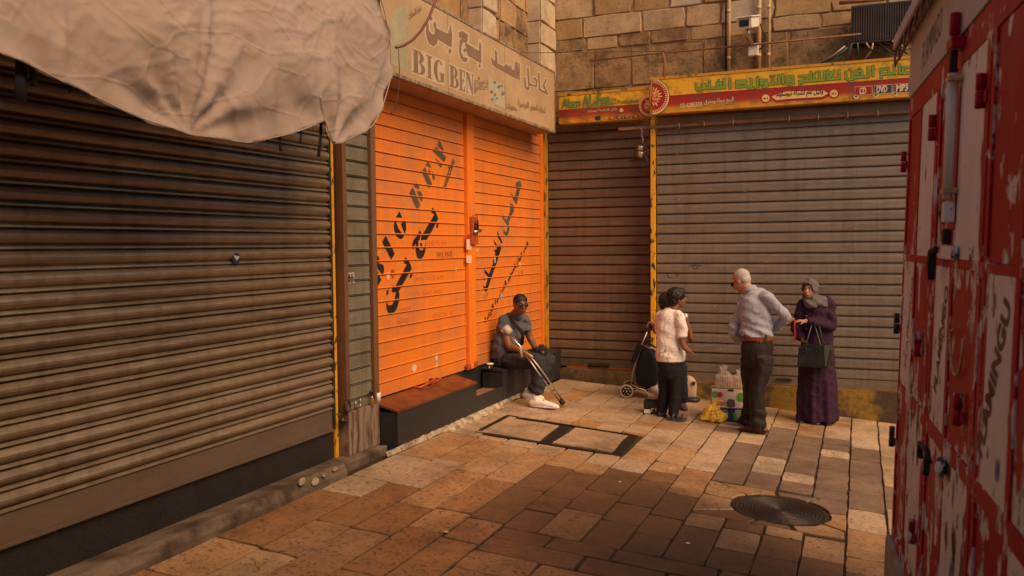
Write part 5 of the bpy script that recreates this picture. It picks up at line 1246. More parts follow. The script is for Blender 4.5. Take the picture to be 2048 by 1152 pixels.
def face(P, L, rot, s, lashes=True, glasses=False, brow=IRIS):
    for sx in (-1, 1):
        if not glasses:
            mb = MB(); mb.ball(L(.27*sx, .70, .02), (.085*s, .055*s, .042*s), 12, 8, None, rot); mb.build('eye', EYEM, P.root)
            mb = MB(); mb.ball(L(.27*sx, .745, .02), (.04*s, .03*s, .040*s), 10, 8, None, rot); mb.build('iris', IRIS, P.root)
        mb = MB(); mb.tube([L(.12*sx, .80, .17), L(.28*sx, .79, .22), L(.44*sx, .66, .17)], [(.03*s, .02*s)]*3, 8); mb.build('eyebrow', brow, P.root)
    mb = MB(); mb.tube([L(-.17, .755, -.53), L(0, .84, -.50), L(.17, .755, -.53)], [.02*s, .045*s, .02*s], 8); mb.build('mouth', LIP, P.root)
def glasses(P, L, s, lens=GLASS, rim=M['black']):
    rt = MB(); ls = MB()
    for sx in (-1, 1):
        ls.tube([L(.28*sx, .775, -.01), L(.28*sx, .80, -.01)], [(.19*s, .16*s)]*2, 14, lat=(L(1, 0, 0)-L(0, 0, 0)))
        rt.tube([L(.28*sx+.20*math.cos(a), .80, -.01+.17*math.sin(a)) for a in [k*.524 for k in range(12)]], .022*s, 6, closed=True)
        rt.tube([L(.48*sx, .79, .05), L(.62*sx, .4, .05), L(.67*sx, -.05, .05)], .02*s, 6)
    rt.tube([L(-.09, .82, .02), L(0, .87, .05), L(.09, .82, .02)], .02*s, 6)
    g_ = rt.build('glasses_frame', rim, P.root); ls.build('lens', lens, g_)
def hand(wrist, tip, palmn, s=1.0, curl=.5, spread=1.0, thumb=1):
    """chains of a palm and five separate bent fingers; tip = end of middle finger if straight, palmn = direction the palm faces"""
    w = Vector(wrist); d = (Vector(tip)-w); Lh = d.length; d.normalize(); n = Vector(palmn); n = (n-d*n.dot(d)).normalized(); sd = d.cross(n)*thumb
    k = Lh/.18*s; ch = [dict(p=[w-d*.02*k, w+d*.03*k, w+d*.085*k], r=[(.024*k, .019*k), (.034*k, .016*k), (.038*k, .013*k)], lat=sd, seg=14)]
    for i, (off, ln) in enumerate(((.030, .070), (.010, .080), (-.010, .074), (-.029, .058))):
        b = w+d*.082*k+sd*off*k; c1 = curl*(.8+.12*i)
        p1 = b+(d*math.cos(c1*.6)+n*math.sin(c1*.6)+sd*off*2*spread).normalized()*ln*.42*k; p2 = p1+(d*math.cos(c1*1.4)+n*math.sin(c1*1.4)).normalized()*ln*.33*k; p3 = p2+(d*math.cos(c1*2.1)+n*math.sin(c1*2.1)).normalized()*ln*.25*k
        ch.append(dict(p=[b-d*.02*k, b, p1, p2, p3], r=[.009*k, .0092*k, .0088*k, .008*k, .0065*k], seg=10, sub=3))
    b = w+d*.02*k+sd*.022*k; p1 = b+(d*.6+sd*.8+n*.2).normalized()*.04*k; p2 = p1+(d*.85+sd*.35+n*.45*(.5+curl)).normalized()*.032*k; p3 = p2+(d*.9+n*.5*(.5+curl)).normalized()*.024*k
    ch.append(dict(p=[b, p1, p2, p3], r=[.014*k, .0115*k, .010*k, .008*k], seg=10, sub=3))
    return ch
def lerp(a, b, t): return Vector(a)*(1-t)+Vector(b)*t
def shoe(P, heel, toe, w, h, mat, name='shoe', sole=None):
    heel, toe = Vector(heel), Vector(toe); d = (toe-heel); L_ = d.length; d.normalize(); sd = Vector((d.y, -d.x, 0)).normalized(); u = Vector((0, 0, 1))
    pts = [heel+d*L_*t+u*z for t, z in ((.0, h*.42), (.18, h*.5), (.4, h*.42), (.62, h*.32), (.82, h*.24), (.97, h*.18))]
    rr = [(w*.36, h*.42), (w*.42, h*.52), (w*.42, h*.44), (w*.5, h*.33), (w*.48, h*.25), (w*.28, h*.15)]
    o = P.add(name, [dict(p=pts, r=rr, lat=sd), dict(p=[heel+d*L_*.2+u*h*.5, heel+d*L_*.16+u*h*1.05], r=[(w*.4, w*.45), (w*.36, w*.4)], lat=sd)], mat, .008, 3)
    mb = MB(); q = []
    for k in range(16):
        a = 2*math.pi*k/16; x = math.cos(a); y = math.sin(a); ww = w*(.5 if x > -.2 else .40)
        q.append(heel+d*(L_*.5+x*L_*.53)+sd*y*ww+u*.001)
    mb.prism(q, (0, 0, h*.2)); s_ = mb.build('sole', sole or mat, o)
    return o

# ---- the grey-haired man with his back to us
p = Person(1505, 868, 'grey-haired man in striped blue-grey shirt and brown trousers, his back turned'); S_ = p
hc = p(1482, 562, .12); chs, bl, L, rot = head(p, hc, 300, .118, R(24))
shL, shR = p(1488, 600, .12), p(1536, 597, -.02); elL, elR = p(1466, 665, .14), p(1571, 634, .02); wrL, wrR = p(1477, 683, .30), p(1550, 656, .24)
pel = p(1513, 690, .08); kn1, kn2 = p(1513, 775, .0), p(1502, 770, .22); an1, an2 = p(1518, 853, .02), p(1493, 841, .32)
body = chs+[dict(p=[p(1500, 590, .08), p(1492, 572, .1), lerp(hc, p(1492, 572, .1), .35)], r=[.065, .058, .055]),
 dict(p=[p(1513, 690, .08), p(1514, 655, .07), p(1512, 620, .05), p(1509, 597, .06)], r=[(.14, .10), (.135, .10), (.155, .11), (.12, .08)], lat=(1, .2, 0)),
 dict(p=[shL, elL, wrL], r=[.04, .033, .024]), dict(p=[shR, elR, wrR], r=[.04, .033, .024]),
 dict(p=[p(1521, 702, .05), kn1, an1], r=[.065, .05, .04]), dict(p=[p(1505, 702, .12), kn2, an2], r=[.065, .05, .04])]
body += hand(wrL, wrL+Vector((.05, .12, -.06)), (.5, 0, .5), curl=.6)+hand(wrR, wrR+Vector((-.09, .12, .02)), (-.5, .3, 0), curl=.7)
p.add('body', body, SK_L, .0075, 3, bl); face(p, L, rot, .118, glasses=True, brow=HAIRG); glasses(p, L, .118)
# receding cropped hair: cap over the crown and back of the head
p.add('hair', [], HAIRG, .009, 3, [(L(0, -.22, .34), (.66*.118, .76*.118, .70*.118), 20, 14, None, rot), (L(0, -.45, -.05), (.56*.118, .46*.118, .48*.118), 16, 12, None, rot)], noise_amp=.003, noise_s=(60, 60, 60))
SHIRT = cloth('striped_shirt', (.42, .42, .50), .85, stripes=(26, (.24, .26, .36)))
def fold_shirt(co): return .010*math.sin(co.x*26+co.z*34+co.y*12)*max(0, min(1, (1.5-co.z)*2))*.7 + .006*math.sin(co.z*70+co.x*30)*(1 if co.z < 1.15 else .3)
bt = p(1514, 676, .07)
p.add('shirt', [dict(p=[bt+Vector((0, 0, -.02)), bt+Vector((0, 0, .06)), p(1514, 640, .065), p(1512, 612, .05), p(1510, 594, .055), p(1503, 583, .07)], r=[(.155, .116), (.165, .125), (.160, .122), (.165, .116), (.148, .095), (.075, .065)], lat=(1, .25, 0), capk=.3),
 dict(p=[p(1497, 594, .09), shL, lerp(shL, elL, .5), elL, lerp(elL, wrL, .6), lerp(elL, wrL, .95)], r=[.062, .064, .056, .052, .046, .04]),
 dict(p=[p(1528, 592, .0), shR, lerp(shR, elR, .5), elR+Vector((0, 0, .0)), lerp(elR, wrR, .6), wrR], r=[.062, .064, .056, .052, .048, .044])], SHIRT, .0095, 3, noise_amp=.010, noise_s=(7, 7, 5), fold=fold_shirt)
p.add('collar', [dict(p=[p(1502, 583, .07), p(1499, 574, .085)], r=[(.078, .07), (.066, .06)], lat=(1, 0, 0), capk=.15)], SHIRT, .008, 2)
TRO = cloth('brown_trousers', (.026, .018, .015), .6, var=.1)
def fold_tr(co): return .007*math.sin(co.x*38+math.sin(co.z*7)*1.6)*min(1, max(0, (1.0-co.z)*2)) + .006*math.sin(co.z*55+co.x*18)*(1 if co.z < .28 else .15)
p.add('trousers', [dict(p=[bt+Vector((0, 0, .0)), bt+Vector((0, .0, -.10)), bt+Vector((0, .01, -.2)), p(1513, 735, .09)], r=[(.152, .115), (.165, .135), (.155, .14), (.10, .12)], lat=(1, .25, 0), capk=.15),
 dict(p=[p(1526, 715, .03), p(1524, 745, .02), kn1, p(1515, 815, .01), an1+Vector((0, .01, -.01))], r=[(.105, .115), (.10, .11), (.088, .095), (.08, .088), (.078, .085)], lat=(1, 0, 0), capk=.1),
 dict(p=[p(1502, 715, .12), p(1500, 745, .15), kn2, p(1499, 812, .28), an2+Vector((0, 0, -.01))], r=[(.105, .115), (.098, .11), (.085, .095), (.078, .088), (.076, .085)], lat=(1, 0, 0), capk=.1)], TRO, .0105, 3, noise_amp=.007, noise_s=(8, 8, 4), seed=3, fold=fold_tr)
mb = MB(); BELT = worn('brown_leather', (.24, .05, .02), (.08, .02, .01), .5, .35, 0, 20, kind='Object')
for z0, z1, rr in ((-.018, .022, 1.0),):
    n = 28; vs = []; fs = []
    for k in range(n):
        a = 2*math.pi*k/n; dx, dy = math.cos(a)*.166, math.sin(a)*.130; ca, sa_ = math.cos(.24), math.sin(.24); x, y = dx*ca-dy*sa_, dx*sa_+dy*ca
        for z in (z0, z1): vs.append(bt+Vector((x, y, z)))
        for z in (z1, z0): vs.append(bt+Vector((x*.95, y*.95, z)))
    for k in range(n):
        j = (k+1) % n; fs += [(4*k+i, 4*j+i, 4*j+(i+1) % 4, 4*k+(i+1) % 4) for i in range(4)]
    mb.add(vs, fs, False)
bl_ = mb.build('belt', BELT, p.root)
for px in (1489, 1532): mb = MB(); q = p(px, 675, -.055); mb.box(q+Vector((-.007, -.006, -.026)), q+Vector((.007, .006, .026)), bev=.002); mb.build('belt_loop', TRO, p.root)
BRS = base('dark_red_leather', (.07, .016, .012), .3)[0]
shoe(p, p(1528, 868, .0)*Vector((1, 1, 0)) if False else Vector((p(1530, 862, .03).x, .03, 0)), Vector((p(1476, 862, .03).x, .14, 0)), .10, .085, BRS, sole=M['black'])
shoe(p, Vector((p(1506, 850, .36).x, .37, 0)), Vector((p(1471, 850, .36).x, .50, 0)), .10, .085, BRS, sole=M['black'])

# ---- the woman in a purple dress
p = Person(1632, 845, 'woman in long dark purple dress and grey headscarf, a black handbag on her arm')
hc = p(1620, 579, -.04); chs, bl, L, rot = head(p, hc, 200, .112, R(-4), .9)
shL, shR = p(1605, 612, .0), p(1657, 607, .04)           # as seen: left, right
elL, elR = p(1592, 655, .0), p(1662, 652, -.06); wrL, wrR = p(1601, 677, -.14), p(1611, 642, -.20)
body = chs+[dict(p=[p(1630, 605, .02), p(1626, 596, .0), hc+Vector((0, .02, -.04))], r=[.06, .052, .05]),
 dict(p=[p(1634, 700, .02), p(1633, 650, .02), p(1632, 612, .02)], r=[(.15, .10), (.14, .10), (.12, .08)], lat=(1, 0, 0)),
 dict(p=[shL, elL, wrL], r=[.045, .036, .025]), dict(p=[shR, elR, lerp(elR, wrR, .5), wrR], r=[.045, .038, .032, .025]),
 dict(p=[p(1622, 705, .0), p(1620, 770, .0), Vector((-.07, .0, .06))], r=[.08, .055, .04]), dict(p=[p(1645, 705, .0), p(1646, 770, .03), Vector((.07, .04, .06))], r=[.08, .055, .04])]
body += hand(wrL, p(1613, 690, -.2), (.3, .5, .4), curl=.7, s=.9)+hand(wrR, p(1582, 640, -.24), (0, .3, -1), curl=.55, s=.9)
p.add('body', body, SK_L, .0072, 3, bl); face(p, L, rot, .112)
DRESS = cloth('purple_dress', (.040, .014, .036), .8, var=.15)
def fold_dress(co):
    a = math.atan2(co.y, co.x-.02); k = max(0, min(1, (1.0-co.z)/.9)); return k*(.013*math.sin(a*6+co.z*2.5)+.006*math.sin(a*13+1.3+co.z))+.006*math.sin(co.z*46+co.x*20)*max(0, min(1, (co.z-.95)*4))
hem = lambda px, py, z, d=0: Vector((p(px, py, d).x, d, z))
p.add('dress', [dict(p=[hem(1634, 840, .03, .0), hem(1634, 790, .3, .0), hem(1634, 740, .58, .01), hem(1634, 700, .8, .02), p(1634, 650, .02), p(1632, 620, .02), p(1632, 604, .02)], r=[(.222, .165), (.210, .158), (.192, .15), (.175, .14), (.165, .13), (.158, .115), (.12, .09)], lat=(1, 0, 0), capk=.12, seg=26),
 dict(p=[p(1618, 604, .01), shL, lerp(shL, elL, .6), elL, lerp(elL, wrL, .5), lerp(elL, wrL, .9)], r=[.062, .064, .062, .060, .054, .048]),
 dict(p=[p(1646, 602, .02), shR, lerp(shR, elR, .6), elR, lerp(elR, wrR, .5), lerp(elR, wrR, .86)], r=[.062, .066, .064, .062, .056, .05])], DRESS, .0105, 3, noise_amp=.012, noise_s=(6, 6, 5), seed=9, fold=fold_dress)
SCARF = cloth('grey_headscarf', (.15, .13, .14), .85, var=.15)
def fold_sc(co): return .004*math.sin(co.z*70+co.x*55)
s_ = .112
sc_o = p.add('headscarf', [dict(p=[L(0, -.10, -.45), L(0, -.16, -.95), p(1631, 606, .0), p(1632, 612, .0)], r=[(.68*s_, .72*s_), (.72*s_, .66*s_), (.13, .09), (.135, .09)], lat=rot @ Vector((1, 0, 0)), capk=.3),
 dict(p=[p(1612, 603, -.07), p(1620, 611, -.11), p(1634, 606, -.09), p(1648, 598, -.03)], r=[.035, .04, .04, .035])], SCARF, .0075, 3,
 [(L(0, -.04, .18), (.80*s_, .96*s_, .94*s_), 22, 16, None, rot), (L(0, -.02, -.45), (.70*s_, .74*s_, .62*s_), 20, 14, None, rot)], noise_amp=.002, noise_s=(16, 16, 16), fold=fold_sc)
bm = bmesh.new(); bm.from_mesh(sc_o.data); o_ = L(0, 0, 0); ri = rot.transposed(); dl = []
for f in bm.faces:
    q = ri @ (f.calc_center_median()-o_)/s_
    if q.y > .15 and (q.x/.56)**2+((q.z+.16)/.80)**2 < 1: dl.append(f)
bmesh.ops.delete(bm, geom=dl, context='FACES'); bm.to_mesh(sc_o.data); bm.free()
md = sc_o.modifiers.new('t', 'SOLIDIFY'); md.thickness = .008; md.offset = -1
mb = MB(); mb.tube([L(-.44, .60, .42), L(-.2, .76, .56), L(0, .79, .60), L(.2, .76, .56), L(.44, .60, .42)], [(.09*s_, .05*s_)]*5, 8); mb.build('under_scarf', M['black'], p.root)
for d_, x_ in ((-.02, 1612), (.0, 1645)): shoe(p, Vector((p(x_, 840).x, .02, 0)), Vector((p(x_-4, 840).x-.06, -.17, 0)), .09, .07, M['black'])
mb = MB(); mb.tube([lerp(elL, wrL, .93)+Vector((0, 0, 0)), lerp(elL, wrL, 1.0)], [.034, .033], 12); mb.build('cuff', M['black'], p.root)
for k in range(3): mb = MB(); q = p(1613, 632+k*13, -.145); mb.ball(q, .006, 8, 6); mb.build('button', M['steel'], p.root)
WOM = p
# handbag on her forearm, notebook with red strings in her hand
hb = empty('handbag', p.root.matrix_world @ Vector((0, 0, 0)) if False else p.b, 'black structured handbag with two handles hanging from the forearm of the woman in purple', 'handbag', rz=p.root.rotation_euler.z)
LEA = worn('black_leather', (.014, .013, .015), (.05, .045, .045), .3, .34, 0, 12, kind='Object', spec=.6)
fr = -.30; q = [p(1597, 694, fr), p(1660, 689, fr), p(1664, 700, fr), p(1655, 737, fr), p(1594, 733, fr)]
mb = MB(); mb.prism(q, (.02, .13, 0)); mb_ = mb.build('bag_body', LEA, hb); bv = mb_.modifiers.new('b', 'BEVEL'); bv.width = .012; bv.segments = 3; bv.limit_method = 'ANGLE'
mb = MB(); mb.prism([p(1648, 691, fr-.004), p(1661, 689, fr-.004), p(1661, 693, fr-.004), p(1653, 733, fr-.004), p(1650, 734, fr-.004)], (0, .003, 0)); mb.build('side_gusset', base('grey_leather_edge', (.09, .085, .085), .3)[0], hb)
mb = MB(); mb.prism([p(1606, 689, fr-.006), p(1633, 687, fr-.006), p(1633, 692, fr-.006), p(1606, 694, fr-.006)], (0, .03, 0)); mb.build('bag_flap', LEA, hb)
for k, (a, b_, c_) in enumerate(((1610, 1628, 1634), (1636, 1640, 1646))):
    pts = [p(1611 if k == 0 else 1612, 700, fr-.01+.1*k), p(1613, 685, fr+.02+.07*k), p(1622, 655, fr+.06+.04*k), p(1626+k*10, 641, -.15+.0*k), p(1632+k*8, 660, fr+.06+.04*k), p(1641+k*5, 690, fr+.02+.06*k), p(1640+k*5, 700, fr-.01+.1*k)]
    mb = MB(); mb.tube(pts, .0075, 8); mb.build('handle', LEA, hb)
for px in (1609, 1636): mb = MB(); mb.tube([p(px+c_, 700+d_, fr-.008) for c_, d_ in ((-3, -4), (3, -4), (3, 4), (-3, 4))], .004, 6, closed=True); mb.build('ring', M['dark_steel'], hb)
nb = empty('notebook', p.b, 'thin cream paper folder with red strings held out by the woman in purple', 'paper', rz=p.root.rotation_euler.z)
mb = MB(); mb.prism([p(1553, 661, -.16), p(1556, 655, -.2), p(1580, 636, -.24), p(1590, 637, -.25), p(1588, 641, -.22)], (0, .006, .002)); mb.build('paper', base('cream_paper', (.62, .45, .28), .7)[0], nb)
for k in range(3): mb = MB(); mb.tube([p(1589+k, 640, -.25), p(1588+k, 655, -.25), p(1589+k*1.5, 675-k*3, -.24), p(1590+k, 686-k*5, -.24)], .003, 6); mb.build('red_string', base('red_cord', (.5, .02, .03), .6)[0], nb)

# ---- the boy in a white patterned T-shirt
p = Person(1340, 838, 'boy with black hair in white black-marked T-shirt and black trousers')
hc = p(1355, 598, .06); chs, bl, L, rot = head(p, hc, 72, .105, R(-6), .9)
shR, shL = p(1360, 636, -.04), p(1322, 634, .12); elR = p(1366, 688, -.08); wrR = p(1380, 703, -.08); elL, wrL = p(1324, 680, .20), p(1345, 688, .28)
a1_, a2_ = p(1346, 828, .0), Vector((p(1322, 826).x, .12, .07))
body = chs+[dict(p=[p(1344, 628, .04), p(1347, 616, .04), lerp(hc, p(1347, 616, .04), .35)], r=[.05, .046, .046]),
 dict(p=[p(1342, 720, .04), p(1342, 680, .04), p(1343, 640, .04)], r=[(.12, .09), (.115, .09), (.11, .08)], lat=(1, 0, 0)),
 dict(p=[shR, elR, wrR], r=[.042, .036, .024]), dict(p=[shL, elL, wrL], r=[.042, .034, .024]),
 dict(p=[p(1350, 732, .02), p(1350, 780, .0), a1_], r=[.06, .045, .036]), dict(p=[p(1332, 732, .06), p(1328, 780, .1), a2_], r=[.06, .045, .036]),
 dict(p=[a1_, Vector((a1_.x+.06, -.02, .04)), Vector((p(1370, 838).x-.02, -.05, .03))], r=[.035, (.04, .025), (.04, .016)], lat=(0, 1, 0))]
body += hand(wrR, p(1394, 708, -.1), (0, .2, -1), curl=.35, s=.88)+hand(wrL, p(1366, 694, .24), (0, .2, -1), curl=.5, s=.88)
p.add('body', body, SK_M, .0072, 3, bl); face(p, L, rot, .105, brow=HAIRB)
s_ = .105
p.add('hair', [], HAIRB, .009, 2, [(L(0, -.20, .42), (.86*s_, .98*s_, .84*s_), 20, 14, None, rot), (L(0, .28, .74), (.64*s_, .66*s_, .38*s_), 16, 12, None, rot), (L(0, -.52, -.12), (.74*s_, .56*s_, .66*s_), 16, 12, None, rot)], noise_amp=.012, noise_s=(30, 30, 30))
def tee_mat():
    mt, T = base('marked_white_tshirt', (.80, .72, .70), .9, spec=.15); v = coords(T, (1, 1, 1), 'Object', False)
    n1 = noisef(T, v, 19, 7, .75, 1.6); n2 = noisef(T, v, 3.2, 3, .5); z = T.n('ShaderNodeSeparateXYZ'); T.l(v, z.inputs[0])
    th = mathn(T, 'ADD', n1, mathn(T, 'MULTIPLY', mathn(T, 'SUBTRACT', n2, .5), .35)); low = ramp(T, mathn(T, 'MULTIPLY', z.outputs[2], .7), [(.40, .06), (.52, 0.0)])
    f = ramp(T, mathn(T, 'ADD', th, low), [(.60, 0.0), (.63, .9)]); T.l(mixc(T, f, (.82, .74, .72), (.09, .04, .03)), T.b.inputs['Base Color'])
    n3 = noisef(T, v, 15, 4, .55, .6); bump(T, n3, .012, .6); return mt
TEE = tee_mat()
def fold_t(co): return .004*math.sin(co.z*42+co.x*22+co.y*10)
p.add('tshirt', [dict(p=[p(1341, 722, .04), p(1341, 700, .04), p(1341, 670, .04), p(1341, 645, .04), p(1342, 630, .04), p(1346, 620, .045)], r=[(.158, .122), (.155, .120), (.146, .112), (.142, .108), (.12, .09), (.065, .058)], lat=(1, .1, 0), capk=.12),
 dict(p=[p(1352, 630, .0), shR, p(1364, 655, -.055), p(1365, 674, -.065)], r=[.056, .058, .060, .060], capk=.2), dict(p=[p(1332, 630, .08), shL, p(1322, 658, .15), p(1323, 672, .18)], r=[.065, .066, .064, .062], capk=.2)], TEE, .009, 3, noise_amp=.006, noise_s=(8, 8, 6), seed=2, fold=fold_t)
BTR = cloth('black_trousers', (.016, .017, .019), .8)
p.add('trousers', [dict(p=[p(1341, 722, .04), p(1341, 735, .04), p(1341, 755, .04)], r=[(.135, .11), (.138, .125), (.10, .11)], lat=(1, 0, 0), capk=.1),
 dict(p=[p(1353, 738, .01), p(1352, 785, .0), p(1349, 812, .0), a1_+Vector((0, 0, -.02))], r=[(.078, .09), (.066, .075), (.058, .068), (.06, .07)], lat=(1, 0, 0), capk=.1),
 dict(p=[p(1330, 745, .08), p(1329, 785, .1), p(1325, 812, .11), a2_+Vector((0, 0, -.02))], r=[(.078, .09), (.066, .075), (.058, .068), (.06, .07)], lat=(1, 0, 0), capk=.1)], BTR, .010, 3, noise_amp=.008, noise_s=(8, 8, 5), seed=5)
SAN = cloth('grey_blue_sandal', (.07, .08, .095), .7)
for hx, tx, dy in ((p(1333, 838).x, p(1374, 838).x, -.05), (p(1311, 832).x, p(1334, 832).x, .10)):
    mb = MB(); q = []
    for k in range(16):
        a = 2*math.pi*k/16; q.append(Vector(((hx+tx)/2+math.cos(a)*(tx-hx)/2, dy+math.sin(a)*(.050 if math.cos(a) > 0 else .040), .0)))
    mb.prism(q, (0, 0, .028)); sd_ = mb.build('sandal', SAN, p.root)
    for t in (.30, .52, .74):
        x = hx+(tx-hx)*t; mb = MB(); mb.tube([Vector((x, dy-.05, .03)), Vector((x+.01, dy-.035, .075-.03*t)), Vector((x+.01, dy+.02, .085-.03*t)), Vector((x, dy+.05, .03))], [(.012, .004)]*4, 8, lat=(1, 0, 0)); mb.build('strap', SAN, sd_)

# ---- the second child, half hidden behind the boy
p = Person(1352, 815, 'child with dark hair half hidden behind the boy, one hand on the trolley handle')
hc = p(1334, 605, .0); chs, bl, L, rot = head(p, hc, 35, .10, R(4), .9)
shL, shR = p(1326, 642, .0), p(1362, 640, .0); elL = p(1312, 664, -.1); wrL = p(1308, 646, -.16); elR = p(1382, 680, -.06); wrR = p(1369, 630, -.30)
elR = p(1381, 678, -.18)
body = chs+[dict(p=[p(1344, 640, .0), p(1336, 626, .0), lerp(hc, p(1336, 626, .0), .35)], r=[.05, .045, .045]),
 dict(p=[p(1346, 730, .0), p(1346, 680, .0), p(1345, 646, .0)], r=[(.12, .09), (.115, .09), (.11, .08)], lat=(1, 0, 0)),
 dict(p=[shL, elL, wrL], r=[.036, .032, .022]), dict(p=[shR, p(1376, 660, -.06), elR, lerp(elR, wrR, .5), wrR], r=[.042, .040, .034, .033, .023]),
 dict(p=[p(1358, 740, .0), p(1363, 775, .0), Vector((p(1364, 805).x, .0, .07))], r=[.055, .045, .036]), dict(p=[p(1335, 735, .0), p(1336, 775, .0), Vector((p(1336, 805).x, .03, .07))], r=[.072, .05, .036])]
body += hand(wrL, p(1288, 643, -.2), (0, .1, -1), curl=.75, s=.9)+hand(wrR, p(1358, 621, -.36), (-.1, .3, -1), curl=.5, s=.9)
p.add('body', body, SK_M, .0075, 3, bl); face(p, L, rot, .10, brow=HAIRB)
s_ = .10
p.add('hair', [], HAIRB, .009, 2, [(L(0, -.2, .40), (.84*s_, .92*s_, .82*s_), 20, 14, None, rot), (L(0, -.42, -.1), (.78*s_, .5*s_, .8*s_), 16, 12, None, rot)], noise_amp=.007, noise_s=(30, 30, 30))
NAV = cloth('dark_blue_clothes', (.02, .026, .042), .85)
p.add('sleeveless_top', [dict(p=[p(1346, 735, .0), p(1346, 700, .0), p(1346, 665, .0), p(1345, 640, .0)], r=[(.145, .11), (.135, .105), (.135, .105), (.12, .085)], lat=(1, 0, 0), capk=.2)], NAV, .010, 3, noise_amp=.008)
p.add('jeans', [dict(p=[p(1348, 728, .0), p(1348, 745, .0)], r=[(.14, .11), (.135, .12)], lat=(1, 0, 0), capk=.1), dict(p=[p(1358, 732, .0), p(1363, 775, .0), Vector((p(1365, 805).x, .0, .06))], r=[.095, .07, .06], capk=.1), dict(p=[p(1335, 745, .0), p(1336, 775, .0), Vector((p(1336, 805).x, .03, .06))], r=[.085, .07, .06], capk=.1)], NAV, .010, 3, noise_amp=.007)
shoe(p, Vector((p(1364, 812).x, .03, 0)), Vector((p(1370, 812).x, -.18, 0)), .085, .075, worn('dark_trainer', (.05, .045, .04), (.5, .3, .1), .5, .6, 0, 30, kind='Object')); shoe(p, Vector((p(1336, 812).x, .05, 0)), Vector((p(1336, 812).x, -.15, 0)), .085, .075, M['black'])
mb = MB(); mb.tube([lerp(wrR, elR, -.02), lerp(wrR, elR, .10)], [.031, .034], 12); mb.build('white_wristband', base('white_cloth_band', (.75, .7, .66), .8)[0], p.root)

# ---- the man sitting on the black bench
bs = Vector((-3.50, 9.0, zf(-3.50))); p = Person(0, 0, 'seated man in sunglasses, grey polo shirt, dark jeans and white trainers with a crutch', base=bs)
hc = p(1041, 609, .0); chs, bl, L, rot = head(p, hc, 158, .118, R(2), 1.05)
hip = p(1010, 716, .16); shl, shr = p(1008, 646, .10), p(1046, 640, .26)
kn, an = p(1077, 723, -.18), p(1076, 786, -.22); kf, af = p(1100, 718, .30), p(1064, 782, .20)
elL, wrL = p(1017, 690, .0), p(1056, 708, -.12); elR, wrR = p(1060, 676, .30), p(1074, 702, .16)
body = chs+[dict(p=[p(1030, 634, .14), p(1035, 624, .08), lerp(hc, p(1035, 624, .08), .4)], r=[.062, .057, .055]),
 dict(p=[hip, p(1014, 690, .18), p(1022, 660, .18), p(1028, 642, .16)], r=[(.14, .12), (.15, .125), (.15, .115), (.12, .085)], lat=(1, .8, 0)),
 dict(p=[shl, elL, lerp(elL, wrL, .4), wrL], r=[.052, .043, .04, .028]), dict(p=[shr, elR, wrR], r=[.05, .04, .027]),
 dict(p=[hip+Vector((.04, -.1, 0)), kn+Vector((-.02, 0, -.01)), an], r=[.075, .048, .04]), dict(p=[hip+Vector((.06, .1, 0)), kf+Vector((-.03, 0, -.01)), af], r=[.065, .042, .036])]
body += hand(wrL, p(1077, 716, -.02), (0, .5, -1), curl=.6)+hand(wrR, p(1080, 720, .06), (0, -.3, -1), curl=.8, thumb=-1)
p.add('body', body, SK_D, .0075, 3, bl); face(p, L, rot, .118, glasses=True, brow=HAIRB); glasses(p, L, .118)
s_ = .118
p.add('hair', [], HAIRB, .008, 2, [(L(0, -.12, .36), (.69*s_, .80*s_, .69*s_), 20, 14, None, rot), (L(0, -.42, -.02), (.62*s_, .46*s_, .5*s_), 16, 12, None, rot)], noise_amp=.003, noise_s=(50, 50, 50))
POLO = cloth('grey_polo', (.105, .115, .155), .85)
def fold_p(co): return .006*math.sin(co.z*48+co.x*25)
p.add('polo_shirt', [dict(p=[hip+Vector((0, 0, -.02)), p(1013, 700, .17), p(1016, 678, .18), p(1023, 655, .175), p(1028, 640, .155), p(1032, 630, .12)], r=[(.165, .15), (.18, .16), (.175, .15), (.17, .135), (.145, .10), (.075, .065)], lat=(1, .8, 0), capk=.2),
 dict(p=[p(1016, 640, .12), shl, lerp(shl, elL, .55)], r=[.075, .078, .07], capk=.2), dict(p=[p(1038, 637, .2), shr, lerp(shr, elR, .55)], r=[.07, .072, .066], capk=.2)], POLO, .0095, 3, noise_amp=.010, noise_s=(7, 7, 6), seed=4, fold=fold_p)
p.add('collar', [dict(p=[p(1032, 632, .12), p(1035, 626, .09)], r=[(.078, .07), (.07, .062)], lat=(1, 0, 0), capk=.15)], POLO, .008, 2)
JEA = cloth('dark_grey_jeans', (.040, .042, .048), .85)
def fold_j(co): return .007*math.sin(co.z*60+co.x*30+co.y*20)*(1 if co.z < .25 else .45)
p.add('jeans', [dict(p=[hip+Vector((0, 0, .04)), hip+Vector((.02, 0, -.06))], r=[(.16, .15), (.165, .16)], lat=(1, .8, 0), capk=.2),
 dict(p=[hip+Vector((.04, -.1, -.01)), lerp(hip, kn, .55)+Vector((0, -.03, 0)), kn+Vector((-.01, 0, 0)), lerp(kn, an, .18), lerp(kn, an, .6), an+Vector((0, 0, -.0))], r=[.11, .105, .092, .086, .076, .07], capk=.2),
 dict(p=[hip+Vector((.06, .12, -.01)), lerp(hip, kf, .55)+Vector((0, .03, .0)), kf+Vector((-.015, 0, -.01)), lerp(kf, af, .18), lerp(kf, af, .6), af], r=[.10, .09, .078, .074, .066, .06], capk=.2)], JEA, .010, 3, noise_amp=.008, noise_s=(8, 8, 7), seed=7, fold=fold_j)
WSH = worn('white_trainer', (.86, .82, .80), (.6, .5, .45), .3, .55, 0, 14, kind='Object')
n_ = p(1066, 815, -.24); f_ = p(1050, 797, .2)
q1 = p(1063, 812, -.22); q2 = p(1117, 817, -.30)
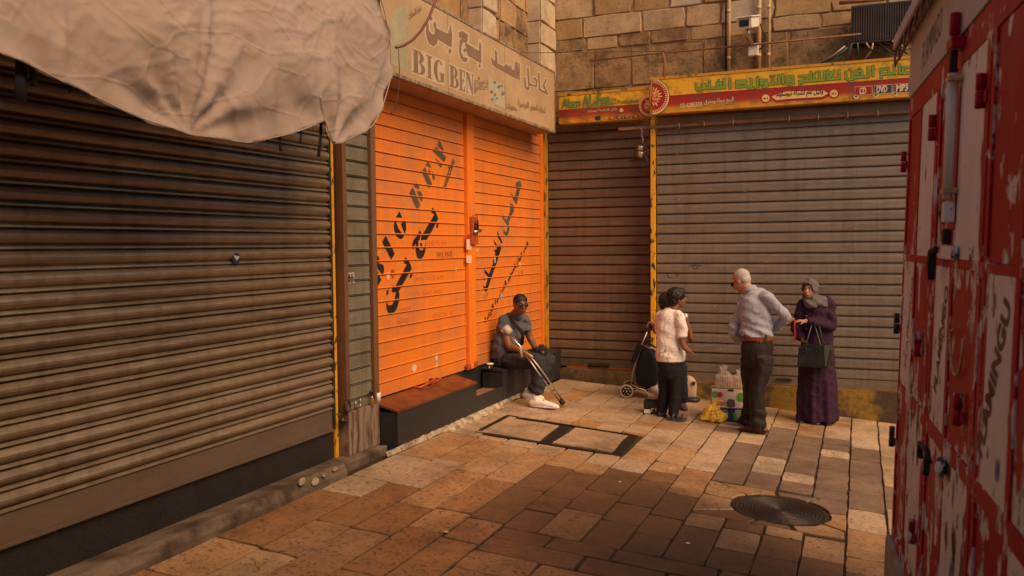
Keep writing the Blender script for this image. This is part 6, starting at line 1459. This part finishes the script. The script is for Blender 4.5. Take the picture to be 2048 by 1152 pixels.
sh1 = shoe(p, Vector((q1.x, q1.y, 0)), Vector((q2.x, q2.y-.02, 0)), .105, .10, WSH); q1, q2 = p(1049, 795, .26), p(1082, 797, .20)
sh2 = shoe(p, Vector((q1.x, q1.y, 0)), Vector((q2.x+.03, q2.y, 0)), .105, .10, WSH)
for sh_, (x, y, d_) in ((sh1, (1088, 800, -.27)), (sh2, (1068, 787, .2))):
    for k in range(4):
        c0 = p(x+k*4.2, y+k*2.6, d_); mb = MB(); mb.tube([c0+Vector((0, -.035, .0)), c0+Vector((.004, 0, .014)), c0+Vector((0, .035, .0))], .005, 6); mb.build('lace', M['white'], sh_)
mb = MB(); mb.tube([p(1005, 632, .30), p(1014, 627, .14), p(1024, 636, .03), p(1036, 654, .0), p(1046, 668, .02), p(1044, 690, .18)], [(.022, .004)]*6, 8, lat=(1, 0, .6)); mb.build('shoulder_strap', M['black'], p.root)
MANP = p
# crutch leaning across his arm and leg
cr_ = empty('crutch', p.b, 'grey metal forearm crutch leaning across the seated man', 'crutch', rz=p.root.rotation_euler.z)
tip = p(1126, 796, -.12); cu = p(1014, 664, -.22); hd = p(1052, 706, -.26); tip = Vector((tip.x, tip.y, .012))
k1 = p(1078, 741, -.29)
mb = MB(); mb.tube([cu+Vector((.02, 0, -.01)), lerp(cu, hd, .6), hd], .012, 10); mb.tube([lerp(cu, hd, .45)+Vector((0, .0, -.0)), lerp(cu, hd, .55)+Vector((.0, 0, -.0))], .018, 10); mb.build('upper_tube', M['chrome'], cr_)
for s__ in (-.022, .022):
    off = Vector((.75, 0, .65))*s__; mb = MB(); mb.tube([hd+off*.6, k1+off, lerp(k1, tip, .5)+off, lerp(k1, tip, .93)+off*.7], .010, 10); mb.build('lower_tube', M['steel'], cr_)
for t in (.3, .6): c0 = lerp(k1, tip, t); mb = MB(); mb.tube([c0-Vector((.75, 0, .65))*.03, c0+Vector((.75, 0, .65))*.03], .007, 8); mb.build('cross_pin', M['dark_steel'], cr_)
mb = MB(); mb.tube([lerp(k1, tip, .9), tip+Vector((0, 0, .0))], [.028, .032], 12); mb.build('rubber_foot', M['rubber'], cr_)
mb = MB(); mb.tube([hd, p(1060, 711, -.30), p(1064, 714, -.33)], [.012, .017, .016], 10); mb.build('hand_grip', M['ivory'], cr_)
mb = MB(); mb.tube([lerp(cu, hd, .7), p(1044, 714, -.24)], .016, 10); mb.build('stub_grip', M['ivory'], cr_)
cf = MB(); ax = (hd-cu).normalized(); a_ = ax.orthogonal().normalized(); b_ = ax.cross(a_); vs = []; fs = []
for i, t in enumerate((-.05, -.02, .02, .05)):
    for k in range(13):
        a = R(20)+R(320)*k/12; rr = (.052, .056, .054, .048)[i]; vs.append(cu+Vector((-.0, 0, .015))+ax*t+a_*rr*math.cos(a)+b_*rr*math.sin(a))
for i in range(3):
    for k in range(12): fs.append((i*13+k, i*13+k+1, (i+1)*13+k+1, (i+1)*13+k))
cf.add(vs, fs, True); o = cf.build('arm_cuff', base('grey_cuff_plastic', (.42, .38, .33), .4)[0], cr_); md = o.modifiers.new('t', 'SOLIDIFY'); md.thickness = .008
# camera bag on his far knee
bg_ = empty('camera', p.b, 'black camera in the hands of the seated man, strap hanging', 'camera', rz=p.root.rotation_euler.z)
c0 = p(1083, 702, .12); mb = MB(); mb.box(c0+Vector((-.07, -.05, -.05)), c0+Vector((.07, .05, .05)), bev=.014); mb.build('camera_body', M['black'], bg_)
mb = MB(); mb.tube([c0+Vector((.0, -.05, -.01)), c0+Vector((.01, -.12, -.02))], [.038, .035], 14); mb.build('lens', M['black'], bg_)
mb = MB(); mb.box(c0+Vector((-.03, -.04, .05)), c0+Vector((.03, .03, .075)), bev=.01); mb.build('viewfinder', M['black'], bg_)
mb = MB(); mb.tube([c0+Vector((-.07, 0, .04)), c0+Vector((-.10, .02, -.02)), c0+Vector((-.05, -.06, -.09)), c0+Vector((.06, -.06, -.08)), c0+Vector((.075, 0, .03))], [(.012, .003)]*5, 6); mb.build('strap', M['black'], bg_)
# ------------------------------------------------------------------ small things
def lathe(mb, c, prof, seg=20):
    c = Vector(c); vs = [c+Vector((r*math.cos(2*math.pi*k/seg), r*math.sin(2*math.pi*k/seg), z)) for r, z in prof for k in range(seg)]
    fs = [(i*seg+k, i*seg+(k+1) % seg, (i+1)*seg+(k+1) % seg, (i+1)*seg+k) for i in range(len(prof)-1) for k in range(seg)]
    return mb.add(vs, fs, True)
c0 = onx(980, 738, -3.80); c0.z = .392
cup = empty('paper_cup', c0, 'small black paper cup with a white rim on the bench beside the seated man', 'cup')
mb = MB(); lathe(mb, (0, 0, 0), [(.0, .001), (.027, .001), (.036, .068)]); mb.build('cup_wall', base('cup_black', (.03, .028, .015), .5)[0], cup)
mb = MB(); lathe(mb, (0, 0, 0), [(.033, .066), (.037, .062), (.041, .068), (.040, .077), (.030, .076), (.026, .070), (0, .069)]); mb.build('rim_lid', M['white'], cup)
mb = MB(); mb.ball((.006, -.0345, .036), (.009, .003, .016), 10, 8); mb.build('logo_oval', gold, cup)
c0 = onx(755, 819, -3.88); c0.z = .418
cup = empty('paper_cup', c0, 'crushed white paper cup on the left end of the reddish bench', 'cup')
mb = MB(); lathe(mb, (0, 0, 0), [(.0, .001), (.026, .001), (.030, .05), (.034, .09), (.029, .088), (.02, .02), (0, .018)], 12); mb.v = [(x*(1+.2*math.sin(z*60)), y*(1-.15*math.sin(z*50+x*40)), z) for x, y, z in mb.v]; mb.build('cup_wall', M['white'], cup)

# two-wheeled shopping trolley
wl = onf(1253, 796); tr = empty('shopping_trolley', wl, 'black two-wheeled shopping trolley with tube frame behind the boys', 'trolley'); az = math.atan2(-wl.x, wl.y); tr.rotation_euler = (0, 0, az)
aw_ = Vector((-math.sin(az), math.cos(az), 0)); rt_ = Vector((math.cos(az), math.sin(az), 0))
def tp(px, py, dep=0.0):
    d = ray(px, py); t = ((wl+aw_*dep-EYE).dot(aw_))/d.dot(aw_); q = EYE+d*t-wl; return Vector((q.dot(rt_), q.dot(aw_), q.z))
def wheel(c, r, dep):
    c = Vector(c); mb = MB(); mb.tube([c+Vector((r*.86*math.cos(a), 0, r*.86*math.sin(a))) for a in [k*math.pi/12 for k in range(24)]], [(r*.15, .018)]*24, 10, closed=True, lat=[Vector((math.cos(a), 0, math.sin(a))) for a in [k*math.pi/12 for k in range(24)]])
    w = mb.build('wheel', M['white'], tr); w.data.materials.clear(); w.data.materials.append(worn('pale_tyre', (.55, .43, .33), (.3, .2, .14), .5, .7, 0, 20, kind='Object'))
    mb = MB(); mb.tube([c+Vector((0, -.012, 0)), c+Vector((0, .012, 0))], r*.74, 20); mb.build('rim', M['black'], w)
    for k in range(6):
        a = k*math.pi/3; q = c+Vector((r*.48*math.cos(a), -.014, r*.48*math.sin(a))); mb = MB(); mb.tube([q, q+Vector((0, -.004, 0))], r*.12, 8); mb.build('spoke_hole', M['steel'], w)
    mb = MB(); mb.tube([c+Vector((0, -.02, 0)), c+Vector((0, -.032, 0))], r*.16, 10); mb.build('hub', M['steel'], w)
cw = tp(1253, 782); r_ = .082; cw = Vector((cw.x, 0, r_)); wheel(cw, r_, 0); wheel(cw+Vector((.04, .36, 0)), r_, .36)
mb = MB(); mb.tube([cw+Vector((0, .02, 0)), cw+Vector((.04, .34, 0))], .01, 8); mb.build('axle', M['steel'], tr)
TUB = base('grey_tube', (.42, .38, .34), .35, .7)[0]
for dep in (.04, .30):
    mb = MB(); mb.tube([tp(1260, 775, dep), tp(1268, 735, dep), tp(1283, 690, dep), tp(1294, 664, dep)], .010, 8); mb.build('frame_tube', TUB, tr)
    mb = MB(); mb.tube([tp(1261, 768, dep), tp(1275, 776, dep), tp(1289, 780, dep), tp(1296, 790, dep), tp(1297, 806, dep)], .009, 8); mb.build('foot_tube', TUB, tr)
    mb = MB(); mb.tube([tp(1286, 690, dep), tp(1300, 696, dep), tp(1313, 697, dep), tp(1309, 715, dep), tp(1301, 735, dep), tp(1301, 775, dep)], .006, 8); mb.build('side_wire', TUB, tr)
mb = MB(); mb.tube([tp(1266, 777, .04), tp(1282, 779, .15), tp(1285, 774, .3), tp(1268, 772, .3)], .007, 8); mb.build('base_wire', TUB, tr)
mb = MB(); mb.tube([tp(1290, 663, .0), tp(1295, 648, .04), tp(1300, 645, .26), tp(1304, 660, .30)], .017, 10); mb.build('handle', M['black'], tr)
BAG = cloth('black_nylon', (.014, .016, .022), .5)
pts = [tp(1280, 694, .02), tp(1313, 700, .02), tp(1318, 735, .02), tp(1316, 775, .02), tp(1296, 781, .02), tp(1268, 768, .02), tp(1271, 740, .02)]
mb = MB(); n = len(pts); rows = 7; vs = []; fs = []
for j in range(rows):
    t = j/(rows-1); bul = .02*math.sin(t*math.pi)
    c = sum(pts, Vector())/n
    for q in pts: vs.append(c+(q-c)*(1+bul*2-.05*abs(t-.5))+Vector((.02*t, .30*t, 0)))
for j in range(rows-1):
    for k in range(n): fs.append((j*n+k, j*n+(k+1) % n, (j+1)*n+(k+1) % n, (j+1)*n+k))
fs += [tuple(range(n))[::-1], tuple(range((rows-1)*n, rows*n))]; mb.add(vs, fs)
o = mb.build('bag', BAG, tr); md = o.modifiers.new('s', 'SUBSURF'); md.levels = 2; md.render_levels = 2
mb = MB(); mb.prism([tp(1275, 692, -.0), tp(1285, 690, -.0), tp(1272, 724, .0), tp(1262, 728, .0)], (.0, .28, 0)); mb.build('bag_flap', BAG, tr)
mb = MB(); mb.tube([tp(1282, 694, .1), tp(1294, 684, .1), tp(1304, 690, .1), tp(1312, 697, .1)], .013, 8); mb.build('bag_top_roll', BAG, tr)
mb = MB(); mb.ball(tp(1308, 778, .1), (.09, .08, .06), 12, 8); o = mb.build('bag_lining', base('pale_plastic_bag', (.4, .36, .33), .5)[0], tr)

def carton(name, label, cat, base_pt, rz, w, d, h, mats, lid=None):
    rt = empty(name, base_pt, label, cat, rz=rz); mb = MB(); mb.box((-w/2, 0, 0), (w/2, d, h), bev=.004); mb.build('carton_walls', mats, rt); return rt
def on_face(rt, polys, mt, name, d=.002): return poly_print([[Vector((x, -d-.0001*i, z)) for x, z in q] for i, q in enumerate(polys)], mt, rt, name)
def face_text(rt, s, x0, x1, z0, h, mt, fat=.02, d=.003): return text_on(s, mt, rt, Vector((x0, -d, z0)), (1, 0, 0), (0, 0, 1), width=x1-x0, height=h, fat=fat, name='lettering')
# small black box by the trolley
bp = onf(1309, 829); rz0 = math.atan2(-bp.x, bp.y)
t_ = carton('shoe_box', 'small black box with a white label at the foot of the trolley', 'box', bp, rz0-.06, .24, .17, .13, M['black'])
on_face(t_, [[(-.115, .012), (-.045, .012), (-.045, .055), (-.115, .055)]], M['white'], 'label'); face_text(t_, 'rtn', -.035, .085, .03, .05, gold, -.0)
mb = MB(); mb.prism([(-.12, .0, .131), (.12, .0, .131), (.12, .16, .131), (-.12, .16, .131)], (0, 0, .012)); mb.build('lid', M['black'], t_)
CRP = base('crumpled_paper', (.55, .38, .28), .8)[0]
pb_ = tag(link('crumpled_paper', fig_mesh([], .012, 1, [((0, 0, .045), (.07, .05, .045))], noise_amp=.03, noise_s=(18, 18, 18)), CRP), 'crumpled pale paper lying on the small black box', 'paper'); pb_.location = bp+Vector((.03, .08, .145)); 
# cream tote bag standing behind the children
tb_ = onf(1383, 803); az2 = math.atan2(-tb_.x, tb_.y); tt = empty('tote_bag', tb_, 'cream cloth tote bag with a dark patch standing against the yellow plinth', 'bag', rz=az2)
def lp(b, az, px, py, dep=0.0):
    a_ = Vector((-math.sin(az), math.cos(az), 0)); r__ = Vector((math.cos(az), math.sin(az), 0)); d = ray(px, py); t = ((b+a_*dep-EYE).dot(a_))/d.dot(a_); q = EYE+d*t-b; return Vector((q.dot(r__), q.dot(a_), q.z))
T1 = lambda x, y, d=0: lp(tb_, az2, x, y, d)
TOTE = cloth('cream_canvas', (.52, .39, .29), .9)
def pillow(front, dz, mat, name, parent, rows=5, sub=2, bul=.25):
    n = len(front); c = sum(front, Vector())/n; mb = MB(); vs = []; fs = []
    for j in range(rows):
        t = j/(rows-1)
        for q in front: vs.append(c+(q-c)*(1-.10*(2*t-1)**2+bul*.3*math.sin(math.pi*t))+Vector((0, dz*t, 0)))
    for j in range(rows-1):
        for k in range(n): fs.append((j*n+k, j*n+(k+1) % n, (j+1)*n+(k+1) % n, (j+1)*n+k))
    fs += [tuple(range(n))[::-1], tuple(range((rows-1)*n, rows*n))]; mb.add(vs, fs, True); o = mb.build(name, mat, parent)
    if sub: md = o.modifiers.new('s', 'SUBSURF'); md.levels = sub; md.render_levels = sub
    return o
pillow([T1(1368, 760), T1(1376, 751), T1(1384, 756), T1(1392, 762), T1(1394, 775), T1(1392, 790), T1(1394, 800), T1(1380, 803), T1(1368, 806), T1(1366, 790)], .16, TOTE, 'bag_cloth', tt, sub=1, bul=.1)
mb = MB(); mb.prism([T1(1383, 764, -.012), T1(1391, 763, -.012), T1(1390, 771, -.012), T1(1386, 769, -.012), T1(1384, 770, -.012)], (0, .012, 0)); mb.build('dark_patch', M['black'], tt)
mb = MB(); mb.ball(T1(1384, 802, -.02)+Vector((0, .03, .01)), (.10, .07, .035), 14, 8); mb.build('base_cloth', M['black'], tt)

# carton stack with bread packs and the yellow bag
cb = onf(1462, 845); az3 = math.atan2(-cb.x, cb.y); BLU = print_mat('blue_carton', (.02, .05, .16), .5); WCT = print_mat('white_carton', (.68, .58, .52), .6); lg = base('print_green', (.10, .33, .06), .6)[0]; rdp = base('print_red', (.5, .02, .02), .6)[0]
C1 = lambda x, y, d=0: lp(cb, az3, x, y, d)
bc = carton('carton', 'blue carton with pale lettering at the bottom of the stack', 'carton', cb, az3+.02, .345, .26, .155, BLU)
face_text(bc, 'ORZ', -.125, -.03, .05, .055, WCT, .04); face_text(bc, 'fresh', -.125, -.04, .118, .022, WCT, .0)
on_face(bc, [[(.03, .03), (.13, .025), (.155, .05), (.155, .145), (.06, .145), (.02, .10)]], lg, 'leaf_print')
for k in range(5): on_face(bc, [[(.04+.006*k, .125-.018*k), (.15, .128-.018*k), (.15, .137-.018*k), (.04+.006*k, .134-.018*k)]], WCT, 'print_line', .0025)
on_face(bc, [[(-.03, .13), (.03, .13), (.03, .155), (-.03, .155)]], M['black'], 'hand_hole', .0022)
wb_ = cb+Vector((0, 0, 0)); wc = carton('carton', 'white carton with red and green printing on top of the blue one', 'carton', cb+Vector((-.025*math.cos(az3), -.025*math.sin(az3)+.012, .1565)), az3+.06, .36, .24, .205, WCT)
on_face(wc, [[(-.145+.04*math.cos(a), .145+.036*math.sin(a)) for a in [k*.5 for k in range(12)]]], lg, 'print_blob'); on_face(wc, [[(-.095+.032*math.cos(a), .142+.032*math.sin(a)) for a in [k*.5 for k in range(12)]]], rdp, 'print_blob', .0024)
on_face(wc, [[(.125+.045*math.cos(a), .12+.05*math.sin(a)) for a in [k*.5 for k in range(12)]]], lg, 'print_blob')
on_face(wc, [[(-.165, .03), (-.04, .03), (-.04, .062), (-.165, .062)]], rdp, 'red_banner'); face_text(wc, 'RAMI', -.155, -.05, .037, .018, WCT, .02, .0035)
gyb = base('print_grey_pack', (.09, .08, .09), .5)[0]; on_face(wc, [[(-.02, .015), (.05, .0), (.07, .03), (.06, .09), (.0, .10), (-.03, .06)]], gyb, 'pack_print'); on_face(wc, [[(-.01, .185), (.05, .18), (.05, .205), (-.01, .205)]], M['black'], 'hand_hole', .0022)
pink = base('pink_edge', (.6, .25, .35), .6)[0]; on_face(wc, [[(-.179, .0), (.179, .0), (.179, .007), (-.179, .007)]], pink, 'edge_print', .0021)
# clear plastic over bread packs
PLA, T = base('clear_film', (.9, .85, .8), .18); T.b.inputs['Alpha'].default_value = .35; T.b.inputs['Specular IOR Level'].default_value = .9
nf = noisef(T, coords(T, (1, 1, 1), 'Object', False), 30, 5, .6, 1.0); T.l(ramp(T, nf, [(.40, .10), (.62, .62)]), T.b.inputs['Alpha']); bump(T, nf, .01, .8)
BRD = worn('pale_bread', (.72, .52, .33), (.5, .3, .15), .5, .8, 0, 25, kind='Object')
top = cb+Vector((0, 0, .365)); rg = random.Random(6)
for gi, (dx, wid, hh, lab) in enumerate(((-.075, .20, .33, 'left clear bag of pale bread packs knotted at the top on the white carton'), (.10, .14, .28, 'right clear bag of pale bread packs beside the brown-trousered man'))):
    ax_ = Vector((math.cos(az3), math.sin(az3), 0)); pk = empty('bread_bag', top+ax_*dx+Vector((0, 0, 0)), lab, 'bread bag', 'bags of bread on the cartons', rz=az3)
    k = 0; x = -wid/2+.01
    while x < wid/2-.01:
        w_ = rg.uniform(.022, .030); mb = MB(); mb.box((x, .02, .002), (x+w_*.86, .17, rg.uniform(.115, .135)), bev=.007); mb.build('bread_pack', BRD, pk); x += w_
    q = [Vector((-wid/2-.004, 0, 0)), Vector((wid/2+.004, 0, 0)), Vector((wid/2+.006, 0, .13)), Vector((wid/4, 0, .165)), Vector((.018, 0, .19)), Vector((.045, 0, hh*.75)), Vector((.02, 0, hh*.68)), Vector((.0, 0, hh*.80)), Vector((-.03, 0, hh*.66)), Vector((-.055, 0, hh*.72)), Vector((-.025, 0, .19)), Vector((-wid/4, 0, .165)), Vector((-wid/2-.006, 0, .13))]
    me_ = None; o = pillow(q, .19, PLA, 'plastic_film', pk, rows=7, sub=2, bul=.05)
yb_ = onf(1427, 846); az4 = math.atan2(-yb_.x, yb_.y); yb = empty('yellow_bag', yb_, 'knotted yellow plastic carrier bag with dark red print on the ground by the cartons', 'plastic bag', rz=az4)
Y1 = lambda x, y, d=0: lp(yb_, az4, x, y, d)
YP, T = base('yellow_plastic', (.80, .52, .06), .3); n1 = noisef(T, coords(T, (1, 1, 1), 'Object', False), 9, 5, .6, .8); bump(T, n1, .006, .6); T.b.inputs['Subsurface Weight'].default_value = .25; T.b.inputs['Subsurface Radius'].default_value = (.05, .03, .01)
T.l(mixc(T, ramp(T, n1, [(.35, 0.0), (.7, .6)]), (.90, .55, .05), (.92, .66, .16)), T.b.inputs['Base Color'])
def fold_y(co): return .008*math.sin(math.atan2(co.z-.22, co.x)*14)
o = tag(link('bag_film', fig_mesh([dict(p=[Y1(1427, 843, .1)+Vector((0, 0, .02)), Y1(1427, 835, .1), Y1(1426, 822, .1), Y1(1430, 811, .09), Y1(1434, 806, .08)], r=[(.145, .11), (.15, .12), (.105, .09), (.05, .045), (.02, .02)], lat=(1, 0, 0), capk=.15),
   dict(p=[Y1(1434, 808, .08), Y1(1439, 803, .07), Y1(1444, 804, .06)], r=[.015, .02, .01]), dict(p=[Y1(1433, 808, .08), Y1(1430, 803, .08)], r=[.014, .01])], .009, 2, noise_amp=.007, noise_s=(8, 8, 8), fold=fold_y), YP, yb))
yt = base('dark_red_print', (.32, .05, .02), .6)[0]
ptx = [((1414, 826), (1444, 822), .030, arabic('حلويات')), ((1417, 831), (1441, 829), .02, arabic('شرقية'))]
for a_, b2_, h_, s_ in ptx:
    A_, B_ = Y1(*a_, -.035), Y1(*b2_, -.035); U = (B_-A_); w_ = U.length; U.normalize(); o_ = text_on(s_, yt, yb, A_, U, (0, .35, .94), width=w_, height=h_, fat=.03, name='lettering')
rg = random.Random(12); pl = []
for k in range(16):
    c0 = Y1(rg.uniform(1420, 1440), rg.uniform(833, 843), -.04); a = rg.uniform(0, 3.14); d_ = Vector((math.cos(a), 0, math.sin(a)))*rg.uniform(.008, .02); nn_ = Vector((-math.sin(a), 0, math.cos(a)))*rg.uniform(.002, .005); pl.append([c0-d_+Vector((0, -.0003*k, 0)), c0+nn_+Vector((0, -.0003*k, 0)), c0+d_+Vector((0, -.0003*k, 0)), c0-nn_+Vector((0, -.0003*k, 0))])
poly_print(pl, yt, yb, 'print_mark')
# bits of litter on the paving
for i, (px, py, s_, mt, lab) in enumerate(((893, 1065, .02, YP, 'tiny yellow scrap on the dark paving'), (1240, 965, .012, M['white'], 'tiny white scrap on the middle paving'), (962, 856, .014, lg, 'small green leaf scrap by the left access cover'), (1375, 1088, .014, M['white'], 'small pale scrap on the dark stones near the bottom'), (1340, 938, .012, M['white'], 'tiny pale scrap left of the chiselled stones'))):
    q = onf(px, py); mb = MB(); mb.prism([(s_*math.cos(a)*random.uniform(.6, 1.3), s_*math.sin(a)*random.uniform(.5, 1.1), .0) for a in [k*1.05 for k in range(6)]], (0, 0, .004)); o = mb.build('litter_scrap', mt); o.location = q+Vector((0, 0, .004)); tag(o, lab, 'litter')

# ------------------------------------------------------------------ out of view overhead and behind; vault and right-hand mass added for shade
mb = MB()
for k in range(12):
    a0, a1 = math.pi*k/12, math.pi*(k+1)/12; xa, za, xb, zb2 = -1.2+3.1*math.cos(a0), 4.9+1.3*math.sin(a0), -1.2+3.1*math.cos(a1), 4.9+1.3*math.sin(a1)
    mb.add([(xa, -14, za), (xb, -14, zb2), (xb, -4.5, zb2), (xa, -4.5, za), (xa, -14, za+.3), (xb, -14, zb2+.3), (xb, -4.5, zb2+.3), (xa, -4.5, za+.3)], [(0, 1, 2, 3), (4, 7, 6, 5), (3, 2, 6, 7), (0, 4, 5, 1)])
o = mb.build('vault_sky_blocker', M['wall_joint']); tag(o, kind='structure')  # unseen vault, added to hold back sky light near the camera
o = MB().box((1.75, -14, -.8), (2.6, 4.0, 5.3)).build('right_shade_block', M['wall_joint']); tag(o, kind='structure')  # unseen mass behind the stall, added and sized to shade the near floor
o = MB().box((-4.5, -14, -.3), (-4.15, -.6, 6.3)).build('left_lane_wall', M['wall_joint']); tag(o, kind='structure')
